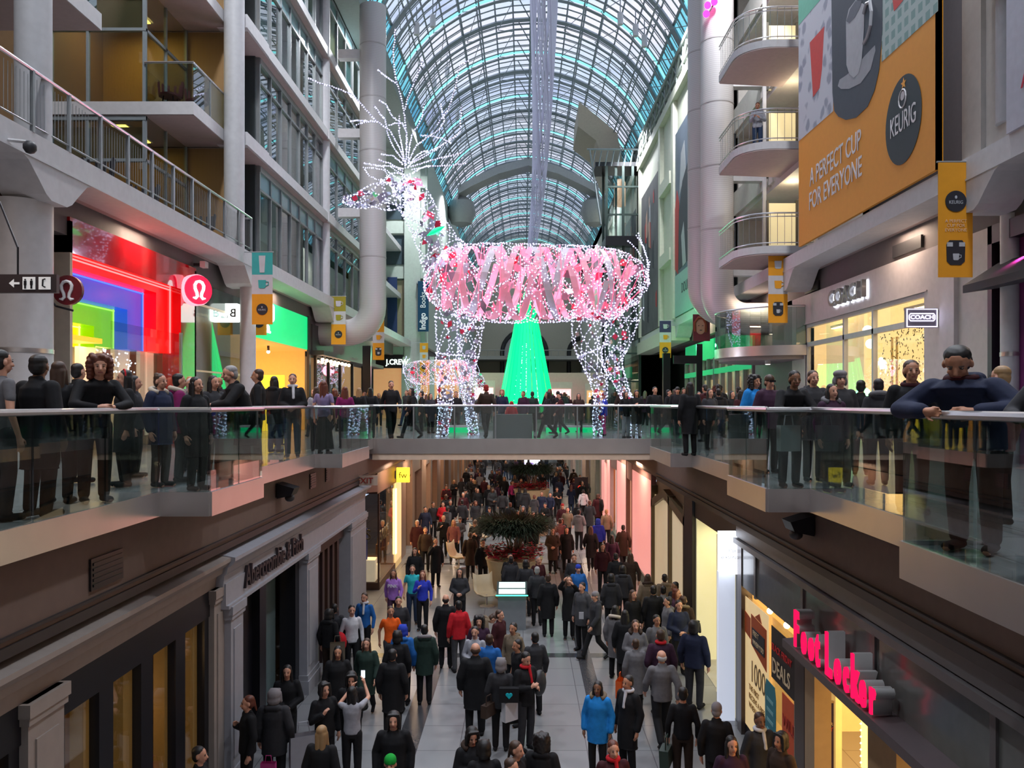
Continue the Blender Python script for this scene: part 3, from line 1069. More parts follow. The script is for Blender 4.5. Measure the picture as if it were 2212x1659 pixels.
t = one('sign_pylon', bx(-8.0, -7.6, 41.5, 41.8, 0, 4.0), BLACK, 'tall black sign pylon standing below the coffee banner', 'pylon')
# shops under the cross wing
t = thing('shop_front', 'black fronted clothes shop with a small white name under the mint wing', 'shop front', (-9, 62.6, 0))
bx(-12, -9.0, 62.2, 62.5, 3.75, 4.75).build('fascia', BLACK, t)
text('lettering', 'J.CREW', glow('white letter', (0.8, 1, 0.85), 2.5), (-10.22, 62.15, 4.02), (1, 0, 0), (0, 0, 1), 0.55, 0.04, t, xs=0.9, bold=0.02)
bx(-12, -4.5, 62.6, 62.7, 0, 4.4).build('inner_wall', mat('amber back wall', (0.7, 0.4, 0.2), 0.6, emit=(1, 0.48, 0.2), es=0.38), t)  # orange shop light put into the wall colour and emission
for x in (-12, -9.1, -7.0, -4.8):
    bx(x, x + 0.35, 62.3, 62.6, 0, 4.6).build('pier', mat('mint pier', (0.50, 0.58, 0.52), 0.65), t)

# hanging cloth banners on the far wing
t = tag(bx(-10.15, -9.42, 62.3, 62.36, 5.95, 10.55).build('hanging_banner', mat('navy banner cloth', (0.012, 0.035, 0.12), 0.7)), 'plain navy blue banner hanging tall on the mint wing', 'banner')
t = thing('hanging_banner', 'teal blue bookshop banner with white vertical lettering beside the mint column', 'banner', (-7.4, 61.9, 6.5))
bx(-7.82, -7.02, 61.9, 61.95, 6.45, 10.2).build('cloth', mat('teal banner cloth', (0.0, 0.055, 0.13), 0.7), t)
bx(-7.95, -7.7, 61.95, 62.42, 10.0, 10.1).build('bracket', ALU, t)
text('lettering', 'Indigo', mat('banner white', (0.75, 0.82, 0.85), 0.6, emit=(1, 1, 1), es=0.2), (-7.25, 61.87, 6.58), (0, 0, 1), (-1, 0, 0), 0.62, 0.02, t, xs=0.82, bold=0.022)
text('lettering', 'Books', mat('banner white', (0.75, 0.82, 0.85), 0.6), (-7.25, 61.87, 8.2), (0, 0, 1), (-1, 0, 0), 0.56, 0.02, t, xs=0.85)

# ---- coffee banners on the gallery haunches
ORG = mat('orange banner cloth', (0.86, 0.36, 0.012), 0.7, noise=0.06)
OLV = mat('olive banner cloth', (0.36, 0.30, 0.02), 0.7)
NAVY = mat('indigo banner cloth', (0.06, 0.045, 0.13), 0.7)
TEALC = mat('teal print', (0.05, 0.42, 0.40), 0.7)
WHC = mat('off white cloth', (0.62, 0.60, 0.62), 0.7)
INK = mat('dark print', (0.016, 0.018, 0.028), 0.6)
SILV = mat('silver print', (0.50, 0.53, 0.58), 0.5)


def mug(mb, X, z, r, m, handle=True, y=0.0):
    pts = [(X - r, y, z + r * 1.1), (X - r * 0.85, y, z - r * 0.8), (X - r * 0.5, y, z - r), (X + r * 0.5, y, z - r), (X + r * 0.85, y, z - r * 0.8), (X + r, y, z + r * 1.1)]
    mb.prism(pts, (0, 0.006, 0), m)
    if handle:
        mb.tube([(X + r * 0.9, y, z + r * 0.7), (X + r * 1.6, y, z + r * 0.6), (X + r * 1.6, y, z - r * 0.1), (X + r * 0.85, y, z - r * 0.45)], r * 0.12, 5, m)


def coffee_banner(label, X, Y, zt, zb, w_, top, kind, big=False):
    t = thing('hanging_banner', label, 'banner', (X, Y, zb), None)
    x0, x1 = X - w_ / 2, X + w_ / 2
    h = zt - zb
    zs = [zt, zt - h * 0.31, zt - h * 0.58, zb]
    yf = Y - 0.012
    if kind == 'machine_full':
        bx(x0, x1, Y, Y + 0.02, zb, zt).build('cloth', ORG, t)
    else:
        bx(x0, x1, Y, Y + 0.02, zs[1], zs[0]).build('top_cloth', top, t)
        bx(x0, x1, Y, Y + 0.02, zs[2], zs[1]).build('middle_cloth', WHC, t)
        bx(x0, x1, Y, Y + 0.02, zs[3], zs[2]).build('bottom_cloth', ORG, t)
        m = MB()
        if top is TEALC:
            m.prism([(X - .1, yf, zs[0] - .1), (X + .1, yf, zs[0] - .1), (X + .07, yf, zs[1] + .06), (X - .07, yf, zs[1] + .06)], (0, 0.006, 0))
        else:
            mug(m, X, (zs[0] + zs[1]) / 2, 0.12, 0, top is not ORG, yf)
        m.build('printed_cup', WHC if top is not ORG else SILV, t)
        m = MB()
        mug(m, X, (zs[1] + zs[2]) / 2, 0.12, 0, True, yf)
        m.build('printed_mug', top if top is not NAVY else ORG, t)

    def machine(cz, r):
        m = MB()
        m.prism([(X + r * a, yf, cz + r * b) for a, b in ((-0.9, 0.7), (-0.6, 1.1), (0.6, 1.1), (0.9, 0.7), (0.85, -0.9), (0.5, -1.25), (-0.5, -1.25), (-0.85, -0.9))], (0, 0.006, 0))
        m.build('printed_machine', INK, t)
        m = MB()
        m.box(X - r * 0.85, X - r * 0.3, yf - 0.006, yf, cz + r * 0.5, cz + r * 0.9).box(X + r * 0.3, X + r * 0.85, yf - 0.006, yf, cz + r * 0.5, cz + r * 0.9)
        mug(m, X, cz - r * 0.5, r * 0.3, 0, True, yf - 0.008)
        m.build('printed_highlight', SILV, t)

    def badge(cz, r):
        disc(MB(), (X, yf, cz), (0, 1, 0), r, 0.01).build('printed_badge', INK, t)
        text('lettering', 'KEURIG', SILV, (X, yf - 0.008, cz - r * 0.25), (1, 0, 0), (0, 0, 1), r * 0.46, 0.004, t, align='CENTER', xs=0.85)
        m = MB().ball((X, yf - 0.008, cz + r * 0.38), (r * 0.12, 0.004, r * 0.16))
        m.build('printed_emblem', SILV, t)
    if kind == 'machine':
        machine((zs[2] + zs[3]) / 2, 0.19)
    elif kind == 'badge':
        badge((zs[2] + zs[3]) / 2, 0.17)
    else:
        badge(zt - h * 0.34, 0.2)
        for i, s in enumerate(('A PERFECT', 'CUP FOR', 'EVERYONE')):
            text('lettering', s, mat('tan print', (0.95, 0.62, 0.36), 0.6), (X, yf, zt - h * 0.525 - i * 0.085), (1, 0, 0), (0, 0, 1), 0.085, 0.004, t, align='CENTER')
        machine(zb + h * 0.22, 0.2)
    m = MB().tube([(x0 - 0.03, Y + 0.01, zt + 0.01), (x1 + 0.03, Y + 0.01, zt + 0.01)], 0.018, 6)
    s = 1 if X > 0 else -1
    m.tube([(X, Y + 0.01, zt + 0.01), (s * 8.6, Y + 0.01, zt + 0.01)], 0.015, 6)
    m.build('pole', ALU, t)
    return t


coffee_banner('long orange banner with badge, slogan and coffee machine beside the purple shop', 8.2, 15.8, 5.72, 3.54, 0.65, ORG, 'machine_full')
coffee_banner('orange and white banner with cup, mug and coffee machine beside the fashion shop', 8.23, 26.9, 5.95, 3.74, 0.62, ORG, 'machine')
coffee_banner('small indigo, white and orange banner far down by the tall posters', 7.85, 46, 5.68, 3.64, 0.63, NAVY, 'badge')
coffee_banner('teal, white and yellow banner hanging over the white sign boxes', -7.86, 25.1, 5.69, 3.52, 0.62, TEALC, 'badge')
coffee_banner('olive, white and orange banner beside the elbow of the round duct', -8.2, 37, 5.88, 3.75, 0.64, OLV, 'badge')
coffee_banner('all orange banner half hidden by the elbow of the round duct', -7.9, 45.5, 5.7, 3.5, 0.62, ORG, 'machine')
coffee_banner('faded yellow banner behind the clear glass near the gold window', -8.75, 27.6, 5.37, 3.4, 0.5, WHC, 'badge')
coffee_banner('small orange and mint banner under the mint wing', -7.2, 60.5, 5.5, 3.3, 0.6, ORG, 'badge')

# flood lamp on the dark bulkhead
t = thing('flood_lamp', 'small white flood lamp on the dark bulkhead above the red shop', 'lamp', (-9.2, 23.6, 5.0))
MB().box(-9.3, -9.1, 23.5, 23.7, 5.02, 5.1).build('bracket', BLACK, t)
MB().box(-9.1, -8.95, 23.45, 23.7, 4.98, 5.15).build('head', WHITE, t)
t = thing('security_camera', 'dome security camera on a bracket under the gallery beam', 'camera', (-8.2, 14.2, 5.2))
MB().tube([(-8.4, 13.6, 5.45), (-8.1, 13.6, 5.42)], 0.03, 6).build('bracket', WHITE, t)
MB().ball((-8.05, 13.6, 5.33), 0.11).build('dome', DARK, t, True)

# ================================================================ right side, fashion shop
t = thing('shop_front', 'white fashion shop front with tall glazing and lit raised letters', 'shop front', (9.3, 23, 0))
m = MB()
yn, yf_ = 17.8, 28.5
wa, wb, wt = 19.1, 27.2, 3.6
m.box(9.2, 9.5, yn, wa, 0, 4.66).box(9.2, 9.5, wb, yf_, 0, 4.66).box(9.2, 9.5, wa, wb, wt + 0.1, 4.66)
m.box(9.17, 9.22, wa - 0.14, wb + 0.14, wt + 0.1, wt + 0.13)
m.box(9.22, 9.5, wa - 0.14, wa, 0, wt).box(9.22, 9.5, wb, wb + 0.14, 0, wt)
m.build('facade', mat('fashion shop plaster', (0.60, 0.55, 0.55), 0.5), t)
m = MB()
m.box(9.24, 9.36, wa, wb, wt, wt + 0.1).box(9.24, 9.36, wa, wb, 2.98, 3.12)
for y in (wa, 22.0, 24.0, wb - 0.08):
    m.box(9.24, 9.36, y, y + 0.1, 0, wt)
m.build('window_frame', mat('pale grey metal', (0.50, 0.50, 0.53), 0.35), t)
bx(9.3, 9.312, wa, wb, 0, wt).build('pane', GLASS_S, t)
m = MB().box(12.8, 12.9, yn, yf_, 0, 4.4).box(9.5, 12.9, yn, yn + 0.1, 0, 4.4).box(9.5, 12.9, yf_ - 0.1, yf_, 0, 4.4).box(9.5, 12.9, yn, yf_, 4.4, 4.5)
m.box(9.9, 10.0, 24.2, wb, 0, 4.4)
m.build('inner_wall', mat('cream lit wall', (0.85, 0.66, 0.36), 0.6, emit=(1, 0.78, 0.42), es=0.62), t)  # bright shop light put into the walls as warm emission
m = MB()
for i in range(230):
    y = rnd.uniform(19.2, 21.9)
    z = 1.1 + 1.9 * rnd.random() ** 0.6
    a, s = rnd.uniform(0, PI), rnd.uniform(0.02, 0.045)
    c, d = math.cos(a) * s, math.sin(a) * s
    m.prism([(9.38, y - c, z - d), (9.38, y + d * .5, z - c * .5), (9.38, y + c, z + d), (9.38, y - d * .5, z + c * .5)], (0.006, 0, 0))
o = m.build('leaf_decal', mat('olive leaf decal', (0.12, 0.16, 0.05), 0.6), t)
o['kind'] = 'stuff'
m = MB()
for y, z, w_ in ((22.6, 1.9, 1.2), (22.6, 1.2, 1.2), (20.0, 1.5, 1.6), (20.0, 0.9, 1.6)):
    m.box(11.6, 11.9, y, y + w_, z, z + 0.04)
m.box(10.4, 10.44, 23.2, 23.26, 0, 3).box(10.4, 10.44, 23.5, 23.56, 0, 3)
m.build('display_shelf', mat('brass shelf', (0.4, 0.3, 0.14), 0.3, 0.7), t)
for i, (y, z, c) in enumerate(((22.75, 1.94, (0.7, 0.4, 0.05)), (23.2, 1.94, (0.85, 0.06, 0.02)), (22.8, 1.24, (0.7, 0.08, 0.05)), (20.3, 1.54, (0.8, 0.7, 0.5)), (20.9, 1.54, (0.5, 0.1, 0.25)), (20.5, 0.94, (0.3, 0.5, 0.5)))):
    tb = thing('handbag', ['tan handbag on the upper shop shelf', 'red handbag on the upper shop shelf', 'dark red handbag on the lower shop shelf', 'cream handbag by the leaf window', 'plum handbag by the leaf window', 'teal handbag low by the leaf window'][i], 'bag', (11.7, y, z))
    mt_ = mat('bag leather %d' % i, c, 0.4)
    MB().prism([(11.62, y, z), (11.62, y + 0.3, z), (11.62, y + 0.26, z + 0.22), (11.62, y + 0.04, z + 0.22)], (0.12, 0, 0)).build('bag_body', mt_, tb)
    MB().tube([(11.68, y + 0.07, z + 0.2), (11.68, y + 0.1, z + 0.34), (11.68, y + 0.2, z + 0.34), (11.68, y + 0.23, z + 0.2)], 0.012, 5).build('handle', mt_, tb)
for y in (20.3, 25.4):
    tl = thing('strip_light', 'warm ceiling strip light behind the fashion shop glass, %s' % ('over the leaf decals' if y < 22 else 'over the far window'), 'ceiling light', (9.9, y, 3.95))
    MB().box(9.8, 10.0, y, y + 1.1, 3.5, 3.53).build('tube_cover', glow('warm tube', (1, 0.6, 0.3), 8, False), tl)
    MB().box(9.78, 10.02, y - 0.02, y + 1.12, 3.53, 3.6).build('housing', WHITE, tl)
lamp('AREA', 'shop_lamp', (11.0, 21.5, 4.3), 110, (1, 0.80, 0.5), 2.5, 4)
lamp('AREA', 'shop_lamp', (9.75, 25.6, 4.3), 26, (1, 0.74, 0.38), 0.4, 2.5)
# raised letters, near end of the word to the near side: reading direction runs towards the camera
LETB = mat('steel letter', (0.32, 0.31, 0.31), 0.3, 0.6)
text('halo', 'COACH', glow('cool halo', (0.8, 0.86, 1), 4.0), (9.17, 24.72, 3.97), (0, -1, 0), (0, 0, 1), 0.66, 0.02, t, xs=1.07, bold=0.035)
text('lettering', 'COACH', LETB, (9.08, 24.7, 4.0), (0, -1, 0), (0, 0, 1), 0.64, 0.12, t, xs=1.1, bold=0.02)
t = thing('blade_sign', 'white outlined rectangular sign on two arms beside the lit leaf window', 'sign', (8.8, 18.46, 2.8))
bx(8.46, 9.17, 18.42, 18.50, 2.82, 3.25).build('panel', mat('mauve sign panel', (0.20, 0.18, 0.22), 0.4), t)
HW = glow('violet white line', (0.80, 0.76, 1), 2.6)
m = MB()
for a in ((8.475, 9.155, 2.835, 2.85), (8.475, 9.155, 3.22, 3.235), (8.475, 8.49, 2.835, 3.235), (9.14, 9.155, 2.835, 3.235)):
    m.box(a[0], a[1], 18.40, 18.42, a[2], a[3])
oc = [(8.53, 3.09), (8.56, 3.13), (9.07, 3.13), (9.10, 3.09), (9.10, 3.01), (9.07, 2.97), (8.56, 2.97), (8.53, 3.01)]
m.tube([(x, 18.41, z) for x, z in oc], 0.012, 5, closed=True)
m.build('light_outline', HW, t)
text('lettering', 'COACH', HW, (8.815, 18.405, 3.01), (1, 0, 0), (0, 0, 1), 0.125, 0.01, t, align='CENTER', bold=0.015, xs=1.15)
MB().tube([(9.15, 18.46, 3.2), (9.25, 18.46, 3.2)], 0.015, 6).tube([(9.15, 18.46, 2.87), (9.25, 18.46, 2.87)], 0.015, 6).build('arm', ALU, t)
struct('wall_right_pier', bx(9.3, 9.6, 16.6, 17.8, 0, 4.66), WHITE2)
m = MB()
for y0, y1, z0, z1 in ((19.4, 20.9, 4.78, 5.08), (26.2, 27.4, 4.72, 5.02)):
    m.box(9.26, 9.32, y0, y1, z0, z1)
struct('trim_11', m, mat('vent grille dark', (0.02, 0.02, 0.022), 0.5))
# purple shop window with a dark canopy at the edge
t = thing('shop_front', 'dark shop front with a magenta to violet lit window under a black canopy', 'shop front', (9.3, 15.5, 0))
m, nt_, b_ = _new('magenta lit blind')
g_ = nt_.nodes.new('ShaderNodeTexNoise')
g_.inputs['Scale'].default_value = 0.9
r_ = nt_.nodes.new('ShaderNodeValToRGB')
r_.color_ramp.elements[0].color = (0.05, 0.03, 0.12, 1)
r_.color_ramp.elements[1].color = (0.35, 0.03, 0.18, 1)
tc_ = nt_.nodes.new('ShaderNodeTexCoord')
nt_.links.new(tc_.outputs['Object'], g_.inputs['Vector'])
nt_.links.new(g_.outputs['Fac'], r_.inputs['Fac'])
nt_.links.new(r_.outputs['Color'], b_.inputs['Base Color'])
bx(9.45, 9.5, 14.6, 16.55, 0, 4.4).build('window_blind', m, t)
lamp('SPOT', 'magenta_lamp', (9.2, 15.4, 3.9), 90, (1, 0.05, 0.45), 0.1, rot=(0, 8, 0), spot=100)
MB().box(9.25, 9.5, 16.45, 16.6, 0, 4.66).box(9.25, 9.5, 12, 14.6, 0, 4.66).box(9.25, 9.5, 12, 16.6, 4.3, 4.66).build('frame', BLACK, t)
MB().prism([(9.3, 12, 3.9), (8.6, 12, 3.45), (8.6, 12, 3.3), (9.3, 12, 3.4)], (0, 4.3, 0)).build('canopy', mat('black canopy cloth', (0.03, 0.03, 0.04), 0.6), t)
text('lettering', 'Mi', mat('dim copper letter', (0.3, 0.16, 0.12), 0.5), (8.75, 13.95, 3.42), (0, -1, 0), (0, 0, 1), 0.3, 0.02, t)

# ---------------------------------------------------------------- huge coffee poster
K = 8.32
YF, YN, ZB, ZT = 25.15, 16.7, 5.86, 14.4
t = thing('huge_poster', 'huge orange coffee poster with a white cup, slogan and round badge', 'poster', (K, 21, ZB))


def kq(px, py, d=0.0):
    p = onX(K, px, py)
    return (K - d, max(YN, min(YF, p.y)), min(ZT, p.z))


bx(K, K + 0.08, YN, YF, ZB, ZT).build('orange_cloth', mat('poster orange', (0.80, 0.33, 0.04), 0.6, noise=0.05), t)


def patch(name, pxs, m_, d):
    MB().prism([kq(a, b, d) for a, b in pxs], (0.004, 0, 0)).build(name, m_, t)


def patch2(name, yz, m_, d):
    MB().prism([(K - d, y, z) for y, z in yz], (0.004, 0, 0)).build(name, m_, t)


ROSE, _n, _b = _new('rose pattern print')
_t, _v, _r = _n.nodes.new('ShaderNodeTexCoord'), _n.nodes.new('ShaderNodeTexVoronoi'), _n.nodes.new('ShaderNodeTexNoise')
_v.inputs['Scale'].default_value = 2.6
_r.inputs['Scale'].default_value = 3.0
_c = _n.nodes.new('ShaderNodeValToRGB')
_c.color_ramp.elements[0].color, _c.color_ramp.elements[1].color = (0.30, 0.32, 0.40, 1), (0.58, 0.60, 0.66, 1)
_c.color_ramp.elements[0].position, _c.color_ramp.elements[1].position = 0.28, 0.42
_x = _n.nodes.new('ShaderNodeMix')
_x.data_type = 'VECTOR'
_x.inputs[0].default_value = 0.22
_n.links.new(_t.outputs['Object'], _r.inputs['Vector'])
_n.links.new(_t.outputs['Object'], _x.inputs[4])
_n.links.new(_r.outputs['Color'], _x.inputs[5])
_n.links.new(_x.outputs[1], _v.inputs['Vector'])
_n.links.new(_v.outputs['Distance'], _c.inputs['Fac'])
_n.links.new(_c.outputs['Color'], _b.inputs['Base Color'])
CROSS = grid_mat('mint cross pattern', (0.22, 0.36, 0.34), (0.42, 0.52, 0.50), 0.32, 0.32, 0.07, 0.6, axis='yz')
# lower edge of the picture area slopes: measured from the photo on the poster plane
e1, e2 = kq(1733, 300), kq(1805, 240)
patch2('rose_pattern', [(YF, kq(1733, 298)[2]), (kq(1800, 240)[1], kq(1800, 240)[2]), (kq(1800, 240)[1], ZT - 2.4), (kq(1800, 240)[1], ZT), (YF, ZT)], ROSE, 0.006)
ym = kq(1905, 134)
patch2('cross_pattern', [(ym[1], ym[2]), (YN, kq(2028, 22)[2]), (YN, ZT), (ym[1], ZT)], CROSS, 0.006)
g0, g1 = kq(1733, 45), kq(1772, 0)
patch2('mint_corner', [(YF, g0[2]), (kq(1772, 5)[1], g1[2]), (kq(1795, 0)[1], ZT), (YF, ZT)], mat('poster mint', (0.16, 0.50, 0.36), 0.6), 0.010)
dk_ = [kq(1797, 0), kq(1799, 200), kq(1803, 240), kq(1812, 252), kq(1828, 259), kq(1850, 254), kq(1875, 230), kq(1890, 195), kq(1900, 150), kq(1907, 60), kq(1907, 0)]
patch2('dark_machine', [(p[1], p[2]) for p in dk_] + [(kq(1907, 0)[1], ZT), (kq(1797, 0)[1], ZT)], mat('poster slate', (0.055, 0.065, 0.085), 0.6), 0.012)
patch('red_cup', [(1750, 92), (1781, 57), (1776, 150), (1771, 190), (1757, 210)], mat('poster red', (0.62, 0.06, 0.05), 0.6), 0.011)
patch('red_corner', [(1929, 0), (1952, 0), (1938, 18), (1932, 24)], mat('poster red', (0.62, 0.06, 0.05), 0.6), 0.011)
CUPW = mat('poster cup white', (0.42, 0.43, 0.46), 0.6)
patch('saucer', [(1811, 186), (1818, 192), (1835, 192), (1860, 180), (1882, 150), (1892, 110), (1891, 98), (1870, 120), (1850, 145), (1830, 162), (1815, 172)], mat('poster saucer', (0.33, 0.34, 0.37), 0.6), 0.016)
patch('cup_body', [(1829, 47), (1830, 140), (1836, 160), (1846, 168), (1856, 158), (1863, 130), (1868, 60), (1869, 10), (1850, 0), (1835, 20)], CUPW, 0.02)
patch('cup_mouth', [(1830, 46), (1836, 50), (1848, 38), (1860, 15), (1864, 2), (1850, 2), (1838, 20)], mat('poster cup shade print', (0.12, 0.13, 0.16), 0.6), 0.024)
hp = [onX(K, a, b) for a, b in ((1868, 30), (1874, 8), (1882, 4), (1885, 25), (1883, 55), (1876, 80), (1868, 95))]
MB().tube([Vector((K - 0.022, p.y, p.z)) for p in hp], 0.05, 6).build('cup_handle', CUPW, t)
cb = onX(K, 1953, 258)
bd = [(cb.y + 1.42 * math.cos(2 * PI * i / 40), cb.z + 0.98 * math.sin(2 * PI * i / 40)) for i in range(40)]
q1, q2, q3 = onX(K, 1914, 290), onX(K, 1992, 215), onX(K, 1953, 156)
ry_ = abs(q1.y - q2.y) / 2
rz_ = abs(onX(K, 1960, 155).z - onX(K, 1943, 361).z) / 2 * 0.98
cy_, cz_ = (q1.y + q2.y) / 2, (onX(K, 1960, 155).z + onX(K, 1943, 361).z) / 2
patch2('round_badge', [(cy_ + ry_ * math.cos(2 * PI * i / 40), cz_ + rz_ * math.sin(2 * PI * i / 40)) for i in range(40)], mat('poster badge', (0.02, 0.028, 0.035), 0.5), 0.012)
PW = mat('poster white ink', (0.72, 0.70, 0.72), 0.6)
a_, b_ = onX(K, 1924, 301), onX(K, 1984, 250)
text('lettering', 'KEURIG', PW, (K - 0.02, a_.y, a_.z), (0, -1, 0), (0, 0, 1), 0.62, 0.006, t, xs=abs(a_.y - b_.y) / 2.25)
m = MB().tube([(K - 0.02, cy_ + 0.17 * math.cos(2 * PI * i / 12), cz_ + 0.47 + 0.2 * math.sin(2 * PI * i / 12)) for i in range(12)], 0.018, 5, closed=True)
m.prism([(K - 0.02, cy_ + 0.1 * math.cos(2 * PI * i / 12), cz_ + 0.53 + 0.1 * math.sin(2 * PI * i / 12)) for i in range(12)], (0.004, 0, 0))
m.build('badge_emblem', PW, t)
sp_ = []
for i in range(10):
    rr_ = 0.13 if i % 2 == 0 else 0.055
    sp_.append((K - 0.02, cy_ - 0.05 + rr_ * math.cos(PI / 2 + i * PI / 5), cz_ + 0.78 + rr_ * math.sin(PI / 2 + i * PI / 5)))
MB().prism(sp_, (0.004, 0, 0)).build('badge_star', mat('poster gold ink', (0.9, 0.4, 0.06), 0.6), t)
for s_, (x0_, y0_), (x1_, y1_) in (('A PERFECT CUP', (1750, 403), (1884, 318)), ('FOR EVERYONE', (1748, 455), (1884, 369))):
    a_, b_ = onX(K, x0_, y0_), onX(K, x1_, y1_)
    text('lettering', s_, PW, (K - 0.012, a_.y, a_.z), (0, -1, 0), (0, 0, 1), 0.72, 0.006, t, xs=abs(a_.y - b_.y) / (0.72 * 8.25 if s_[0] == 'A' else 0.72 * 8.15), bold=0.006)
bx(K + 0.0, K + 0.1, YN, YN + 0.12, ZB, ZT).build('side_hem', mat('poster amber hem', (0.75, 0.30, 0.0), 0.6), t)
t = thing('huge_poster', 'white poster with a red letter A at the edge of the hall', 'poster', (8.35, 13, 6.3))
bx(8.35, 8.42, 9, 14.4, 5.8, 11).build('white_cloth', mat('poster pale lilac', (0.52, 0.52, 0.60), 0.6), t)
text('lettering', 'AN', mat('poster crimson', (0.60, 0.01, 0.05), 0.6), (8.33, 13.95, 6.42), (0, -1, 0), (0, 0, 1), 0.52, 0.006, t)
struct('wall_beside_poster', MB().box(9.0, 9.3, -8, 16.9, L3, 15).box(8.9, 9.2, 16.2, 16.9, L3, 15).box(8.45, 8.9, -8, 16.0, 9.0, 9.5), WHITE2)

# ---------------------------------------------------------------- rounded stair balconies
rb = MB()
rb.box(10.6, 10.8, 26, 36, L3, EAVE)
rb.box(9.3, 10.8, 36, 36.2, L3, EAVE)
rb.box(9.2, 10.8, 26.0, 26.2, L3, EAVE)
rb.box(9.3, 13, 26, 40, L3 - 0.3, L3)
for z in (L4, L5, L6):
    rb.box(9.2, 10.7, 26, 36, z - 0.35, z)
    rb.box(9.1, 9.3, 30.4, 36, z - 0.15, z + 0.85)
rb.box(8.9, 9.3, 26.1, 26.6, 13.4, EAVE)
struct('wall_balconies', rb, WHITE2)
m = MB()
for k, zb_ in enumerate((6.16, 9.5, 12.75)):
    lab = ['lowest rounded white balcony', 'middle rounded white balcony, where a person leans', 'topmost rounded white balcony'][k]
    t = thing('balcony', lab + ' beside the huge coffee poster', 'balcony', (8.2, 28, zb_))
    xo, r_ = 6.95, 1.15
    prof = [(9.3, 26.6)] + [(xo + r_ - r_ * math.sin(PI / 2 * i / 8), 26.6 + r_ - r_ * math.cos(PI / 2 * i / 8)) for i in range(9)] + [(xo, 29.6), (9.3, 29.9)]
    MB().prism([(x, y, zb_ - 0.22) for x, y in prof], (0, 0, 0.24)).build('slab', WHITE, t)
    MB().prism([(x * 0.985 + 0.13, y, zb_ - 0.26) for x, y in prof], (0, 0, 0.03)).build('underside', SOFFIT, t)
    pp = [Vector((x, y, zb_)) for x, y in prof[:-1]]
    pp = [Vector((10.4, 26.6, zb_))] + [p + Vector((0.03, 0.03, 0)) for p in pp[1:]]
    h_ = MB()
    for hh in (1.07, 0.96, 0.12):
        h_.tube([p + Vector((0, 0, hh)) for p in pp], 0.028 if hh > 1 else 0.018, 6)
    h_.build('handrail', RAILM, t, True)
    bars = MB()
    for a, b in zip(pp[:-1], pp[1:]):
        n_ = max(1, int((b - a).length / 0.22))
        for i in range(n_):
            q = a.lerp(b, i / n_)
            bars.tube([q + Vector((0, 0, 0.05)), q + Vector((0, 0, 1.05))], 0.008, 4)
    bars.build('baluster', ALU, t)
    # lit doorway behind
    d_ = thing('door', ['lit doorway behind the lowest rounded balcony', 'lit doorway behind the middle rounded balcony', 'lit doorway behind the topmost rounded balcony'][k], 'door', (9.6, 30.2, zb_))
    bx(9.1, 10.1, 30.9, 30.95, zb_, zb_ + 2.4).build('panel', mat('lit cream door', (0.75, 0.66, 0.42), 0.5, emit=(1, 0.82, 0.45), es=0.45), d_)
    MB().box(9.02, 9.1, 30.85, 31.0, zb_, zb_ + 2.5).box(10.1, 10.18, 30.85, 31.0, zb_, zb_ + 2.5).build('frame', mat('door frame dark', (0.12, 0.11, 0.09), 0.5), d_)
    lamp('POINT', 'stair_lamp', (9.6, 29.6, zb_ + 2.6), 26, (1, 0.84, 0.55), 0.25)
struct('trim_12', MB().box(8.9, 9.02, 30.9, 31, L3, EAVE), WHITE)

# rounded mezzanine with curved glass
t = thing('mezzanine_balcony', 'half round mezzanine with curved glass and a polished metal rim', 'balcony', (9.3, 28.9, 2.6))
cx_, cy0, rr_ = 9.3, 29.6, 2.45


def arcpts(r, z, n=20):
    return [Vector((cx_ - r * math.sin(PI * i / n), cy0 - r * math.cos(PI * i / n), z)) for i in range(n + 1)]


MB().prism([(p.x, p.y, 2.72) for p in arcpts(rr_, 0)], (0, 0, 0.33)).build('rim', STEEL, t, True)
MB().prism([(p.x, p.y, 2.6) for p in arcpts(rr_ - 0.15, 0)], (0, 0, 0.14)).build('underside', mat('mauve soffit', (0.36, 0.31, 0.31), 0.6), t)
pts_ = arcpts(rr_ - 0.03, 3.05)
for j in range(0, 20, 4):
    m = MB()
    for i in range(j, j + 4):
        a, b = pts_[i], pts_[i + 1]
        m.prism([a, b, b + Vector((0, 0, 1.25)), a + Vector((0, 0, 1.25))], Vector((0.012, 0, 0)))
    m.build('curved_glass', GLASS_R, t)
MB().tube([p + Vector((0, 0, 1.28)) for p in pts_], 0.03, 6).build('handrail', RAILM, t, True)
struct('wall_mezzanine', MB().box(9.3, 9.5, 28.5, 33.4, 0, 4.7).box(9.3, 11, 28.5, 36, 4.5, 4.7), GREY)
t = thing('down_light', 'small lit downlight under the rounded mezzanine', 'lamp', (8.4, 28.6, 2.5))
MB().cyl(8.4, 28.6, 2.48, 2.62, 0.1, 12).build('housing', WHITE, t, True)
MB().cyl(8.4, 28.6, 2.47, 2.482, 0.08, 12).build('lens', glow('lens', (1, 0.95, 0.85), 6), t)

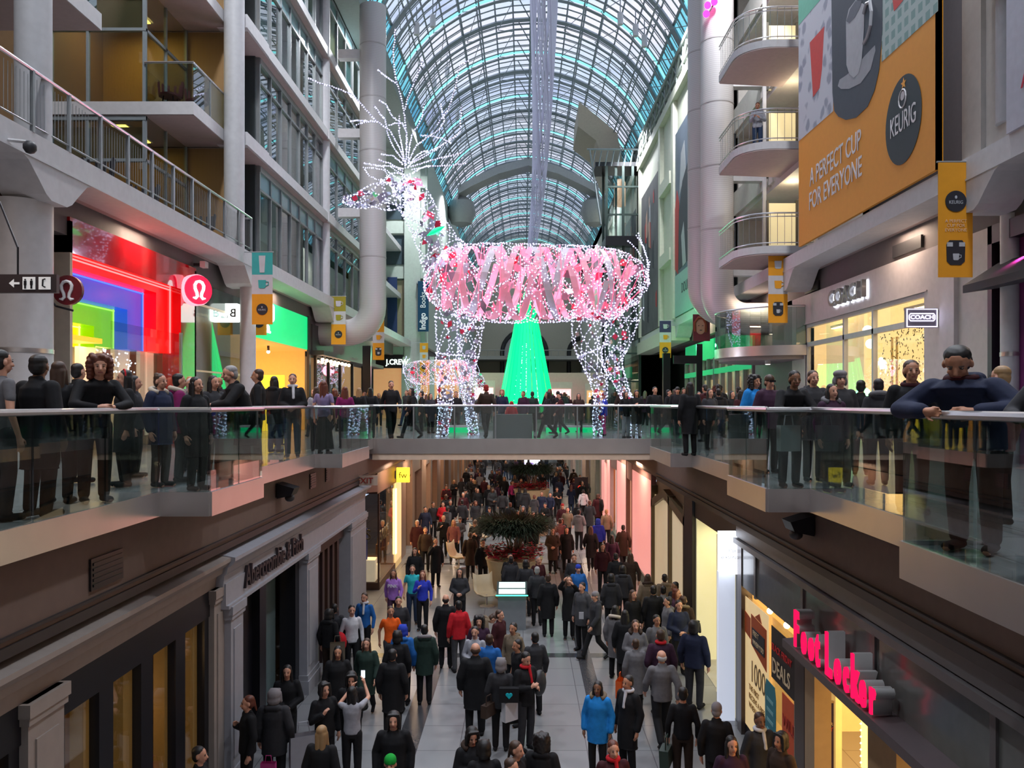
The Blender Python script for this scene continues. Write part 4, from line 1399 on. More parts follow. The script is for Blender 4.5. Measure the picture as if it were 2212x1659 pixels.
# green lit shops past the mezzanine
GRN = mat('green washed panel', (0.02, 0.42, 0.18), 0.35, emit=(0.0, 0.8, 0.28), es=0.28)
for i, (ya, yb, lab) in enumerate(((33.6, 40.2, 'green washed shop front just past the rounded mezzanine'), (40.4, 47.5, 'green washed shop front near the small indigo banner'))):
    t = thing('shop_front', lab, 'shop front', (9.3, ya, 0))
    MB().box(9.25, 9.5, ya, yb, 3.35, 4.3).build('fascia', GRN, t)
    lamp('AREA', 'shop_lamp', (10.3, (ya + yb) / 2, 3.2), 40, (1, 0.85, 0.6), 1, 5)
    MB().box(9.2, 9.4, ya, yb, 2.55, 2.8).build('header', GRN, t)
    m = MB()
    n_ = 5
    for k in range(n_ + 1):
        y = ya + (yb - ya) * k / n_
        m.box(9.22, 9.4, y - 0.06, y + 0.06, 0, 3.35)
    m.build('frame', GREY, t)
    bx(9.33, 9.35, ya, yb, 0, 3.3).build('pane', GLASS_S, t)
    m = MB()
    for k in range(n_):
        y = ya + (yb - ya) * (k + 0.5) / n_
        m.box(10.2, 10.25, y - 0.35, y + 0.4, 0, 2.4)
    m.build('display_back', mat('amber display', (0.7, 0.5, 0.3), 0.6, emit=(1, 0.66, 0.32), es=0.4), t)
    bx(10.9, 11, ya, yb, 0, 4).build('inner_wall', WHITE2, t)
one('wayfinding_pylon', MB().box(7.5, 7.75, 36.0, 36.15, 0, 3.7).box(6.5, 7.5, 36.0, 36.12, 2.85, 3.2), BLACK, 'black pylon with a dark arm sign before the green shop fronts', 'pylon')
t = one('sign_pylon', bx(6.9, 7.25, 41.0, 41.3, 0, 3.6), BLACK, 'black pylon standing under the small indigo banner', 'pylon')
t = thing('face_poster', 'poster of a smiling red haired woman under the duct elbow', 'poster', (8.3, 39, 4))
bx(7.95, 8.75, 39.0, 39.06, 4.05, 5.3).build('print', mat('poster plum', (0.22, 0.03, 0.05), 0.6), t)
m = MB().ball((8.3, 38.98, 4.72), (0.25, 0.02, 0.36), 0, 16, 10)
m.build('printed_face', mat('printed skin', (0.62, 0.30, 0.22), 0.6), t, True)
m = MB().tube([(8.05, 38.97, 4.5), (8.02, 38.97, 4.9), (8.2, 38.97, 5.14), (8.42, 38.97, 5.12), (8.56, 38.97, 4.85), (8.55, 38.97, 4.45)], 0.06, 6)
m.build('printed_hair', mat('printed red hair', (0.30, 0.06, 0.03), 0.6), t, True)
m = MB().ball((8.21, 38.955, 4.76), (0.035, 0.01, 0.016)).ball((8.4, 38.955, 4.76), (0.035, 0.01, 0.016)).ball((8.31, 38.955, 4.55), (0.07, 0.01, 0.02))
m.build('printed_features', INK, t)

# tall posters on the cream wall
t = thing('tall_poster', 'tall dark poster with red patches and a pale caption strip beside the duct', 'poster', (8.4, 43.4, L3))
bx(8.38, 8.42, 40.6, 46.0, 5.85, 15.9).build('print', mat('poster blue grey', (0.13, 0.16, 0.21), 0.6, noise=0.5, scale=0.5), t)
bx(8.36, 8.38, 40.6, 46.0, 5.85, 8.1).build('caption_strip', mat('poster aqua', (0.34, 0.50, 0.49), 0.6), t)


def blob(name, X, cy, cz, pts, m_, par):
    MB().prism([(X, cy + a, cz + b) for a, b in pts], (0.01, 0, 0)).build(name, m_, par)


PR = mat('poster scarlet', (0.50, 0.04, 0.04), 0.6)
PC = mat('poster charcoal', (0.03, 0.035, 0.045), 0.6)
PG = mat('poster pale grey', (0.42, 0.43, 0.46), 0.6)
blob('print_red_coat', 8.36, 45.0, 11.5, [(0.9, -3), (0.95, 0.2), (0.3, 1.2), (-0.3, 0.4), (0.0, -3.4)], PR, t)
blob('print_dark_coat', 8.365, 43.6, 11.5, [(1.2, -3.2), (1.3, -0.3), (0.2, 1.3), (-1.2, 1.9), (-2.9, 1.2), (-2.9, -3.0)], PC, t)
blob('print_pale_figure', 8.36, 43.2, 9.8, [(0.5, -1.5), (0.9, 0.2), (0.2, 0.8), (-0.4, -1.4)], PG, t)
blob('print_pale_sky', 8.37, 43.8, 13.8, [(0.9, -1.6), (0.4, 0.6), (-0.5, 1.0), (-0.9, -0.6)], PG, t)
text('lettering', 'DOUBLE T', PC, (8.355, 44.0, 6.95), (0, -1, 0), (0, 0, 1), 0.75, 0.01, t, xs=0.9)
text('lettering', 'DO', PW, (8.34, 41.8, 12.6), (0, -1, 0), (0, 0, 1), 1.1, 0.01, t)
t = thing('tall_poster', 'tall dark poster with scattered red clothes, farther along the cream wall', 'poster', (8.4, 54, L3))
bx(8.38, 8.42, 51.4, 59.0, 5.85, 15.6).build('print', mat('poster mixed grey', (0.10, 0.10, 0.11), 0.6, noise=0.7, scale=0.6), t)
for i in range(16):
    cy1, cz1 = rnd.uniform(52.2, 58.2), rnd.uniform(6.8, 14.6)
    s1 = rnd.uniform(0.4, 1.2)
    blob('print_patch', 8.36 + i * 0.001, cy1, cz1, [(-0.35 * s1, -s1), (0.4 * s1, -0.8 * s1), (0.5 * s1, 0.6 * s1), (-0.2 * s1, s1)], [PR, PG, PC, mat('poster skin', (0.45, 0.28, 0.22), 0.6)][i % 4], t)

# glass lift tower
t = thing('lift_tower', 'dark steel lift tower with a lit glass cab near the vault', 'lift', (7, 60, H))
m = MB()
for x, y in ((6.0, 60), (6.0, 62.4), (7.2, 60), (8.4, 60), (8.4, 62.4), (6.7, 60.2), (7.9, 60.1)):
    m.box(x - 0.09, x + 0.09, y - 0.09, y + 0.09, H, 18.2)
for z in [H + 2.0 * i for i in range(12)]:
    m.box(6, 8.4, 59.95, 60.05, z, z + 0.12)
m.build('frame', mat('dark lift steel', (0.04, 0.06, 0.055), 0.4, 0.4), t)
bx(6.0, 8.4, 60.0, 60.02, 0, 17.5).build('pane', GLASS, t)
MB().cyl(7.1, 61.2, 15.6, 17.3, 0.42, 16).ball((7.1, 61.2, 17.3), (0.42, 0.42, 0.3), 0, 16, 6).build('cab', mat('lit lift cab', (0.9, 0.55, 0.4), 0.4, emit=(1, 0.48, 0.28), es=1.2), t, True)
bx(5.9, 8.6, 59.6, 62.6, 12.4, 13.1).build('platform', BLACK, t)
bx(5.2, 8.6, 60, 62.8, 18.2, 18.5).build('platform', BLACK, t)
m = MB()
for i in range(8):
    m.tube([(5.0 + i * 0.45, 60, 18.2), (5.2 + i * 0.45, 60, 19.3)], 0.05, 4)
m.tube([(4.6, 60, 19.4), (8.6, 60, 19.4)], 0.07, 5).tube([(4.8, 60, 19.4), (5.6, 60, 14)], 0.06, 5)
m.build('lattice', FRAME, t)
# big beige box hanging beside the lift, under the vault
t = one('service_pod', MB().prism([(4.3, 64, 24.3), (7.2, 64, 21.9), (7.8, 64, 19.2), (6.6, 64, 18.6), (5.6, 64, 21.3), (4.2, 64, 22.4)], (0, 6, 0)), mat('beige pod', (0.46, 0.40, 0.30), 0.6), 'beige angular enclosure tucked under the glass roof above the lift', 'enclosure')
# ================================================================ lower level, left: white fashion house
LSW = mat('grey white moulding', (0.38, 0.38, 0.42), 0.5)
LSB = mat('cream grey moulding', (0.34, 0.29, 0.26), 0.5)
t = thing('shop_front', 'white classical shop front with pilasters and black raised lettering', 'shop front', (-5, 17, H))


def cornice(mb, X, y0, y1, out=0.25):
    prof = [(X - 0.3, -1.26), (X + out, -1.36), (X + out, -1.42), (X + out - 0.07, -1.5), (X + out - 0.12, -1.52), (X + out - 0.14, -1.62), (X + 0.02, -1.66), (X, -1.84), (X - 0.3, -1.84)]
    mb.prism([(x, y0, z) for x, z in prof], (0, y1 - y0, 0))


m = MB()
cornice(m, -5.0, 3.0, 13.6)
m.build('cornice', LSB, t)
m = MB()
cornice(m, -4.88, 13.55, 25.7, 0.2)
m.build('portal_cornice', LSW, t)
m = MB().box(-5.2, -4.85, 13.6, 25.6, -2.16, -1.8)
m.box(-5.2, -4.80, 13.6, 25.6, -2.22, -2.16)
m.build('frieze', LSW, t)


def pilaster(y0, y1, X, mt, name='pilaster', top=-1.84):
    m = MB()
    m.box(X - 0.35, X, y0, y1, H, top)
    m.box(X - 0.35, X + 0.05, y0 - 0.05, y1 + 0.05, H, H + 0.3).box(X - 0.35, X + 0.025, y0 - 0.03, y1 + 0.03, H + 0.3, H + 0.42)
    m.box(X - 0.35, X + 0.05, y0 - 0.05, y1 + 0.05, top - 0.14, top).box(X - 0.35, X + 0.03, y0 - 0.03, y1 + 0.03, top - 0.22, top - 0.14)
    m.box(X, X + 0.02, y0 + 0.12, y1 - 0.12, H + 0.6, top - 0.4)
    return m.build(name, mt, t)


pilaster(8.3, 8.95, -4.93, LSB)
pilaster(13.3, 13.75, -4.93, LSB)
pilaster(13.75, 14.35, -4.82, LSW, top=-2.2)
pilaster(18.6, 19.6, -4.82, LSW, top=-2.2)
pilaster(23.3, 25.6, -4.82, LSW, top=-2.2)
for ya, yb, n_ in ((4.0, 8.3, 3), (8.95, 13.3, 4)):
    m = MB()
    m.box(-5.2, -5.0, ya, yb, -2.25, -1.84).box(-5.2, -5.0, ya, yb, H, H + 0.4)
    for i in range(n_ + 1):
        y = ya + (yb - ya) * i / n_
        m.box(-5.2, -5.02, y - 0.17, y + 0.17, H, -1.9)
    m.build('window_frame', BLACK, t)
    m = MB()
    for i in range(n_):
        y = ya + (yb - ya) * (i + 1) / n_
        m.box(-5.3, -5.14, y - (0.30, 0.42, 0.27, 0.36)[i % 4], y - 0.17, H, -2.2)
    m.build('shutter_edge', mat('ochre shutter edge', (0.34, 0.20, 0.06), 0.6, emit=(1, 0.5, 0.1), es=0.05), t)
    bx(-5.12, -5.1, ya, yb, H + 0.4, -2.2).build('pane', GLASS_S, t)
m = MB().box(-5.35, -5.0, 14.35, 18.6, -2.35, -2.2).box(-5.35, -5.1, 14.35, 14.55, H, -2.3).box(-5.35, -5.0, 18.3, 18.6, H, -2.3).box(-5.35, -5.15, 16.3, 16.7, H, -2.3).box(-5.4, -5.3, 14.6, 16.4, H, -2.5)
m.build('door_frame', BLACK, t)
bx(-5.5, -5.44, 16.7, 18.3, H, -2.4).build('door_panel', mat('teal grey shop interior', (0.10, 0.15, 0.16), 0.6), t)
m = MB()
for i, y in enumerate((19.75, 20.3, 20.85, 21.4, 21.95, 22.5)):
    m.box(-5.2, -5.02, y, y + 0.22, H, -2.5)
m.box(-5.2, -5.0, 19.6, 23.2, -2.55, -2.2)
m.build('window_frame', mat('dark maroon frame', (0.04, 0.02, 0.02), 0.4), t)
m = MB()
for i, y in enumerate((20.0, 20.55, 21.1, 21.65, 22.2)):
    m.box(-5.3, -5.16, y, y + 0.3, H, -2.5, i % 2)
m.build('shutter', [mat('ochre shutter', (0.50, 0.30, 0.10), 0.6, emit=(1, 0.5, 0.1), es=0.06), mat('grey shutter', (0.20, 0.19, 0.18), 0.6)], t)
m = MB().box(-7.6, -7.5, 3, 25.6, H, -1.3).box(-7.6, -5.2, 25.5, 25.6, H, -1.3).box(-7.6, -5.3, 3, 25.6, -1.9, -1.8)
m.build('inner_wall', mat('dark brown interior', (0.07, 0.04, 0.03), 0.7), t)
text('lettering', 'Abercrombie & Fitch', mat('black raised letter', (0.03, 0.02, 0.025), 0.4), (-4.83, 14.45, -2.05), (0, 1, 0), (0, 0, 1), 0.52, 0.05, t, xs=0.86, bold=0.012)
lamp('POINT', 'shop_lamp', (-5.9, 11.3, -3.2), 14, (1, 0.6, 0.25), 0.15)
t = tag(bx(-5.8, -5.72, 10.4, 11.0, H, -2.6).build('curtain', mat('gold curtain', (0.35, 0.2, 0.05), 0.6)), 'gold brown curtain strip inside the dark shop window', 'curtain')

# bulkhead fittings
for i, (X, y, z, a, b, lab) in enumerate(((-4.84, 9.3, -0.95, 0.75, 0.36, 'large dark air vent on the brown bulkhead over the dark shop window'), (-4.84, 18.9, -0.80, 0.5, 0.34, 'square dark air vent near the bridge, first of the pair'), (-4.84, 20.4, -0.78, 0.42, 0.34, 'square dark air vent near the bridge, second of the pair'))):
    t = thing('air_vent', lab, 'vent', (X, y, z))
    MB().box(X, X + 0.02, y, y + a, z, z + b).build('frame', BLACK, t)
    m = MB()
    for k in range(5):
        m.box(X + 0.02, X + 0.03, y + 0.04, y + a - 0.04, z + 0.04 + k * (b - 0.06) / 5, z + 0.07 + k * (b - 0.06) / 5)
    m.build('slat', BLACK, t)
for X, y, z, s, lab in ((-4.82, 16.3, -0.72, 1, 'dark floodlight box on the brown bulkhead beside the black lettering'), (4.16, 11.9, -0.75, -1, 'dark floodlight box on the brown bulkhead above the red lettering')):
    t = thing('wall_floodlight', lab, 'lamp', (X, y, z))
    MB().prism([(X, y, z), (X + s * 0.28, y, z + 0.06), (X + s * 0.34, y, z + 0.2), (X, y, z + 0.3)], (0, 0.42, 0)).build('housing', BLACK, t)
    MB().ball((X + s * 0.2, y + 0.2, z), (0.1, 0.12, 0.08), 0, 10, 6).build('lens', DARK, t, True)

# left: corner window with SALE lettering
t = thing('shop_front', 'bright glazed corner shop with SALE lettering and a brown canopy', 'shop front', (-5.04, 31, H))
m = MB().box(-7.8, -5.0, 28.6, 34.6, -1.97, -1.5).prism([(-5.6, 26.0, -1.3), (-5.0, 28.6, -1.3), (-5.0, 28.6, -1.9), (-5.6, 26.0, -1.7)], (-0.6, 0, 0))
m.box(-7.8, -5.0, 28.6, 34.6, -1.5, -1.26)
m.build('canopy', mat('brown canopy', (0.12, 0.06, 0.045), 0.5), t)
WL = mat('bright cream display', (0.9, 0.72, 0.45), 0.6, emit=(1, 0.66, 0.28), es=0.62)
m = MB().box(-6.6, -6.5, 29.1, 34.2, H, -2).box(-5.08, -5.0, 32.6, 34.2, H, -2.0)
m.build('display_back', WL, t)
MB().box(-5.03, -5.02, 29.0, 32.6, H + 0.25, -2.0).box(-6.6, -5.03, 29.0, 29.012, H + 0.25, -2.0).build('pane', GLASS_S, t)
MB().box(-6.6, -5.0, 28.98, 34.2, H, H + 0.25).box(-5.06, -5.0, 28.97, 29.03, H, -2).box(-5.75, -5.7, 28.97, 29.03, H, -2).build('base', mat('brown plinth', (0.10, 0.05, 0.035), 0.5), t)
bx(-5.0, -4.96, 32.5, 32.75, H + .6, -2.2).build('light_column', glow('warm tube glow', (1, 0.62, 0.2), 5), t)
for s_, org_, rt_ in (('SALE', (-5.01, 29.15, -3.75), (0, 1, 0)),):
    text('lettering', s_, mat('dark gold letter', (0.12, 0.09, 0.05), 0.4), org_, rt_, (0, 0, 1), 0.62, 0.02, t, xs=1.3, space=1.15)
text('lettering', 'S', mat('dark gold letter', (0.12, 0.09, 0.05), 0.4), (-5.5, 28.97, -3.6), (1, 0, 0), (0, 0, 1), 0.5, 0.02, t)
text('blue_panel', 'I', mat('blue lit panel', (0.1, 0.14, 0.6), 0.5), (-5.72, 29.3, H + 0.4), (1, 0, 0), (0, 0, 1), 2.4, 0.02, t, xs=0.5, bold=0.03)
lamp('AREA', 'shop_lamp', (-5.8, 31, -2.1), 120, (1, 0.68, 0.3), 1.2, 3)
for i, (x, y, hh, lab) in enumerate(((-5.35, 29.3, 0.75, 'white display block by the glass corner, tallest of three'), (-5.3, 29.75, 0.5, 'white display block behind the tallest one'), (-5.5, 30.3, 0.62, 'white display block with a shoe on it'))):
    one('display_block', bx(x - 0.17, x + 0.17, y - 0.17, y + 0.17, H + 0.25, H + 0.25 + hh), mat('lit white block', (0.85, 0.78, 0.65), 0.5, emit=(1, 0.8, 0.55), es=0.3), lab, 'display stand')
for i, (x, y, z, lab) in enumerate(((-5.3, 30.1, -4.3, 'brown handbag on a wire in the corner window, upper'), (-5.25, 30.9, -4.55, 'brown handbag on a wire in the corner window, lower'))):
    tb = thing('handbag', lab, 'bag', (x, y, z))
    MB().prism([(x, y - 0.18, z), (x, y + 0.18, z), (x, y + 0.14, z + 0.36), (x, y - 0.14, z + 0.36)], (0.12, 0, 0)).build('bag_body', mat('brown hide', (0.10, 0.045, 0.02), 0.4), tb)
    MB().tube([(x + 0.05, y - 0.1, z + 0.34), (x + 0.05, y, z + 0.6), (x + 0.05, y + 0.1, z + 0.34)], 0.012, 5).build('handle', mat('brown hide', (0.10, 0.045, 0.02), 0.4), tb)
t = thing('blade_sign', 'small glowing yellow square sign over the bright corner shop', 'sign', (-4.7, 32.6, -1.5))
bx(-4.95, -4.45, 32.55, 32.7, -1.95, -1.38).build('light_box', glow('amber box', (1, 0.52, 0.02), 4.0), t)
bx(-5.0, -4.95, 32.5, 32.75, -1.8, -1.5).build('bracket', DARK, t)
text('lettering', 'fw', BLACK, (-4.86, 32.53, -1.78), (1, 0, 0), (0, 0, 1), 0.34, 0.01, t)
t = thing('exit_sign', 'pale EXIT sign hanging under the corner of the walkway', 'sign', (-4.7, 24.6, -1.0))
bx(-5.05, -4.3, 24.6, 24.66, -1.28, -1.0).build('panel', mat('exit panel', (0.5, 0.36, 0.28), 0.5), t)
text('lettering', 'EXIT', mat('exit red', (0.35, 0.03, 0.02), 0.5), (-4.92, 24.59, -1.22), (1, 0, 0), (0, 0, 1), 0.24, 0.01, t, bold=0.01)

# left beyond: brown piers and warm shops down the mall
PIER = mat('copper brown pier', (0.30, 0.19, 0.13), 0.35)
WARM = mat('warm shop glow', (0.8, 0.45, 0.2), 0.6, emit=(1, 0.50, 0.2), es=0.5)
WARM2 = mat('dim warm shop', (0.4, 0.26, 0.15), 0.6, emit=(1, 0.55, 0.3), es=0.12)
y = 34.6
i = 0
labs = ['first', 'second', 'third', 'fourth', 'fifth', 'sixth', 'seventh', 'eighth', 'ninth', 'tenth']
while y < 108:
    L = 7.5
    t = thing('shop_front', 'warm lit shop front between brown piers under the bridge, %s past the corner shop' % labs[i], 'shop front', (-5.05, y, H))
    for a, b in ((y, y + 1.3), (y + 3.4, y + 4.2), (y + L - 0.6, y + L)):
        bx(-5.5, -5.05, a, b, H, -1.26).build('pier', PIER, t)
    bx(-5.4, -5.1, y, y + L, -2.1, -1.26).build('header', PIER, t)
    bx(-5.9, -5.8, y + 1.3, y + L, H, -2.0).build('display_back', WARM if i % 3 == 1 else WARM2, t)
    bx(-5.3, -5.29, y + 1.3, y + L, H, -2.1).build('pane', GLASS_S, t)
    t = thing('shop_front', 'glass shop front beyond the pink walls on the other side, %s one' % labs[i], 'shop front', (4.4, y + 12, H))
    if y + 12 < 112:
        yy = y + 12.4
        for a, b in ((yy, yy + 0.5), (yy + 3.4, yy + 3.7), (yy + L - 0.5, yy + L)):
            bx(4.36, 4.8, a, b, H, -1.26).build('pier', mat('pale pier', (0.5, 0.42, 0.38), 0.4), t)
        bx(4.4, 4.7, yy, yy + L, -2.1, -1.26).build('header', mat('pale pier', (0.5, 0.42, 0.38), 0.4), t)
        bx(5.6, 5.7, yy, yy + L, H, -2.0).build('display_back', WARM2 if i % 2 else mat('mint shop glow', (0.2, 0.5, 0.4), 0.6, emit=(0.2, 1, 0.7), es=0.15), t)
    else:
        bpy.data.objects.remove(t)
    y += L
    i += 1
m = MB()
m.box(-5.05, -4.9, 34.6, FAR, -1.26, -1.0)
struct('trim_13', m, PIER)
t = thing('video_screen', 'bright white and violet video screen deep in the lower mall', 'screen', (0.2, 72, -3.6))
bx(0.05, 1.5, 72, 72.1, -4.4, -3.3).build('bezel', BLACK, t)
m, nt_, b_ = _new('screen picture')
n1 = nt_.nodes.new('ShaderNodeTexNoise')
n1.inputs['Scale'].default_value = 5
r1 = nt_.nodes.new('ShaderNodeValToRGB')
r1.color_ramp.elements[0].color = (0.15, 0.05, 0.5, 1)
r1.color_ramp.elements[0].position = 0.42
r1.color_ramp.elements[1].color = (0.85, 0.95, 1, 1)
r1.color_ramp.elements[1].position = 0.5
nt_.links.new(n1.outputs['Fac'], r1.inputs['Fac'])
nt_.links.new(r1.outputs['Color'], b_.inputs['Emission Color'])
b_.inputs['Emission Strength'].default_value = 2.4
bx(0.1, 1.45, 71.97, 72, -4.35, -3.35).build('picture', m, t)
t = thing('menu_screen', 'small black screen with a red lips picture by the pink shops', 'screen', (3.2, 50, -3.3))
bx(3.1, 3.9, 50, 50.1, -4.6, -3.3).build('bezel', BLACK, t)
MB().ball((3.5, 49.98, -3.9), (0.22, 0.02, 0.12), 0, 12, 6).build('lips_picture', glow('lips', (0.8, 0.05, 0.03), 1.2), t, True)

# ================================================================ lower right: red lettered shoe shop
t = thing('shop_front', 'shoe shop with a grey glass fascia and bright yellow interior', 'shop front', (4.35, 12, H))
m = MB()
for y in (5.0, 7.6, 10.2, 12.8, 15.4):
    m.box(4.30, 4.36, y + 0.02, min(16.5, y + 2.56), -2.44, -1.5)
m.build('fascia_panel', mat('smoked fascia glass', (0.12, 0.125, 0.12), 0.18, noise=0.15), t)
m = MB().box(4.24, 4.5, 3, 16.6, -1.5, -1.26).box(4.18, 4.5, 3, 16.6, -1.62, -1.52)
for y in (7.6, 10.2, 12.8, 15.4):
    m.box(4.27, 4.36, y - 0.07, y + 0.03, -2.46, -1.6)
m.build('fascia_frame', mat('grey bronze metal', (0.15, 0.14, 0.145), 0.4, 0.4), t)
MB().prism([(3.98, 3, -2.46), (4.4, 3, -2.42), (4.4, 3, -2.62), (3.98, 3, -2.58)], (0, 9.8, 0)).build('canopy', mat('brown black canopy', (0.10, 0.08, 0.085), 0.4), t)
for q in (bx(4.28, 4.5, 16.35, 16.65, H, -1.4), bx(4.3, 4.5, 12.75, 13.2, H, -2.5)):
    q.build('jamb', mat('bronze jamb', (0.09, 0.065, 0.06), 0.3, 0.4), t)
for q in (bx(4.3, 4.55, 12.3, 12.72, H, -2.6), bx(4.3, 4.55, 9.6, 10.4, H, -2.6), bx(4.3, 4.5, 7.4, 7.8, H, -2.6)):
    q.build('door_post', mat('champagne metal post', (0.52, 0.36, 0.2), 0.3, 0.5), t)
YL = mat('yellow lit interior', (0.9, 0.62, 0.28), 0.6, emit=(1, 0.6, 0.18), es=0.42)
m = MB().box(9.0, 9.1, 3, 16.6, H, -2.5).box(4.5, 9.0, 16.5, 16.6, H, -2.5).box(4.5, 9.0, 3, 16.6, -2.5, -2.4)
m.box(4.95, 5.05, 13.2, 16.4, H + 0.3, -2.6)
m.build('inner_wall', YL, t)
bx(4.38, 4.39, 13.2, 16.35, H + 0.25, -2.6).build('pane', GLASS_S, t)
bx(4.36, 4.5, 13.2, 16.4, H, H + 0.25).build('sill', BLACK, t)
lamp('AREA', 'shop_lamp', (6.2, 11, -2.55), 260, (1, 0.66, 0.28), 2.5, 8)
for y, lab in ((15.6, 'hot spot lamp over the sale posters, deepest in the window'), (14.6, 'hot spot lamp over the sale posters, next along')):
    sl_ = thing('spot_lamp', lab, 'lamp', (4.7, y, -2.7))
    MB().ball((4.62, y, -2.74), 0.06).build('bulb', glow('hot bulb', (1, 0.7, 0.3), 22, False), sl_)
    MB().cyl(4.62, y, -2.68, -2.5, 0.05, 8).build('socket', BLACK, sl_)
# raised red script letters, each its own, on grey cans
RED = glow('neon red face', (1.0, 0.005, 0.06), 1.8)
CAN = mat('letter can grey', (0.42, 0.42, 0.42), 0.5)
sg = thing('raised_sign', 'red glowing raised shoe shop name over the canopy', 'sign', (4.1, 11, -2.4))
yy = 12.30
for ch, adv, sz in (('F', 0.33, 0.74), ('o', 0.30, 0.62), ('o', 0.28, 0.62), ('t', 0.36, 0.70), ('L', 0.33, 0.78), ('o', 0.30, 0.64), ('c', 0.24, 0.62), ('k', 0.26, 0.74), ('e', 0.28, 0.62), ('r', 0.2, 0.62)):
    text('letter_face', ch, RED, (4.0, yy, -2.40), (0, -1, 0), (0, 0, 1), sz * 0.98, 0.03, sg, xs=0.60, bold=0.028)
    text('letter_can', ch, CAN, (4.12, yy, -2.40), (0, -1, 0), (0, 0, 1), sz, 0.22, sg, xs=0.60, bold=0.025)
    yy -= adv
lamp('AREA', 'sign_glow_lamp', (3.9, 11, -2.1), 5, (1, 0.02, 0.06), 0.4, 2.8, rot=(0, 90, 0))
# posters in the window
t = thing('window_poster', 'cream poster with the number 1000 and an orange flag in the shoe shop window', 'poster', (4.36, 15.4, -4))
bx(4.345, 4.355, 14.75, 16.3, -5.1, -2.62).build('sheet', mat('pale amber sheet', (0.85, 0.68, 0.40), 0.6, emit=(1, 0.70, 0.32), es=0.35), t)
m = MB().prism([(4.335, 15.85, -2.85), (4.335, 14.85, -2.9), (4.335, 14.85, -3.65), (4.335, 15.85, -3.42)], (0.006, 0, 0))
m.prism([(4.335, 15.6, -2.85), (4.335, 15.15, -2.87), (4.335, 15.3, -2.72)], (0.006, 0, 0))
m.prism([(4.336, 16.3, -2.9), (4.336, 15.9, -2.95), (4.336, 15.9, -3.35), (4.336, 16.3, -3.3)], (0.006, 0, 0))
m.build('orange_print', mat('orange print', (0.42, 0.07, 0.01), 0.6), t)
bx(4.326, 4.334, 14.95, 15.75, -3.42, -3.08).build('dark_print', INK, t)
for s_, z_, sz_ in (('FREE T', -3.2, 0.13), ('WHEN YOU', -3.37, 0.13)):
    text('lettering', s_, mat('cream ink', (0.7, 0.55, 0.35), 0.6), (4.32, 15.68, z_), (0, -1, 0), (0, 0, 1), sz_, 0.006, t)
AI = mat('amber ink', (0.30, 0.17, 0.04), 0.6)
text('lettering', '1000', mat('khaki ink', (0.20, 0.13, 0.05), 0.6), (4.336, 15.9, -4.12), (0, -1, 0), (0, 0, 1), 0.58, 0.006, t, xs=0.86)
for i, s_ in enumerate(('THE FIRST', 'RECEIVE A FREE', 'WHEN YOU BUY')):
    text('lettering', s_, AI, (4.336, 16.0, -4.32 - i * 0.17), (0, -1, 0), (0, 0, 1), 0.15, 0.006, t)
t = thing('window_poster', 'black DEALS poster above a red one in the shoe shop window', 'poster', (4.34, 14, -4))
bx(4.335, 4.345, 13.25, 14.55, -3.62, -2.72).build('sheet', mat('black sheet', (0.02, 0.015, 0.015), 0.5), t)
text('lettering', 'DEALS', mat('cream ink', (0.7, 0.55, 0.35), 0.6), (4.325, 14.48, -3.5), (0, -1, 0), (0, 0, 1), 0.36, 0.006, t, xs=0.95, bold=0.012)
text('lettering', 'BLACK FRIDAY', mat('red ink', (0.6, 0.02, 0.02), 0.6), (4.325, 14.5, -3.12), (0, -1, 0), (0, 0, 1), 0.17, 0.006, t, bold=0.012, xs=0.95)
bx(4.335, 4.345, 13.25, 13.95, H + 0.3, -3.68).build('red_sheet', mat('orange red sheet', (0.65, 0.10, 0.03), 0.6), t)
text('lettering', 'WILD', mat('dark red ink', (0.4, 0.03, 0.02), 0.6), (4.325, 13.9, -4.2), (0, -1, 0), (0, 0, 1), 0.28, 0.006, t)
t = thing('window_poster', 'tall teal blue banner between the cream and red posters', 'poster', (4.33, 14.5, -4))
MB().prism([(4.33, 14.85, -3.75), (4.33, 14.35, -3.75), (4.33, 14.28, -3.95), (4.33, 14.3, -5.2), (4.33, 14.9, -5.2), (4.33, 14.92, -3.95)], (0.008, 0, 0)).build('sheet', mat('teal sheet', (0.03, 0.20, 0.25), 0.5), t)
m = MB()
for i in range(6):
    m.box(4.325, 4.33, 14.42, 14.8, -4.1 - i * 0.18, -4.04 - i * 0.18)
m.build('printed_lines', mat('pale teal ink', (0.2, 0.42, 0.45), 0.6), t)
t = thing('standing_poster', 'dark violet CHECK OUT OUR BLACK FRIDAY DEALS poster facing the mall', 'poster', (4.7, 13.3, H))
bx(4.33, 4.95, 13.28, 13.32, H, -3.60).build('board', mat('violet black board', (0.045, 0.025, 0.10), 0.5), t)
MB().box(4.32, 4.96, 13.26, 13.28, -3.62, -3.59).box(4.32, 4.335, 13.26, 13.28, H, -3.6).build('edge', mat('amber edge', (0.5, 0.35, 0.2), 0.5), t)
for s_, z_, sz_, c_ in (('CHECK OUT OUR', -3.98, 0.072, 'cream ink'), ('BLACK FRIDAY', -4.07, 0.088, 'red ink'), ('DEALS', -4.22, 0.15, 'cream ink')):
    text('lettering', s_, _mats[c_], (4.64, 13.265, z_), (1, 0, 0), (0, 0, 1), sz_, 0.006, t, align='CENTER', bold=0.012)
m = MB()
for a in (-38, 0, 38):
    s1, c1 = math.sin(R(a)), math.cos(R(a))
    m.prism([(4.64 + s1 * 0.01, 13.26, -3.84), (4.64 + s1 * 0.06 - c1 * 0.028, 13.26, -3.84 + c1 * 0.06), (4.64 + s1 * 0.11, 13.26, -3.84 + c1 * 0.11), (4.64 + s1 * 0.06 + c1 * 0.028, 13.26, -3.84 + c1 * 0.06)], (0, 0.006, 0))
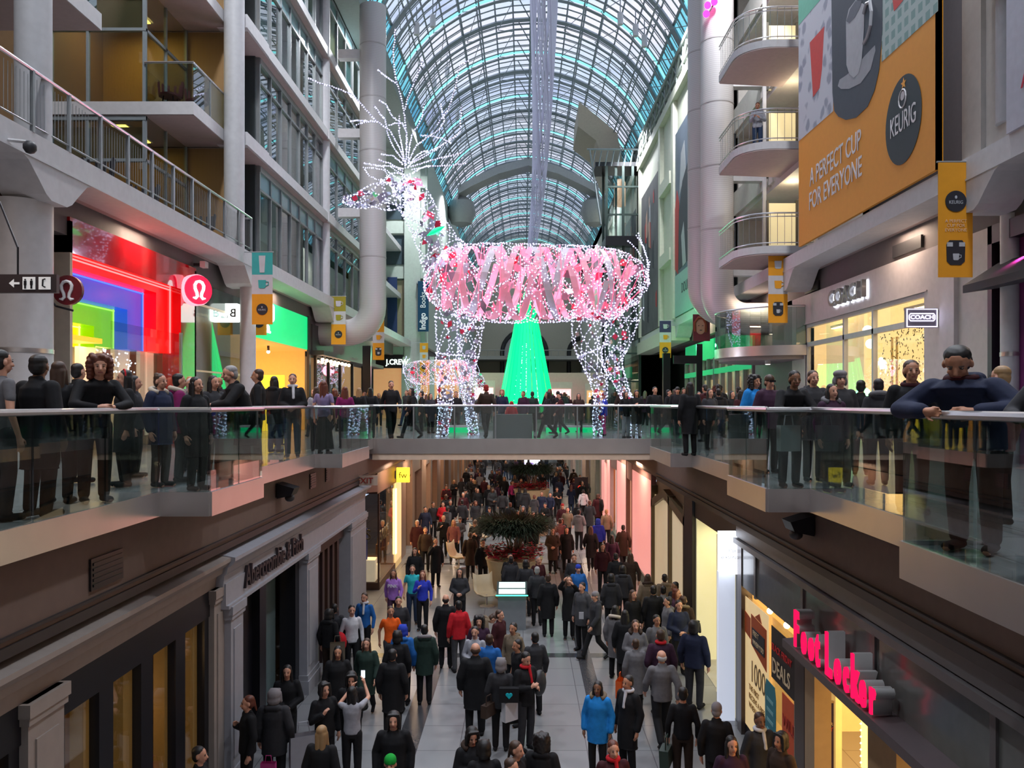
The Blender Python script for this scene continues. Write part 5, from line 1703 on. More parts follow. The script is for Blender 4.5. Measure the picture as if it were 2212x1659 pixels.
m.box(4.59, 4.69, 13.259, 13.262, -3.825, -3.815, 0)
m.build('trefoil_print', _mats['cream ink'], t)
for k, zc in enumerate((-4.45, -4.95)):
    m = MB().prism([(4.42, 13.262, zc + 0.02), (4.50, 13.262, zc + 0.05), (4.62, 13.262, zc + 0.12), (4.72, 13.262, zc + 0.1), (4.76, 13.262, zc), (4.82, 13.262, zc - 0.04), (4.50, 13.262, zc - 0.03)], (0, 0.006, 0))
    m.build('printed_shoe', mat('shoe print', (0.02, 0.02, 0.02), 0.5), t)
    MB().tube([(4.42, 13.258, zc), (4.55, 13.258, zc - 0.05), (4.70, 13.258, zc - 0.075), (4.83, 13.258, zc - 0.07)], 0.014, 5).build('printed_sole', _mats['cream ink'], t)
    MB().box(4.62, 4.68, 13.255, 13.26, zc + 0.04, zc + 0.11).build('printed_tag', _mats['red ink'], t)
t = thing('lit_poster', 'dazzling yellow lightbox inside the shoe shop, framed by tiny bulbs', 'poster', (5.3, 12.5, -4))
bx(5.25, 5.85, 12.9, 12.95, -4.5, -2.9).build('light_box', glow('yellow white light box', (1, 0.72, 0.15), 2.6), t)
bx(5.35, 5.6, 12.88, 12.9, -3.7, -3.1).build('violet_print', glow('violet print', (0.5, 0.5, 1), 1.4), t)
m = MB()
for i in range(16):
    m.octa((5.22, 12.88, -2.9 - i * 0.1), 0.018).octa((5.22 + i * 0.042, 12.88, -4.54), 0.018)
m.build('edge_bulb', glow('edge bulbs', (1, 0.85, 0.6), 6, False), t)

# lit white shop and box sign, pale doors, pink walls
t = thing('shop_front', 'cool white lit shop portal beside the shoe shop', 'shop front', (4.35, 18.5, H))
bx(4.0, 4.34, 17.06, 17.2, H, -2.3).build('white_jamb', mat('cool white jamb', (0.7, 0.72, 0.78), 0.5, emit=(0.75, 0.82, 1), es=0.5), t)  # bluish white light on the jamb, put in as emission
m = MB().box(4.36, 4.5, 16.65, 17.1, H, -1.26).box(4.36, 4.5, 16.65, 22.3, -1.75, -1.26).box(4.3, 4.5, 21.2, 22.3, H, -1.26)
m.build('dark_frame', BLACK, t)
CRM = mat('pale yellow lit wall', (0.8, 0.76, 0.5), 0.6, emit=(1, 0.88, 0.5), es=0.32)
m = MB().box(5.3, 5.4, 17.2, 21.2, H, -1.7).box(4.36, 4.42, 17.2, 18.8, H, -1.8).box(4.4, 5.4, 21.1, 21.2, H, -1.7)
m.build('inner_wall', CRM, t)
m = MB().box(5.2, 5.28, 20.3, 20.36, -4.2, -3.0).box(5.2, 5.28, 20.5, 20.56, -4.2, -3.0)
m.build('door_handle', BLACK, t)
MB().box(5.28, 5.3, 18.8, 19.6, -2.9, -2.1).build('green_panel', mat('green print', (0.35, 0.5, 0.05), 0.6), t)
bx(4.4, 5.3, 17.2, 21.2, H, H + 0.01).build('sill', mat('pale mat', (0.5, 0.47, 0.4), 0.5), t)
t = thing('box_sign', 'cube shaped white sign reading LITTLE BURGUNDY between the two shops', 'sign', (4.15, 17, -2.2))
bx(3.98, 4.34, 16.7, 17.05, -2.28, -1.46).build('light_box', glow('blue white box', (0.82, 0.88, 1), 3.0), t)
for i, (s_, z_) in enumerate((('LITTLE', -1.84), ('BURGUNDY', -1.97))):
    text('lettering', s_, mat('indigo letter', (0.15, 0.16, 0.4), 0.5), (4.16, 16.69, z_), (1, 0, 0), (0, 0, 1), 0.085, 0.006, t, align='CENTER', xs=0.86)
lamp('AREA', 'shop_lamp', (4.9, 19.2, -1.9), 36, (1, 0.9, 0.65), 0.6, 3)
t = thing('shop_front', 'pair of tall cream doors in a bronze frame', 'shop front', (4.35, 25, H))
m = MB()
BRZ = mat('olive bronze frame', (0.15, 0.11, 0.06), 0.35, 0.3)
for y in (22.35, 24.7, 27.95):
    m.box(4.3, 4.5, y - 0.1, y + 0.1, H, -1.6)
m.prism([(4.3, 22.3, -1.9), (4.3, 25.6, -1.5), (4.3, 28.1, -2.1), (4.3, 28.1, -2.35), (4.3, 25.6, -1.75), (4.3, 22.3, -2.15)], (0.2, 0, 0))
m.build('frame', BRZ, t)
bx(4.5, 4.6, 22.4, 28.1, -2.3, -1.26).build('header', mat('taupe header', (0.20, 0.16, 0.13), 0.5), t)
CD = mat('cream lit door', (0.8, 0.66, 0.45), 0.5, emit=(1, 0.80, 0.5), es=0.26)
bx(4.4, 4.44, 22.45, 24.6, H + 0.1, -1.9).build('door', CD, t)
bx(4.4, 4.44, 24.8, 27.85, H + 0.1, -1.9).build('door', CD, t)
t = thing('shop_front', 'shop front of tall back lit pink panels with a green skirting', 'shop front', (4.35, 37, H))
PK = mat('back lit pink panel', (0.8, 0.45, 0.42), 0.3, emit=(1, 0.36, 0.33), es=0.62)
for a, b in ((28.3, 33.2), (35.2, 38.6), (41.6, 43.0), (44.6, 46.2)):
    bx(4.35, 4.5, a, b, H + 0.35, -1.5).build('pink_panel', PK, t)
m = MB()
for y in (28.2, 33.3, 35.1, 38.7, 41.5):
    m.box(4.33, 4.5, y - 0.06, y + 0.06, H, -1.26)
m.box(4.36, 4.5, 28.3, 46.4, -2.0, -1.26)
m.build('frame', mat('rose frame', (0.42, 0.22, 0.2), 0.4), t)
bx(4.3, 4.5, 28.2, 46.4, H, H + 0.35).build('skirting', mat('dark green skirting', (0.03, 0.08, 0.06), 0.3), t)
bx(5.0, 5.1, 33.2, 46.4, H, -1.5).build('display_back', mat('brown display', (0.3, 0.13, 0.06), 0.5, emit=(1, 0.35, 0.12), es=0.16), t)
bx(4.6, 4.62, 38.8, 41.4, H + 0.2, -2.1).build('white_screen', mat('white lit panel', (0.9, 0.8, 0.75), 0.5, emit=(1, 0.82, 0.75), es=0.9), t)
for y in (31, 37, 43):
    lamp('AREA', 'pink_wash_lamp', (4.2, y, -3.2), 34, (1, 0.34, 0.32), 2.0, 4.5, rot=(0, 90, 0))

# ================================================================ mall furniture, lower floor
def planter(x, y, label, s=1.0):
    t = thing('planter', label, 'planter', (x, y, H))
    MB().lathe([(0.62 * s, H), (0.7 * s, H + 0.1), (0.93 * s, H + 1.2 * s), (0.98 * s, H + 1.3 * s), (0.9 * s, H + 1.3 * s)], x, y, 24).build('pot', mat('yellow cream pot', (0.62, 0.48, 0.28), 0.5), t, True)
    m = MB()
    for i in range(420):
        a, r = rnd.uniform(0, 2 * PI), 0.98 * s * math.sqrt(rnd.random())
        c = Vector((x + r * math.cos(a), y + r * math.sin(a), H + 1.34 * s + rnd.uniform(0, 0.34)))
        q = rnd.uniform(0, 2 * PI)
        for k in range(4):
            b = q + k * PI / 2
            d = Vector((math.cos(b), math.sin(b), 0.3)) * 0.12
            e = Vector((-math.sin(b), math.cos(b), 0)) * 0.045
            m.add([c, c + d * .5 + e, c + d, c + d * .5 - e], [(0, 1, 2, 3)], 0 if rnd.random() < 0.7 else 1)
    m.build('flowers', [mat('poinsettia red', (0.55, 0.012, 0.04), 0.6), mat('poinsettia leaf', (0.02, 0.05, 0.02), 0.6)], t)
    m = MB()
    for i in range(11):
        a = 2 * PI * i / 11
        m.tube([(x + 0.16 * math.cos(a), y + 0.16 * math.sin(a), H + 1.2 * s), (x + 0.24 * math.cos(a * 1.3), y + 0.24 * math.sin(a), H + 1.8 * s), (x + 0.5 * math.cos(a), y + 0.5 * math.sin(a), H + 2.35 * s)], [0.035, 0.03, 0.015], 5)
    m.build('stem', mat('pale stem', (0.22, 0.17, 0.12), 0.7), t)
    m = MB()
    for i in range(2600):
        a, r = rnd.uniform(0, 2 * PI), 0.95 * s * math.sqrt(rnd.random())
        c = Vector((x + r * math.cos(a), y + r * math.sin(a), H + 2.1 * s + rnd.uniform(0, 0.35)))
        b = a + rnd.uniform(-0.6, 0.6)
        d = Vector((math.cos(b), math.sin(b), rnd.uniform(0.1, 0.8))) * rnd.uniform(0.3, 0.5)
        d2 = d * 1.6 + Vector((0, 0, -0.22))
        e = Vector((-math.sin(b), math.cos(b), 0)) * 0.014
        m.add([c - e, c + e, c + d + e, c + d - e, c + d2], [(0, 1, 2, 3), (3, 2, 4)])
    m.build('foliage', mat('dark grass blade', (0.018, 0.035, 0.018), 0.6), t)
    return t


planter(-0.3, 28.0, 'large yellow planter of red poinsettias with a dark grassy palm', 1.0)
planter(0.5, 49.0, 'farther planter with a dark grassy palm beyond the first planter', 1.1)
t = thing('directory_kiosk', 'steel directory kiosk with two white lit map screens', 'kiosk', (-0.38, 24.0, H))
bx(-0.72, 0.08, 23.85, 24.35, H, H + 1.02).build('pedestal', mat('kiosk steel', (0.30, 0.32, 0.34), 0.35, 0.5), t)
MB().prism([(-0.76, 23.75, H + 1.02), (-0.76, 24.4, H + 1.28), (-0.76, 24.4, H + 1.02)], (0.88, 0, 0)).build('desk', mat('kiosk dark', (0.03, 0.05, 0.05), 0.4), t)
for a, b in ((0.08, 0.42), (0.5, 0.92)):
    p0 = Vector((-0.70, 23.75 + 0.65 * a, H + 1.03 + 0.26 * a))
    p1 = Vector((-0.70, 23.75 + 0.65 * b, H + 1.03 + 0.26 * b))
    MB().quad(p0, p0 + Vector((0.76, 0, 0)), p1 + Vector((0.76, 0, 0)), p1).build('map_screen', glow('map screen white', (0.75, 1, 0.92), 1.6), t)
MB().tube([(-0.78, 23.73, H + 1.02), (0.14, 23.73, H + 1.02)], 0.02, 5).build('edge_light', glow('green edge', (0.1, 0.9, 0.5), 2), t)
CH = mat('cream chair shell', (0.60, 0.46, 0.28), 0.5)
for i, (x, y, a, lab) in enumerate(((-1.15, 26.6, 0.4, 'cream shell lounge chair beside the big planter'), (-2.5, 33, 1.2, 'cream shell lounge chair behind the couple in the middle of the mall'), (0.75, 38.5, 3.3, 'cream shell lounge chair near the farther crowd'), (-1.9, 38.0, 2.2, 'cream shell lounge chair farther off near the people in red'))):
    t = thing('lounge_chair', lab, 'chair', (x, y, H))
    m = MB()
    c, s = math.cos(a), math.sin(a)

    def tp(u, v, z):
        return (x + u * c - v * s, y + u * s + v * c, H + z)
    sec = [(-0.32, 0.42), (0.0, 0.36), (0.28, 0.42), (0.38, 0.62), (0.42, 0.95)]
    vs, fs = [], []
    for v, z in sec:
        for u in (-0.33, -0.2, 0.2, 0.33):
            vs.append(tp(u, v, z + (0.08 if abs(u) > 0.3 else 0)))
    for i_ in range(4):
        for j in range(3):
            q = i_ * 4 + j
            fs.append((q, q + 1, q + 5, q + 4))
    m.add(vs, fs)
    sh = m.build('shell', CH, t, True)
    so = sh.modifiers.new('solid', 'SOLIDIFY')
    so.thickness = 0.03
    MB().tube([tp(0, 0.05, 0.02), tp(0, 0.05, 0.38)], 0.03, 8).lathe([(0.24, H + 0.0), (0.24, H + 0.03), (0.05, H + 0.05)], x, y, 14).build('pedestal', STEEL, t)

# ================================================================ the green cloth tree and small kiosks on the far bridge
t = thing('christmas_tree', 'tall glowing green cone tree of hanging strands behind the deer', 'christmas tree', (0.15, 50, 0))
TX, TY = 0.2, 48.5
n_ = 28
m, m2 = MB(), MB()
for i in range(n_):
    a0, a1 = 2 * PI * i / n_, 2 * PI * (i + 0.86) / n_
    m.quad((TX + 1.72 * math.cos(a0), TY + 1.72 * math.sin(a0), 0.55), (TX + 1.72 * math.cos(a1), TY + 1.72 * math.sin(a1), 0.55 + 0.1 * (i % 3)), (TX + 0.66 * math.cos(a1), TY + 0.66 * math.sin(a1), 6.0), (TX + 0.66 * math.cos(a0), TY + 0.66 * math.sin(a0), 6.0))
o = m.build('green_panel', mat('glowing green gauze', (0.0, 0.8, 0.28), 0.5, emit=(0.0, 1.0, 0.26), es=0.95), t)
m = MB()
for i in range(26):
    a = rnd.uniform(-2.1, -1.0)
    for k in range(16):
        f = rnd.random()
        r = 1.74 - 1.06 * f
        m.octa((TX + r * math.cos(a), TY + r * math.sin(a) - 0.02, 0.4 + 4.2 * f), 0.022)
o = m.build('light_string', glow('mint white bulbs', (0.6, 1, 0.85), 4, False), t)
o['kind'] = 'stuff'
for cx_, a_, h_ in ((-0.35, -0.5, 0.9), (0.1, 0.15, 1.5), (0.5, 0.5, 0.7)):
    MB().tube([(TX + cx_ * .6, TY, 5.9), (TX + cx_, TY, 6.3 + h_ * .3), (TX + cx_ + a_ * .5, TY, 6.2 + h_)], [0.05, 0.17, 0.02], 6).build('tip_leaf', mat('glowing green gauze', (0, 0.8, 0.28)), t)
MB().cyl(TX, TY, 0, 0.6, 0.3, 14).build('stand', GREY, t)
lamp('POINT', 'tree_lamp', (TX, TY - 3.4, 1.6), 90, (0.05, 1, 0.35), 0.4)
lamp('POINT', 'tree_lamp', (TX - 5, TY + 6, 4), 260, (0.3, 1, 0.55), 0.12)
lamp('POINT', 'tree_lamp', (TX + 6, TY - 7, 4), 200, (0.1, 1, 0.4), 0.12)
PKG = mat('pink lit showcase', (1, 0.6, 0.6), 0.5, emit=(1, 0.32, 0.34), es=1.3)
for i, (x, y, w_, h_, c_, lab) in enumerate(((2.55, 57.5, 1.5, 2.1, PKG, 'pink lit showcase with white ornaments on the right of the green tree'), (-2.7, 57.5, 1.3, 2.2, PKG, 'pink lit showcase beside the left deer leg'), (5.0, 57.6, 1.2, 2.0, WARM, 'amber kiosk with a small sign past the pink showcase'))):
    lab = ['pink lit showcase with rows of white ornaments beside the green tree', 'pink lit showcase seen between the deer legs', 'amber lit kiosk past the pink showcase'][i]
    t = thing('showcase', lab, 'showcase', (x, y, 0))
    bx(x - w_ / 2, x + w_ / 2, y, y + 0.6, 0.05, h_).build('light_panel', c_, t)
    MB().box(x - w_ / 2 - 0.1, x + w_ / 2 + 0.1, y + 0.05, y + 0.7, h_, h_ + 0.5).box(x - w_ / 2 - 0.1, x - w_ / 2, y - 0.02, y + 0.6, 0, h_).box(x + w_ / 2, x + w_ / 2 + 0.1, y - 0.02, y + 0.6, 0, h_).build('frame', mat('cream kiosk frame', (0.6, 0.5, 0.42), 0.5), t)
    m = MB()
    for k in range(5):
        m.ball((x - w_ / 2 + 0.2 + k * (w_ - 0.4) / 4, y - 0.03, h_ - 0.2), 0.06).prism([(x - w_ / 2 + 0.12 + k * (w_ - 0.4) / 4, y - 0.03, h_ - 0.45), (x - w_ / 2 + 0.28 + k * (w_ - 0.4) / 4, y - 0.03, h_ - 0.45), (x - w_ / 2 + 0.2 + k * (w_ - 0.4) / 4, y - 0.03, h_ - 0.2)], (0, 0.01, 0))
    m.tube([(x + 0.4 * math.cos(2 * PI * k / 16), y - 0.02, 1.0 + 0.4 * math.sin(2 * PI * k / 16)) for k in range(16)], 0.03, 5, closed=True)
    m.build('ornament', mat('white ornament', (0.9, 0.85, 0.85), 0.5, emit=(1, 0.8, 0.8), es=1.2), t)
t = one('far_shop_wall', MB().box(-4.4, 5.9, 59.5, 59.7, 0, 3.3), mat('cream far wall', (0.5, 0.42, 0.35), 0.6), 'cream wall of small shops standing behind the green tree', 'shop wall')
t = one('planter_box', bx(-0.98, 0.3, 27.2, 27.9, 0, 0.78), mat('grey steel box', (0.30, 0.30, 0.31), 0.3, 0.5), 'grey metal box bench on the bridge under the deer belly', 'bench')
for i, (x0, x1, c, lab) in enumerate(((2.35, 3.1, (0.0, 1.0, 0.35), 'green'), (-2.9, -1.9, (0.0, 1.0, 0.35), 'green'), (0.9, 2.2, (0.0, 1.0, 0.35), 'green'))):
    t = thing('light_bench', ['green lit low bench by the hind deer legs', 'green lit low bench behind the front deer legs', 'green lit low bench behind the grey box'][i], 'bench', (x0, 32.5, 0))  # thin green reflections, built as low glowing boxes with white tops
    bx(x0, x1, 32.4, 32.9, 0, 0.2).build('light_box', glow('green bench glow', c, 0.9), t)
    bx(x0 - 0.03, x1 + 0.03, 32.38, 32.92, 0.2, 0.28).build('seat', WHITE, t)

# ================================================================ hanging sculpture along the ridge
t = thing('hanging_sculpture', 'long twisted curtain of silver ribbons hanging along the ridge of the vault', 'sculpture', (1.0, 60, 22))
SR = mat('silver lilac ribbon', (0.74, 0.72, 0.80), 0.4)
SR.node_tree.nodes['Principled BSDF'].inputs['Transmission Weight'].default_value = 0.0
_n = SR.node_tree
_tl = _n.nodes.new('ShaderNodeBsdfTranslucent')
_tl.inputs['Color'].default_value = (0.86, 0.82, 0.95, 1)
_ms = _n.nodes.new('ShaderNodeMixShader')
_ms.inputs[0].default_value = 0.6
_n.links.new(_n.nodes['Principled BSDF'].outputs[0], _ms.inputs[1])
_n.links.new(_tl.outputs[0], _ms.inputs[2])
_n.links.new(_ms.outputs[0], _n.nodes['Material Output'].inputs['Surface'])
for k in range(40):
    a0 = 2 * PI * k / 40 + rnd.uniform(-.15, .15)
    vs, fs = [], []
    N = 26
    for i in range(N + 1):
        f = i / N
        y = 36 + 84 * f
        a = a0 + f * 3.4
        rr = 0.95 - 0.2 * f
        cx = 0.95 + 0.55 * math.sin(f * 3.0)
        x = cx + rr * math.cos(a) * 0.75
        z = 22.3 + rr * math.sin(a) * 1.5
        wv = 0.042
        vs += [(x - wv, y, z - wv), (x + wv, y, z + wv)]
        if i:
            q = 2 * i
            fs.append((q - 2, q - 1, q + 1, q))
    m = MB().add(vs, fs)
    o = m.build('ribbon', SR, t)
m = MB()
for y in (40, 52, 64, 76, 88, 100, 112):
    m.tube([(1.0, y, 23.6), (0.6, y, 25.3)], 0.03, 4)
m.build('suspension_rod', FRAME, t)

# tub chairs on the terraces
for i, (x, y, z, c_, lab) in enumerate(((-9.5, 18.6, L3, DARK, 'dark slatted tub chair on the lowest terrace, first behind the railing'), (-9.5, 20.9, L3, DARK, 'dark slatted tub chair on the lowest terrace, second behind the railing'), (-9.3, 24.2, L3, DARK, 'dark chair at the far end of the lowest terrace'), (-9.95, 23.5, L4, mat('dark red seat', (0.10, 0.015, 0.02), 0.6), 'dark red chair on the small balcony by the glass corner'), (-9.4, 24.0, L4, _mats['dark red seat'] if 'dark red seat' in _mats else DARK, 'dark red chair on the small balcony nearer the railing'))):
    t = thing('terrace_chair', lab, 'chair', (x, y, z))
    m = MB()
    for k in range(7):
        a = PI * k / 6
        m.prism([(x + .3 * math.cos(a) - .03, y + .28 * math.sin(a), z + .42), (x + .3 * math.cos(a) + .03, y + .28 * math.sin(a), z + .42), (x + .34 * math.cos(a) + .03, y + .32 * math.sin(a), z + .84), (x + .34 * math.cos(a) - .03, y + .32 * math.sin(a), z + .84)], (0, .03, 0))
    m.build('backrest_slat', c_, t)
    MB().cyl(x, y, z + .40, z + .46, .3, 14).build('seat', c_, t, True)
    for a in (45, 135, 225, 315):
        MB().tube([(x + .18 * math.cos(R(a)), y + .18 * math.sin(R(a)), z + .42), (x + .26 * math.cos(R(a)), y + .26 * math.sin(R(a)), z)], .018, 6).build('leg', BLACK, t)

# roof spot clusters
for i, (px, py, Y) in enumerate(((935, 45, 46), (900, 62, 46), (966, 155, 58), (938, 180, 58), (988, 250, 66), (962, 265, 66), (1340, 40, 47), (1373, 65, 47), (1392, 88, 47), (1315, 160, 60), (1341, 182, 60), (1357, 205, 60))):
    p = onY(Y, px, py)
    t = thing('roof_spotlight', 'small white spotlight can fixed under the glass vault', 'lamp', p, 'white spotlight cans under the vault')
    MB().cyl(p.x, p.y, p.z - 0.35, p.z + 0.3, 0.16, 10).build('can', mat('can white', (0.7, 0.7, 0.72), 0.5), t, True)
    MB().tube([p + Vector((0, 0, 0.3)), p + Vector((0, 0, 1.2))], 0.03, 5).build('stem', FRAME, t)
t = thing('pink_lamp', 'hot pink lamp cluster at the top of the ribbed duct', 'lamp', (7.0, 31, 15.6))
for dx, dz in ((0, 0), (0.05, 0.32), (0.3, 0.45)):
    MB().ball((6.86 + dx, 31.2, 15.72 + dz), 0.13, 0, 10, 6).build('bulb', glow('hot pink bulb', (1, 0.02, 0.35), 6, False), t, True)
MB().tube([(6.9, 31.2, 15.7), (7.2, 31.3, 16.2)], 0.03, 5).build('bracket', BLACK, t)
# ================================================================ the deer of light
BULB = glow('cold white bulb', (0.62, 0.66, 1.0), 3.0, False)
BULBP = glow('pale pink bulb', (1.0, 0.60, 0.80), 2.4, False)
WIRE = mat('lilac wire', (0.42, 0.38, 0.50), 0.5)
WIREP = mat('hot pink wire', (0.9, 0.2, 0.3), 0.5, emit=(1, 0.12, 0.25), es=0.9)
RIB_W = mat('white ribbon band', (0.72, 0.66, 0.72), 0.4)
RIB_P = mat('pink ribbon band', (0.85, 0.42, 0.50), 0.4, emit=(1, 0.25, 0.40), es=0.22)  # weak pink emission stands in for the light inside the body
SHARD = [mat('mirror shard', (0.6, 0.58, 0.66), 0.15, 0.8), mat('red shard', (0.62, 0.02, 0.06), 0.3), mat('grey shard', (0.22, 0.2, 0.24), 0.4), mat('rose shard', (0.8, 0.25, 0.35), 0.4)]
DY = 29.4


def dq(px, py):
    return ((px - 1130.0) * DY / F_PX, EYE - (py - 870.0) * DY / F_PX)


def make_deer(name, label, origin, s, flip, grazing):
    """Open wire deer; points come from measured outlines: (px, py, in-plane radius in px, lateral offset m, lateral radius m)."""
    root = thing(name, label, 'light sculpture', origin)
    ox = dq(1160, 948)[0]
    k = DY / F_PX

    def W(x, y, z):                       # deer coordinates (x along the body, y lateral, z up) to the world
        return Vector((origin[0] + (x - ox) * s * (-1 if flip else 1), origin[1] + y * s, origin[2] + (z - 0.0) * s))

    def limb(spec, n_sub=5):
        P = [(Vector((dq(a, b)[0], d, dq(a, b)[1])), r * k, q) for a, b, r, d, q in spec]
        out = []
        for i in range(len(P) - 1):
            p0, p1, p2, p3 = P[max(i - 1, 0)], P[i], P[i + 1], P[min(i + 2, len(P) - 1)]
            for j in range(n_sub):
                t = j / n_sub
                c = []
                for a, b, c_, d in ((p0[0], p1[0], p2[0], p3[0]), (p0[1], p1[1], p2[1], p3[1]), (p0[2], p1[2], p2[2], p3[2])):
                    c.append(0.5 * (2 * b + (c_ - a) * t + (2 * a - 5 * b + 4 * c_ - d) * t * t + (3 * b - a - 3 * c_ + d) * t ** 3))
                out.append(tuple(c))
        out.append(P[-1])
        return out

    def surf(rings, u, th):
        u = max(0.0, min(len(rings) - 1.001, u))
        i = int(u)
        t = u - i
        c = rings[i][0].lerp(rings[i + 1][0], t)
        r = rings[i][1] * (1 - t) + rings[i + 1][1] * t
        q = rings[i][2] * (1 - t) + rings[i + 1][2] * t
        d = (rings[min(i + 1, len(rings) - 1)][0] - rings[max(i - 0, 0)][0])
        d = Vector((d.x, 0, d.z))
        if d.length < 1e-4:
            d = Vector((1, 0, 0))
        d.normalize()
        n = Vector((-d.z, 0, d.x))
        return c + n * (r * math.cos(th)) + Vector((0, 1, 0)) * (q * math.sin(th))

    def strand(pts, step, br, wire=WIRE, bulb=BULB, wr=0.008, nm='light_string'):
        pts = [W(*p) for p in pts]
        m = MB()
        m.tube(pts, wr * s, 4, 0)
        acc = 0.0
        for a, b in zip(pts[:-1], pts[1:]):
            L = (b - a).length
            while acc < L:
                p = a.lerp(b, acc / L)
                m.octa((p.x + rnd.uniform(-.012, .012), p.y, p.z + rnd.uniform(-.012, .012)), br * s * rnd.uniform(0.75, 1.15), 1)
                acc += step * s
            acc -= L
        return m.build(nm, [wire, bulb], root)

    def cover(rings, nh, turns, step, br, nring=0, bulb=BULB, both=True):
        L = len(rings) - 1
        for h in range(nh):
            for sg in ((1, -1) if both else (1,)):
                a0 = 2 * PI * h / nh + (0.4 if sg < 0 else 0)
                N = max(14, int(L * 3))
                wob, wf = rnd.uniform(.08, .3), rnd.uniform(.6, 2.2)
                strand([surf(rings, L * i / N, a0 + sg * turns * 2 * PI * i / N + wob * math.sin(i * 3.1 * wf / N * 2 + h * 1.7)) for i in range(N + 1)], step, br, bulb=bulb)
        for j in range(nring):
            u = L * (j + 0.5) / nring
            strand([surf(rings, u, 2 * PI * i / 18) for i in range(19)], step, br, bulb=bulb)

    body = limb([(922, 588, 14, 0, 0.3), (945, 598, 58, 0, 0.9), (1000, 606, 80, 0, 1.2), (1080, 611, 86, 0, 1.35), (1160, 612, 85, 0, 1.35), (1240, 612, 82, 0, 1.35), (1310, 613, 78, 0, 1.25), (1362, 620, 62, 0, 0.95), (1392, 635, 24, 0, 0.4)], 3)
    if grazing:
        neck = limb([(965, 570, 48, 0, 0.7), (925, 600, 40, 0, 0.55), (895, 650, 34, 0, 0.45), (872, 700, 30, 0, 0.4)])
        head = limb([(885, 690, 30, 0, 0.4), (862, 730, 32, 0, 0.4), (845, 775, 22, 0, 0.3), (835, 810, 8, 0, 0.12)])
    else:
        neck = limb([(962, 560, 56, 0, 0.75), (938, 515, 44, 0, 0.6), (912, 468, 38, 0, 0.5), (888, 425, 38, 0, 0.45), (872, 392, 30, 0, 0.4)])
        head = limb([(892, 402, 30, 0, 0.42), (855, 412, 40, 0, 0.46), (805, 424, 27, 0, 0.34), (765, 431, 16, 0, 0.22), (737, 430, 5, 0, 0.1)])
    legs = [limb([(988, 670, 52, -0.65, 0.45), (972, 735, 27, -0.7, 0.34), (964, 800, 20, -0.7, 0.25), (966, 860, 17, -0.7, 0.22), (962, 905, 13, -0.7, 0.17), (957, 947, 12, -0.7, 0.17)]),
            limb([(1012, 680, 34, 0.65, 0.4), (1010, 735, 26, 0.7, 0.34), (1006, 800, 21, 0.7, 0.25), (1012, 860, 15, 0.7, 0.2), (1015, 905, 12, 0.7, 0.16), (1020, 947, 12, 0.7, 0.16)]),
            limb([(1282, 665, 48, -0.65, 0.5), (1264, 735, 30, -0.7, 0.38), (1280, 790, 24, -0.7, 0.3), (1294, 845, 16, -0.7, 0.2), (1290, 900, 12, -0.7, 0.16), (1290, 947, 12, -0.7, 0.16)]),
            limb([(1352, 655, 46, 0.65, 0.5), (1344, 720, 31, 0.7, 0.38), (1328, 775, 24, 0.7, 0.3), (1348, 830, 15, 0.7, 0.2), (1370, 885, 12, 0.7, 0.16), (1383, 947, 11, 0.7, 0.16)])]
    big = s > 0.8
    st = 0.135 if big else 0.2
    br = 0.029 if big else 0.034
    # lattice of light strings
    cover(body, 7 if big else 4, 1.1, st, br, 0)
    cover(body, 3 if big else 2, 2.1, st, br, 0)
    cover(body, 2, 0.6, st, br, 0, BULBP)
    cover(neck, 6 if big else 3, 0.7, st, br, 4 if big else 2)
    cover(head, 5 if big else 3, 0.6, st, br, 4 if big else 2)
    for lg in legs:
        cover(lg, 5 if big else 3, 0.9, st, br, 5 if big else 2)
    # pink inner frame: hoops and chords
    for j in range(13 if big else 6):
        u = 1.2 + (len(body) - 4.5) * j / (13.0 if big else 6.0)
        MB().tube([W(*(surf(body, u, 2 * PI * i / 20) * 1.0)) for i in range(20)], 0.014 * s, 4, closed=True).build('frame_hoop', WIREP, root)
    m = MB()
    for i in range(70 if big else 16):
        u = rnd.uniform(2, len(body) - 3)
        a = rnd.uniform(0, 2 * PI)
        m.tube([W(*surf(body, u, a)), W(*surf(body, min(len(body) - 2, u + rnd.uniform(0.5, 3.5)), a + rnd.uniform(1.2, 2.8)))], 0.011 * s, 4)
    m.build('brace_wire', WIREP, root)['kind'] = 'stuff'
    # flat ribbons wound inside the body
    for h in range(13 if big else 6):
        sg = 1 if h % 2 else -1
        a0 = 2 * PI * h / 13 + rnd.uniform(-0.2, 0.2)
        u0 = 1.5 + (len(body) - 8) * (h / 13.0)
        m = MB()
        N = 22
        vs, fs = [], []
        for i in range(N + 1):
            th = a0 + 2 * PI * i / N * 1.05
            u = u0 + 4.5 * i / N * (1 if sg > 0 else -1) + (4.5 if sg < 0 else 0)
            for du in (-0.27, 0.27):
                p = surf(body, u + du, th)
                c = surf(body, u + du, th + PI)
                p = c.lerp(p, 0.965)
                vs.append(W(*p))
            if i:
                q = 2 * i
                fs.append((q - 2, q - 1, q + 1, q))
        m.add(vs, fs)
        o = m.build('ribbon_band', RIB_W if h % 3 == 0 else RIB_P, root)
        so = o.modifiers.new('solid', 'SOLIDIFY')
        so.thickness = 0.012
    # mirror and coloured shards held in the lattice
    m = MB()

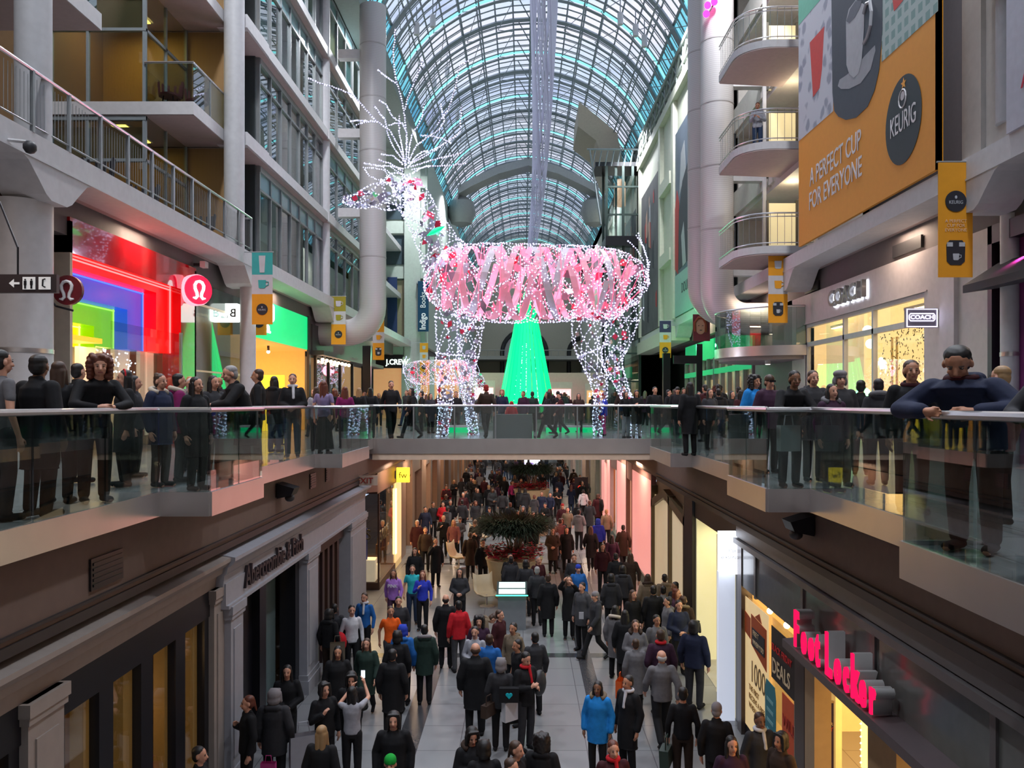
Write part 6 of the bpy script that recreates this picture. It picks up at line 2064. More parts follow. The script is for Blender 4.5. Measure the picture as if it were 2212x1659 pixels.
    def shards(rings, n, size, pal, rng=(0, 1)):
        for i in range(n):
            u = (len(rings) - 1) * rnd.uniform(*rng)
            a = rnd.uniform(0, 2 * PI)
            c = surf(rings, u, a)
            o_ = surf(rings, u, a + PI)
            c = o_.lerp(c, rnd.uniform(0.6, 0.93))
            e1 = Vector((rnd.gauss(0, 1), rnd.gauss(0, .5), rnd.gauss(0, 1))).normalized() * size * rnd.uniform(0.5, 1.3)
            e2 = e1.cross(Vector((rnd.gauss(0, .4), 1, rnd.gauss(0, .4)))).normalized() * size * rnd.uniform(0.4, 1.0)
            m.quad(W(*(c - e1)), W(*(c - e2)), W(*(c + e1)), W(*(c + e2)), rnd.choice(pal))
    shards(body, 80 if big else 40, 0.24, (2, 0, 2, 1, 3, 2), (0.05, 0.9))
    shards(neck, 44, 0.20, (0, 0, 1, 2, 2, 3))
    shards(head, 34, 0.16, (0, 0, 0, 2, 1))
    for lg in legs:
        shards(lg, 56, 0.12, (0, 2, 2, 1, 0))
    m.build('mirror_shard', SHARD, root)['kind'] = 'stuff'
    # tail
    for pl in (((1392, 612), (1402, 580), (1396, 548), (1380, 500)), ((1392, 560), (1376, 538), (1356, 518)), ((1400, 610), (1404, 570), (1392, 530), (1376, 506)), ((1386, 640), (1400, 600), (1404, 565))):
        strand([(dq(a, b)[0], rnd.uniform(-.1, .1), dq(a, b)[1]) for a, b in pl], 0.09, 0.032, nm='tail_string')
    if not grazing:
        # ears
        for pts in (((866, 392), (836, 372), (806, 366), (787, 366), (800, 384), (826, 396), (860, 402)), ((878, 384), (858, 366), (838, 352), (822, 350), (832, 372), (852, 388), (872, 394)), ((846, 400), (850, 416), (866, 420), (874, 408), (872, 392))):
            dd = rnd.choice((-0.35, 0.3))
            strand([(dq(a, b)[0], dd, dq(a, b)[1]) for a, b in pts], 0.07, 0.028, nm='ear_string')
        br_ = [((872, 345), (858, 310), (840, 280), (812, 260), (806, 255), (775, 220), (760, 205), (720, 190), (694, 184), (667, 172)), ((812, 260), (795, 257), (778, 258), (762, 261)), ((790, 258), (776, 266), (763, 277)), ((757, 207), (748, 192), (740, 179)),
               ((875, 352), (878, 300), (875, 270), (871, 235), (862, 195), (855, 175), (851, 140), (850, 118), (854, 92), (855, 66)), ((855, 178), (836, 162), (822, 150), (811, 139)), ((873, 232), (885, 205), (902, 182), (918, 150)),
               ((876, 330), (875, 280), (865, 258), (840, 237), (825, 207), (806, 192)), ((868, 263), (855, 267), (842, 276)), ((872, 348), (848, 315), (834, 285), (828, 250), (820, 242), (801, 216)),
               ((880, 348), (885, 312), (892, 296), (908, 277), (918, 262), (922, 240)), ((880, 350), (896, 308), (916, 288), (943, 266), (954, 242), (944, 198)), ((943, 266), (968, 236), (984, 190), (993, 146), (1014, 137)),
               ((885, 350), (918, 326), (944, 312), (962, 298), (982, 283)), ((885, 352), (926, 336), (962, 318), (996, 300), (1001, 248)), ((908, 290), (930, 284), (950, 282), (968, 286)), ((886, 358), (926, 348), (962, 342), (1000, 336)), ((888, 364), (930, 354), (968, 350), (1006, 342)), ((890, 372), (912, 370), (933, 376)),
               ((868, 362), (845, 350), (812, 343), (769, 329)), ((868, 368), (845, 356), (818, 351)), ((868, 352), (846, 330), (816, 322)), ((874, 360), (872, 330), (868, 300), (872, 270)), ((880, 360), (890, 330), (904, 310), (914, 300))]
        for i, pl in enumerate(br_):
            d1 = [-0.2, 0.2, -0.5, 0.5][i % 4] * (1 + 0.1 * i / 4)
            pp = [(dq(a, b)[0], d1 * j / (len(pl) - 1) * 1.6, dq(a, b)[1]) for j, (a, b) in enumerate(pl)]
            strand(pp, 0.085, 0.034, wr=0.018, nm='antler_branch')
        # green leaf ornaments
        G = mat('glowing green gauze', (0, 0.8, 0.28))
        for nm, c, e, wd in (('collar_leaf', (945, 507), (38, -20), 0.10), ('belly_ornament', (1138, 648), (0, -34), 0.14)):
            a = Vector((dq(c[0] - e[0] / 2, c[1] - e[1] / 2)[0], -0.75, dq(c[0] - e[0] / 2, c[1] - e[1] / 2)[1]))
            b = Vector((dq(c[0] + e[0] / 2, c[1] + e[1] / 2)[0], -0.75, dq(c[0] + e[0] / 2, c[1] + e[1] / 2)[1]))
            n = 8
            MB().tube([W(*a.lerp(b, i / n)) for i in range(n + 1)], [max(0.01, wd * math.sin(PI * i / n)) for i in range(n + 1)], 8).build(nm, G, root, True)
    # pink lamps inside; cold lamps added for the glow of the bulbs
    for px, e in ((1040, 1), (1180, 1.2), (1300, 1)):
        x, z = dq(px, 600)
        p = W(x, 0, z)
        lamp('POINT', 'body_lamp', p, 85 * e * s * s, (1.0, 0.30, 0.42), 0.35)
    for px, py in ((890, 420), (965, 560), (870, 330), (990, 780), (1290, 780)):
        x, z = dq(px, py)
        lamp('POINT', 'cold_lamp', W(x, -0.6, z), 46 * s * s, (0.75, 0.8, 1.0), 0.3)
    return root


make_deer('light_deer', 'giant standing deer of white light strings with pink ribbons and branching antlers', (dq(1160, 948)[0], 29.6, 0.02), 1.0, False, False)
make_deer('light_deer', 'smaller grazing deer of light strings standing far behind the giant deer', (-5.2, 51.5, 0.02), 0.56, True, True)
# ================================================================ people
SK = {'pale': mat('skin pale', (0.66, 0.33, 0.22), 0.5), 'tan': mat('skin tan', (0.52, 0.24, 0.14), 0.5), 'brown': mat('skin brown', (0.24, 0.11, 0.06), 0.5), 'deep': mat('skin deep', (0.09, 0.042, 0.026), 0.5)}
HC = {'black': mat('hair black', (0.012, 0.01, 0.01), 0.5), 'brown': mat('hair brown', (0.06, 0.03, 0.018), 0.5), 'auburn': mat('hair auburn', (0.12, 0.03, 0.015), 0.5), 'blond': mat('hair blond', (0.34, 0.20, 0.09), 0.5), 'grey': mat('hair grey', (0.30, 0.29, 0.29), 0.6), 'white': mat('hair white', (0.55, 0.53, 0.52), 0.6), 'greyknit': mat('knit grey', (0.22, 0.20, 0.21), 0.9), 'green': mat('knit green', (0.0, 0.32, 0.03), 0.9), 'red': mat('knit red', (0.35, 0.02, 0.02), 0.9), 'blue': mat('knit blue', (0.02, 0.05, 0.45), 0.9), 'cream': mat('knit cream', (0.55, 0.47, 0.38), 0.9)}
CL = {'black': (0.012, 0.012, 0.014), 'charcoal': (0.035, 0.035, 0.04), 'dark grey': (0.065, 0.065, 0.072), 'grey': (0.16, 0.155, 0.165), 'pale grey': (0.36, 0.36, 0.40), 'white': (0.62, 0.62, 0.66), 'navy': (0.018, 0.024, 0.055), 'blue': (0.02, 0.13, 0.42), 'bright blue': (0.015, 0.22, 0.62), 'royal blue': (0.03, 0.05, 0.50), 'turquoise': (0.03, 0.45, 0.50), 'lilac': (0.36, 0.16, 0.55), 'mauve': (0.26, 0.20, 0.36), 'magenta': (0.20, 0.012, 0.10), 'pink': (0.55, 0.04, 0.22), 'red': (0.55, 0.015, 0.025), 'maroon': (0.05, 0.010, 0.014), 'orange': (0.80, 0.11, 0.01), 'brown': (0.042, 0.025, 0.018), 'tan': (0.20, 0.15, 0.10), 'green': (0.02, 0.04, 0.032), 'rose': (0.22, 0.08, 0.085), 'denim': (0.03, 0.05, 0.10), 'plum': (0.045, 0.018, 0.04)}
_cloth = {}


def cloth(c):
    if c not in _cloth:
        _cloth[c] = mat('cloth ' + c, CL[c], 0.8, noise=0.3, scale=14, spec=0.25)
    return _cloth[c]


EYE_M = mat('eye dark', (0.02, 0.012, 0.01), 0.4, noise=0)
LIP_M = mat('lip', (0.30, 0.07, 0.06), 0.5, noise=0)
V3 = Vector


def cap(mb, a, b, ra, rb, n=10):
    a, b = V3(a), V3(b)
    d = b - a
    L = d.length
    if L < 1e-5:
        return mb.ball(a, ra)
    d /= L
    P, Rr = [], []
    for i in range(4):
        t = PI / 2 * i / 4
        P.append(a - d * ra * math.cos(t) * 0.98)
        Rr.append(max(0.002, ra * math.sin(t)))
    P += [a, b]
    Rr += [ra, rb]
    for i in range(3, -1, -1):
        t = PI / 2 * i / 4
        P.append(b + d * rb * math.cos(t) * 0.98)
        Rr.append(max(0.002, rb * math.sin(t)))
    return mb.tube(P, Rr, n)


def oval(mb, rings, n=16):
    """Closed tube of horizontal ellipses: (centre, rx, ry)."""
    v, f = [], []
    for c, rx, ry in rings:
        for j in range(n):
            a = 2 * PI * j / n
            v.append((c[0] + rx * math.cos(a), c[1] + ry * math.sin(a), c[2]))
    k = len(rings)
    for i in range(k - 1):
        for j in range(n):
            f.append((i * n + j, i * n + (j + 1) % n, (i + 1) * n + (j + 1) % n, (i + 1) * n + j))
    f.append(tuple(range(n))[::-1])
    f.append(tuple(range((k - 1) * n, k * n)))
    return mb.add(v, f)


def fuse(name, mb, vox, it=3):
    me = bpy.data.meshes.new(name)
    me.from_pydata(mb.v, [], mb.f)
    o = bpy.data.objects.new(name, me)
    C.objects.link(o)
    r = o.modifiers.new('r', 'REMESH')
    r.mode = 'VOXEL'
    r.voxel_size = vox
    r.use_smooth_shade = True
    if it:
        s = o.modifiers.new('s', 'SMOOTH')
        s.iterations = it
        s.factor = 0.5
    dg = bpy.context.evaluated_depsgraph_get()
    m2 = bpy.data.meshes.new_from_object(o.evaluated_get(dg))
    bpy.data.objects.remove(o)
    bpy.data.meshes.remove(me)
    m2.name = name
    m2.materials.clear()
    m2.materials.append(None)
    return m2


def joints(pose):
    J = dict(pel=V3((0, 0, .95)), cst=V3((0, .01, 1.30)), nck=V3((0, .02, 1.47)), head=V3((0, -.005, 1.63)), yaw=0, pit=0)
    for s, k in ((-1, 'r'), (1, 'l')):
        J['hip' + k] = V3((s * .09, 0, .92))
        J['kne' + k] = V3((s * .10, -.02, .50))
        J['ank' + k] = V3((s * .10, .02, .09))
        J['toe' + k] = V3((s * .12, -.15, .035))
        J['sho' + k] = V3((s * .185, .02, 1.41))
        J['elb' + k] = V3((s * .25, .05, 1.13))
        J['wri' + k] = V3((s * .25, -.03, .88))
        J['hnd' + k] = V3((s * .245, -.06, .76))
    if pose == 'walk':
        J['kner'] = V3((-.09, -.16, .52)); J['ankr'] = V3((-.09, -.30, .10)); J['toer'] = V3((-.09, -.47, .06))
        J['knel'] = V3((.09, .05, .50)); J['ankl'] = V3((.09, .34, .17)); J['toel'] = V3((.09, .22, .035))
        J['elbr'] = V3((-.25, .14, 1.14)); J['wrir'] = V3((-.24, .16, .90)); J['hndr'] = V3((-.24, .14, .78))
        J['elbl'] = V3((.25, -.04, 1.14)); J['wril'] = V3((.23, -.20, .94)); J['hndl'] = V3((.23, -.27, .83))
    elif pose == 'lean':
        for k in ('cst', 'nck', 'head'):
            z = J[k].z
            J[k] = V3((0, J[k].y - (z - .95) * .30, z - (z - .95) * .06))
        for s, k in ((-1, 'r'), (1, 'l')):
            J['sho' + k] = V3((s * .185, -.11, 1.38)); J['elb' + k] = V3((s * .27, -.27, 1.15)); J['wri' + k] = V3((s * .09, -.42, 1.115)); J['hnd' + k] = V3((-s * .01, -.45, 1.115))
        J['pit'] = 8
    elif pose == 'leandown':
        J['cst'] = V3((0, -.15, 1.22)); J['nck'] = V3((0, -.25, 1.35)); J['head'] = V3((0, -.31, 1.46))
        for s, k in ((-1, 'r'), (1, 'l')):
            J['sho' + k] = V3((s * .20, -.22, 1.28)); J['elb' + k] = V3((s * .35, -.28, 1.115)); J['wri' + k] = V3((s * .17, -.44, 1.105)); J['hnd' + k] = V3((s * .07, -.475, 1.10))
        J['pit'] = 34
    elif pose == 'phone':
        J['elbr'] = V3((-.24, 0, 1.13)); J['wrir'] = V3((-.10, -.25, 1.20)); J['hndr'] = V3((-.04, -.31, 1.26))
        J['elbl'] = V3((.24, 0, 1.12)); J['wril'] = V3((.09, -.24, 1.14)); J['hndl'] = V3((.02, -.30, 1.20))
        J['pit'] = 18
    elif pose == 'photo':
        J['elbr'] = V3((-.26, -.20, 1.48)); J['wrir'] = V3((-.16, -.34, 1.68)); J['hndr'] = V3((-.12, -.37, 1.77))
        J['elbl'] = V3((.27, -.17, 1.36)); J['wril'] = V3((.10, -.36, 1.58)); J['hndl'] = V3((.04, -.38, 1.67))
        J['pit'] = -8
    elif pose == 'cross':
        J['elbr'] = V3((-.25, .0, 1.13)); J['wrir'] = V3((-.06, -.20, 1.05)); J['hndr'] = V3((.03, -.22, 1.04))
        J['elbl'] = V3((.25, .0, 1.13)); J['wril'] = V3((.06, -.20, 1.03)); J['hndl'] = V3((-.02, -.235, 1.02))
    elif pose == 'drink':
        J['elbr'] = V3((-.27, -.12, 1.22)); J['wrir'] = V3((-.14, -.20, 1.46)); J['hndr'] = V3((-.08, -.19, 1.54))
        J['pit'] = -12
    elif pose == 'hand':
        J['elbr'] = V3((-.25, 0, 1.13)); J['wrir'] = V3((-.12, -.18, 1.26)); J['hndr'] = V3((-.06, -.19, 1.34))
    elif pose == 'bend':
        for k, y, z in (('cst', -.26, 1.14), ('nck', -.42, 1.16), ('head', -.57, 1.13)):
            J[k] = V3((0, y, z))
        for s, k in ((-1, 'r'), (1, 'l')):
            J['sho' + k] = V3((s * .18, -.36, 1.13)); J['elb' + k] = V3((s * .22, -.40, .86)); J['wri' + k] = V3((s * .18, -.5, .66)); J['hnd' + k] = V3((s * .16, -.53, .55))
        J['pit'] = 60
    return J


def headM(J):
    return Matrix.Translation(J['head']) @ Matrix.Rotation(R(J['yaw']), 4, 'Z') @ Matrix.Rotation(R(J['pit']), 4, 'X')


def hball(mb, M, c, r):
    k = MB().ball((0, 0, 0), r, 0, 12, 8)
    t = M @ Matrix.Translation(V3(c))
    return mb.add([t @ V3(p) for p in k.v], k.f)


def hcap(mb, M, a, b, ra, rb):
    return cap(mb, M @ V3(a), M @ V3(b), ra, rb)


_cache = {}
POSES = {}


def comp(kind, pose, style, hero=False, turn=0):
    key = (kind, pose, style, hero, turn)
    if key in _cache:
        return _cache[key]
    J = joints(pose)
    J['yaw'] = turn
    M = headM(J)
    v = 0.0075 if hero else 0.0135
    mb = MB()
    if kind == 'body':
        hball(mb, M, (0, .012, .03), (.077, .096, .09))
        hball(mb, M, (0, -.022, -.045), (.058, .068, .074))
        hball(mb, M, (0, -.05, .0), (.05, .04, .05))
        hcap(mb, M, (0, -.084, .005), (0, -.104, -.03), .012, .017)
        for s in (-1, 1):
            hball(mb, M, (s * .078, .012, -.01), (.014, .022, .032))
            hball(mb, M, (s * .035, -.066, -.03), (.022, .02, .022))
        cap(mb, J['nck'] - V3((0, 0, .06)), M @ V3((0, .01, -.06)), .062, .052)
        oval(mb, [(J['pel'] - V3((0, 0, .08)), .15, .10), (J['pel'] + V3((0, 0, .06)), .15, .105), (J['pel'].lerp(J['cst'], .5), .13, .095), (J['cst'], .155, .11), (J['nck'] - V3((0, 0, .07)), .15, .085), (J['nck'] - V3((0, 0, .02)), .08, .06)])
        for s, k in ((-1, 'r'), (1, 'l')):
            cap(mb, J['sho' + k] - V3((s * .02, 0, .01)), J['elb' + k], .052, .038)
            cap(mb, J['elb' + k], J['wri' + k], .038, .026)
            cap(mb, J['hip' + k], J['kne' + k], .085, .055)
            cap(mb, J['kne' + k], J['ank' + k], .052, .036)
            cap(mb, J['ank' + k] + V3((0, .02, -.03)), J['toe' + k], .035, .03)
            w, h = J['wri' + k], J['hnd' + k]
            d = (h - w).normalized()
            side = d.cross(V3((s, 0, .2))).normalized() if abs(d.x) < .7 else V3((0, 0, 1)).cross(d).cross(d).normalized() * -1
            side = side if side.length > .1 else V3((0, 1, 0))
            inn = d.cross(side).normalized()
            cap(mb, w, w.lerp(h, .75), .026, .034)
            for i, (o_, L) in enumerate(((-.032, .062), (-.011, .076), (.011, .072), (.031, .055))):
                b0 = w.lerp(h, .8) + side * o_
                b1 = b0 + d * L * .55 + inn * .006
                b2 = b1 + d * L * .5 + inn * .022
                cap(mb, b0, b1, .0105, .0098, 7)
                cap(mb, b1, b2, .0098, .0088, 7)
            b0 = w.lerp(h, .35) - side * .03
            cap(mb, b0, b0 - side * .03 + d * .035 + inn * .012, .012, .0105, 7)
            cap(mb, b0 - side * .03 + d * .035 + inn * .012, b0 - side * .036 + d * .066 + inn * .022, .0105, .009, 7)
        me = fuse('person_body', mb, v, 2)
    elif kind == 'hair':
        if style in ('short', 'long', 'bun', 'curly', 'ponytail'):
            g = .012 if style == 'curly' else 0
            hball(mb, M, (0, .030, .058), (.083 + g, .095 + g, .077 + g))
            hball(mb, M, (0, .048, .0), (.084 + g, .07 + g, .1 + g))
            if style == 'curly':
                for i in range(60):
                    a, z = i * 2.4, -.14 + .26 * (i / 60)
                    rr = .108 * math.sqrt(max(.1, 1 - (z / .17) ** 2))
                    yy = .045 + .085 * math.sin(a)
                    if yy < -.01 and z < .085:
                        continue
                    hball(mb, M, (rr * math.cos(a), yy, z), (.036, .036, .036))
                for s in (-1, 1):
                    for z in (-.13, -.09, -.05, 0, .05):
                        hball(mb, M, (s * .098, -.005, z), (.034, .04, .034))
            if style == 'long':
                hcap(mb, M, (-.03, .06, 0), (-.035, .085, -.3), .06, .045)
                hcap(mb, M, (.03, .06, 0), (.035, .085, -.3), .06, .045)
                for s in (-1, 1):
                    hcap(mb, M, (s * .072, .01, .02), (s * .088, -.005, -.24), .026, .03)
            if style == 'bun':
                hball(mb, M, (0, .08, .1), (.045, .045, .045))
            if style == 'ponytail':
                hcap(mb, M, (0, .1, .03), (0, .15, -.14), .035, .018)
        elif style == 'balding':
            hball(mb, M, (0, .045, -.01), (.083, .068, .07))
        elif style in ('beanie', 'cap', 'furhat'):
            hball(mb, M, (0, .008, .058), (.088, .104, .086))
            oval2 = [(.09, .107) for _ in (0,)]
            hball(mb, M, (0, .008, .035), (.092, .108, .03))
            if style == 'cap':
                hball(mb, M, (0, -.12, .035), (.065, .07, .012))
            if style == 'furhat':
                hball(mb, M, (0, .01, .09), (.105, .12, .06))
                for s in (-1, 1):
                    hball(mb, M, (s * .085, .02, -.03), (.03, .05, .07))
            hball(mb, M, (0, .05, -.02), (.08, .062, .07))
        elif style == 'hood':
            hball(mb, M, (0, .035, .035), (.105, .105, .115))
            hball(mb, M, (0, .05, -.05), (.105, .09, .1))
            for s in (-1, 1):
                hcap(mb, M, (s * .085, -.03, .06), (s * .09, -.035, -.1), .022, .028)
            hcap(mb, M, (-.07, -.045, .105), (.07, -.045, .105), .022, .022)
        me = fuse('hair', mb, v, 2)
    elif kind == 'top':
        fat = {'tee': .008, 'shirt': .010, 'jumper': .014, 'jacket': .028, 'puffer': .042, 'coat': .034, 'hoodie': .022, 'parka': .04}[style]
        hem = {'tee': .90, 'shirt': .88, 'jumper': .88, 'jacket': .82, 'puffer': .80, 'coat': .52, 'hoodie': .86, 'parka': .66}[style]
        pel, cst, nck = J['pel'], J['cst'], J['nck']
        rings = []
        if hem < .7:
            rings.append((V3((pel.x, pel.y, hem)), .185 + fat, .135 + fat))
        rings.append((V3((pel.x, pel.y, min(hem, .80) if hem < .7 else hem)), .155 + fat, .115 + fat))
        rings += [(pel + V3((0, 0, .04)), .150 + fat, .108 + fat), (pel.lerp(cst, .5), .138 + fat, .102 + fat), (cst, .162 + fat, .115 + fat), (nck - V3((0, 0, .075)), .165 + fat * .6, .092 + fat), (nck - V3((0, 0, .02)), .09 + fat * .5, .07 + fat * .5), (nck + V3((0, 0, .02)), .062 + fat * .3, .058 + fat * .3)]
        oval(mb, rings, 20)
        for s, k in ((-1, 'r'), (1, 'l')):
            cap(mb, J['sho' + k] - V3((s * .02, 0, .005)), J['elb' + k] if style != 'tee' else J['sho' + k].lerp(J['elb' + k], .55), .058 + fat * .7, .044 + fat * .8)
            if style != 'tee':
                cap(mb, J['elb' + k], J['elb' + k].lerp(J['wri' + k], .93), .044 + fat * .8, .033 + fat * .7)
            if hem < .7:
                cap(mb, J['hip' + k], J['hip' + k].lerp(J['kne' + k], .75 if hem < .6 else .4), .1 + fat * .4, .09 + fat * .4)
        if style in ('coat', 'jacket', 'shirt', 'parka'):
            cap(mb, nck + V3((-.05, .02, .03)), nck + V3((.05, .02, .03)), .034, .034)
        if style in ('hoodie', 'puffer', 'parka'):
            cap(mb, nck + V3((-.07, .085, -.0)), nck + V3((.07, .085, -.0)), .055, .055)
            cap(mb, nck + V3((-.08, .03, .01)), nck + V3((-.05, -.07, -.03)), .035, .025)
            cap(mb, nck + V3((.08, .03, .01)), nck + V3((.05, -.07, -.03)), .035, .025)
        me = fuse('top', mb, 0.012 if hero else 0.016, 4)
    elif kind == 'bottom':
        g = .016
        if style == 'skirt':
            oval(mb, [(V3((0, 0, .14)), .24, .2), (V3((0, 0, .5)), .2, .16), (V3((0, 0, .8)), .165, .125), (V3((0, 0, 1.0)), .135, .1)], 20)
        else:
            oval(mb, [(J['pel'] - V3((0, 0, .12)), .15, .11), (J['pel'] + V3((0, 0, .02)), .158, .115), (J['pel'] + V3((0, 0, .08)), .145, .105)])
            for s, k in ((-1, 'r'), (1, 'l')):
                cap(mb, J['hip' + k] - V3((0, 0, .02)), J['kne' + k], .088 + g * .6, .06 + g)
                cap(mb, J['kne' + k], J['kne' + k].lerp(J['ank' + k], .96), .06 + g, .046 + g)
        me = fuse('bottom', mb, 0.015, 3)
    elif kind == 'shoes':
        for s, k in ((-1, 'r'), (1, 'l')):
            a, t = J['ank' + k], J['toe' + k]
            cap(mb, a + V3((0, .03, -.045)), t + V3((0, .01, .01)), .042, .04)
            cap(mb, a + V3((0, .0, .02)), a + V3((0, .0, -.03)), .045, .046)
        vs = [(p[0], p[1], max(0.002, p[2])) for p in mb.v]
        mb.v = vs
        me = fuse('shoes', mb, 0.014, 1)
    elif kind == 'eyes':
        for s in (-1, 1):
            hball(mb, M, (s * .031, -.083, .008), (.013, .010, .0065))
            hcap(mb, M, (s * .02, -.089, .026), (s * .044, -.082, .027), .0045, .004)
        me = bpy.data.meshes.new('eyes')
        me.from_pydata(mb.v, [], mb.f)
        me.materials.append(EYE_M)
    elif kind == 'mouth':
        hcap(mb, M, (-.018, -.083, -.066), (.018, -.083, -.066), .007, .007)
        me = bpy.data.meshes.new('mouth')
        me.from_pydata(mb.v, [], mb.f)
        me.materials.append(LIP_M)
    elif kind == 'collar':
        n_ = J['nck']
        if style == 'neck':
            pts = [n_ + V3((.08 * math.cos(a), .012 + .074 * math.sin(a), .004 + .012 * math.sin(a))) for a in [2 * PI * i / 14 for i in range(14)]]
            mb.tube(pts, .03, 8, closed=True)
        elif style == 'scarf':
            pts = [n_ + V3((.078 * math.cos(a), -.005 + .078 * math.sin(a), .035)) for a in [2 * PI * i / 14 for i in range(14)]]
            mb.tube(pts, .032, 8, closed=True)
            cap(mb, n_ + V3((.02, -.09, .02)), n_ + V3((.03, -.15, -.22)), .03, .028)
        else:
            pts = [n_ + V3((.125 * math.cos(a), .02 + .10 * math.sin(a), .02 + .035 * math.sin(a))) for a in [R(-50) + R(280) * i / 12 for i in range(13)]]
            mb.tube(pts, .042, 8)
        me = bpy.data.meshes.new('collar')
        me.from_pydata(mb.v, [], mb.f)
        me.polygons.foreach_set('use_smooth', [True] * len(me.polygons))
        me.materials.append(None)
    _cache[key] = me
    return me


def put(name, me, m_, parent=None):
    o = bpy.data.objects.new(name, me)
    C.objects.link(o)
    if parent:
        o.parent = parent
    if m_ is not None:
        o.material_slots[0].link = 'OBJECT'
        o.material_slots[0].material = m_
    return o


people = []


def person(x, y, z, rot, h=1.72, pose='stand', top='jacket', tc='black', hair='short', hc='black', skin='pale', bot='trousers', bc='black', collar=None, cc='grey', hero=False, turn=0, label=None, where=None, wide=1.0, far=False, group=None):
    b = put('person', comp('body', pose, 'std', hero, turn), SK[skin])
    b.location = (x, y, z)
    b.rotation_euler = (0, 0, R(rot))
    s = h / 1.75
    b.scale = (s * wide, s * wide, s)
    put('trousers' if bot != 'skirt' else 'skirt', comp('bottom', pose, bot), cloth(bc), b)
    put({'tee': 't_shirt'}.get(top, top), comp('top', pose, top, hero), cloth(tc), b)
    put('shoes', comp('shoes', pose, 'std'), cloth('black' if bc != 'white' else 'brown'), b)
    if hair != 'bald':
        nm = hair if hair in ('beanie', 'cap', 'hood') else ('hat' if hair == 'furhat' else 'hair')
        hm = HC[hc] if hc in HC else cloth(hc)
        put(nm, comp('hair', pose, hair, hero, turn), hm, b)
    if not far:
        put('eyes', comp('eyes', pose, 'std', False, turn), None, b)
        put('mouth', comp('mouth', pose, 'std', False, turn), None, b)
    if collar:
        put({'scarf': 'scarf', 'neck': 'collar'}.get(collar, 'fur_collar'), comp('collar', pose, collar), cloth(cc) if cc in CL else HC[cc], b)
    b['category'] = 'person'
    if group:
        b['group'] = group
    if label:
        b['label'] = label
    else:
        people.append((b, tc, top, hair, hc, where, (bc, bot)))
    return b


def bag(x, y, z, kind, c, label, s=1.0, rot=0):
    t = thing({'tote': 'shopping_bag', 'hand': 'handbag', 'pack': 'backpack'}[kind], label, 'bag', (x, y, z))
    m_ = mat('bag ' + c, CL[c], 0.45)
    ca, sa = math.cos(R(rot)), math.sin(R(rot))

    def T(u, v, w):
        return (x + (u * ca - v * sa) * s, y + (u * sa + v * ca) * s, z + w * s)
    if kind == 'tote':
        m = MB()
        v = [T(u, q, w) for u in (-.15, .15) for q in (-.06, .06) for w in (0, .36)]
        m.add(v, [(0, 1, 3, 2), (4, 6, 7, 5), (0, 4, 5, 1), (2, 3, 7, 6), (0, 2, 6, 4)])
        m.build('bag_body', m_, t)
        MB().tube([T(-.07, 0, .36), T(-.05, 0, .5), T(.05, 0, .5), T(.07, 0, .36)], .008, 5).build('handle', m_, t)
    elif kind == 'hand':
        m = MB().prism([T(-.2, -.07, 0), T(.2, -.07, 0), T(.16, -.05, .24), T(-.16, -.05, .24)], V3(T(0, .07, 0)) - V3(T(0, -.07, 0)))
        m.build('bag_body', m_, t)
        MB().tube([T(-.1, 0, .22), T(-.08, 0, .42), T(.08, 0, .42), T(.1, 0, .22)], .012, 5).build('handle', m_, t)
    else:
        m = MB()
        k = MB().ball((0, 0, 0), (.17, .11, .24), 0, 12, 8).ball((0, .07, -.07), (.13, .07, .12), 0, 10, 6)
        m.add([T(*p) for p in k.v], k.f)
        m.build('bag_body', m_, t, True)
        MB().tube([T(-.03, -.08, .22), T(0, -.06, .3), T(.03, -.08, .22)], .01, 5).build('handle', m_, t)
    return t


# ------------------------------------------------ upper walkway, beside the rainbow shop
def up(px, X, **k):
    Y = X * F_PX / (px - 1130.0)
    return (X, Y)


def U(px, py, X, rot, z=0.0, **k):
    Y = X * F_PX / (px - 1130.0)
    if 'h' not in k:
        k['h'] = max(1.3, min(1.92, EYE + (870 - py) * Y / F_PX))
        if k.get('pose') in ('lean',):
            k['h'] = k['h'] / 0.965
        if k.get('pose') in ('leandown',):
            k['h'] = k['h'] / 0.93
    return person(X, Y, z, rot, **k)


U(4, 757, -5.1, 150, hero=True, top='tee', tc='grey', bc='charcoal', label='person in a grey t-shirt cut by the edge, beside the thick column')
U(85, 768, -4.9, 165, hero=True, top='coat', tc='black', skin='brown', label='person in a black coat seen from behind at the glass balustrade', turn=20, wide=1.1)
U(128, 782, -5.3, 190, hair='long', hc='brown', top='jacket', tc='black', label='person with long brown hair tucked behind the black coated back')
person(-4.98, 9.68, 0, 42, h=1.74, hero=True, pose='lean', hair='curly', hc='auburn', top='jumper', tc='black', label='person with curly auburn hair leaning both bare hands on the handrail', turn=-12, wide=1.08)
U(170, 786, -6.4, 160, top='jacket', tc='black', label='person in dark clothes between the curly haired leaner and the column')
U(268, 800, -5.5, -50, hair='long', hc='black', top='coat', tc='black', label='person with long black hair and a red hair band, side on')
U(292, 812, -6.0, 100, hair='long', hc='black', top='jacket', tc='charcoal', label='person with dark hair half hidden beyond the red hair band')
U(347, 808, -5.0, 70, hair='bun', hc='brown', top='parka', tc='navy', collar='fur', cc='cream', hero=True, bc='brown', label='person with a bun and a navy parka with cream fur')
U(388, 808, -5.0, 120, hair='short', hc='black', top='puffer', tc='magenta', collar='fur', cc='cream', label='person in a magenta puffer beside the navy parka')
U(425, 815, -4.3, 65, hair='long', hc='black', top='coat', tc='black', hero=True, label='person in a long black coat in the corner of the glass bay')
U(462, 812, -5.0, 60, hair='long', hc='black', top='jacket', tc='charcoal', label='person with dark hair just behind the corner of the glass bay')
U(412, 818, -5.6, 20, hair='short', hc='white', top='jacket', tc='grey', label='white haired person peeping between the two dark coats')
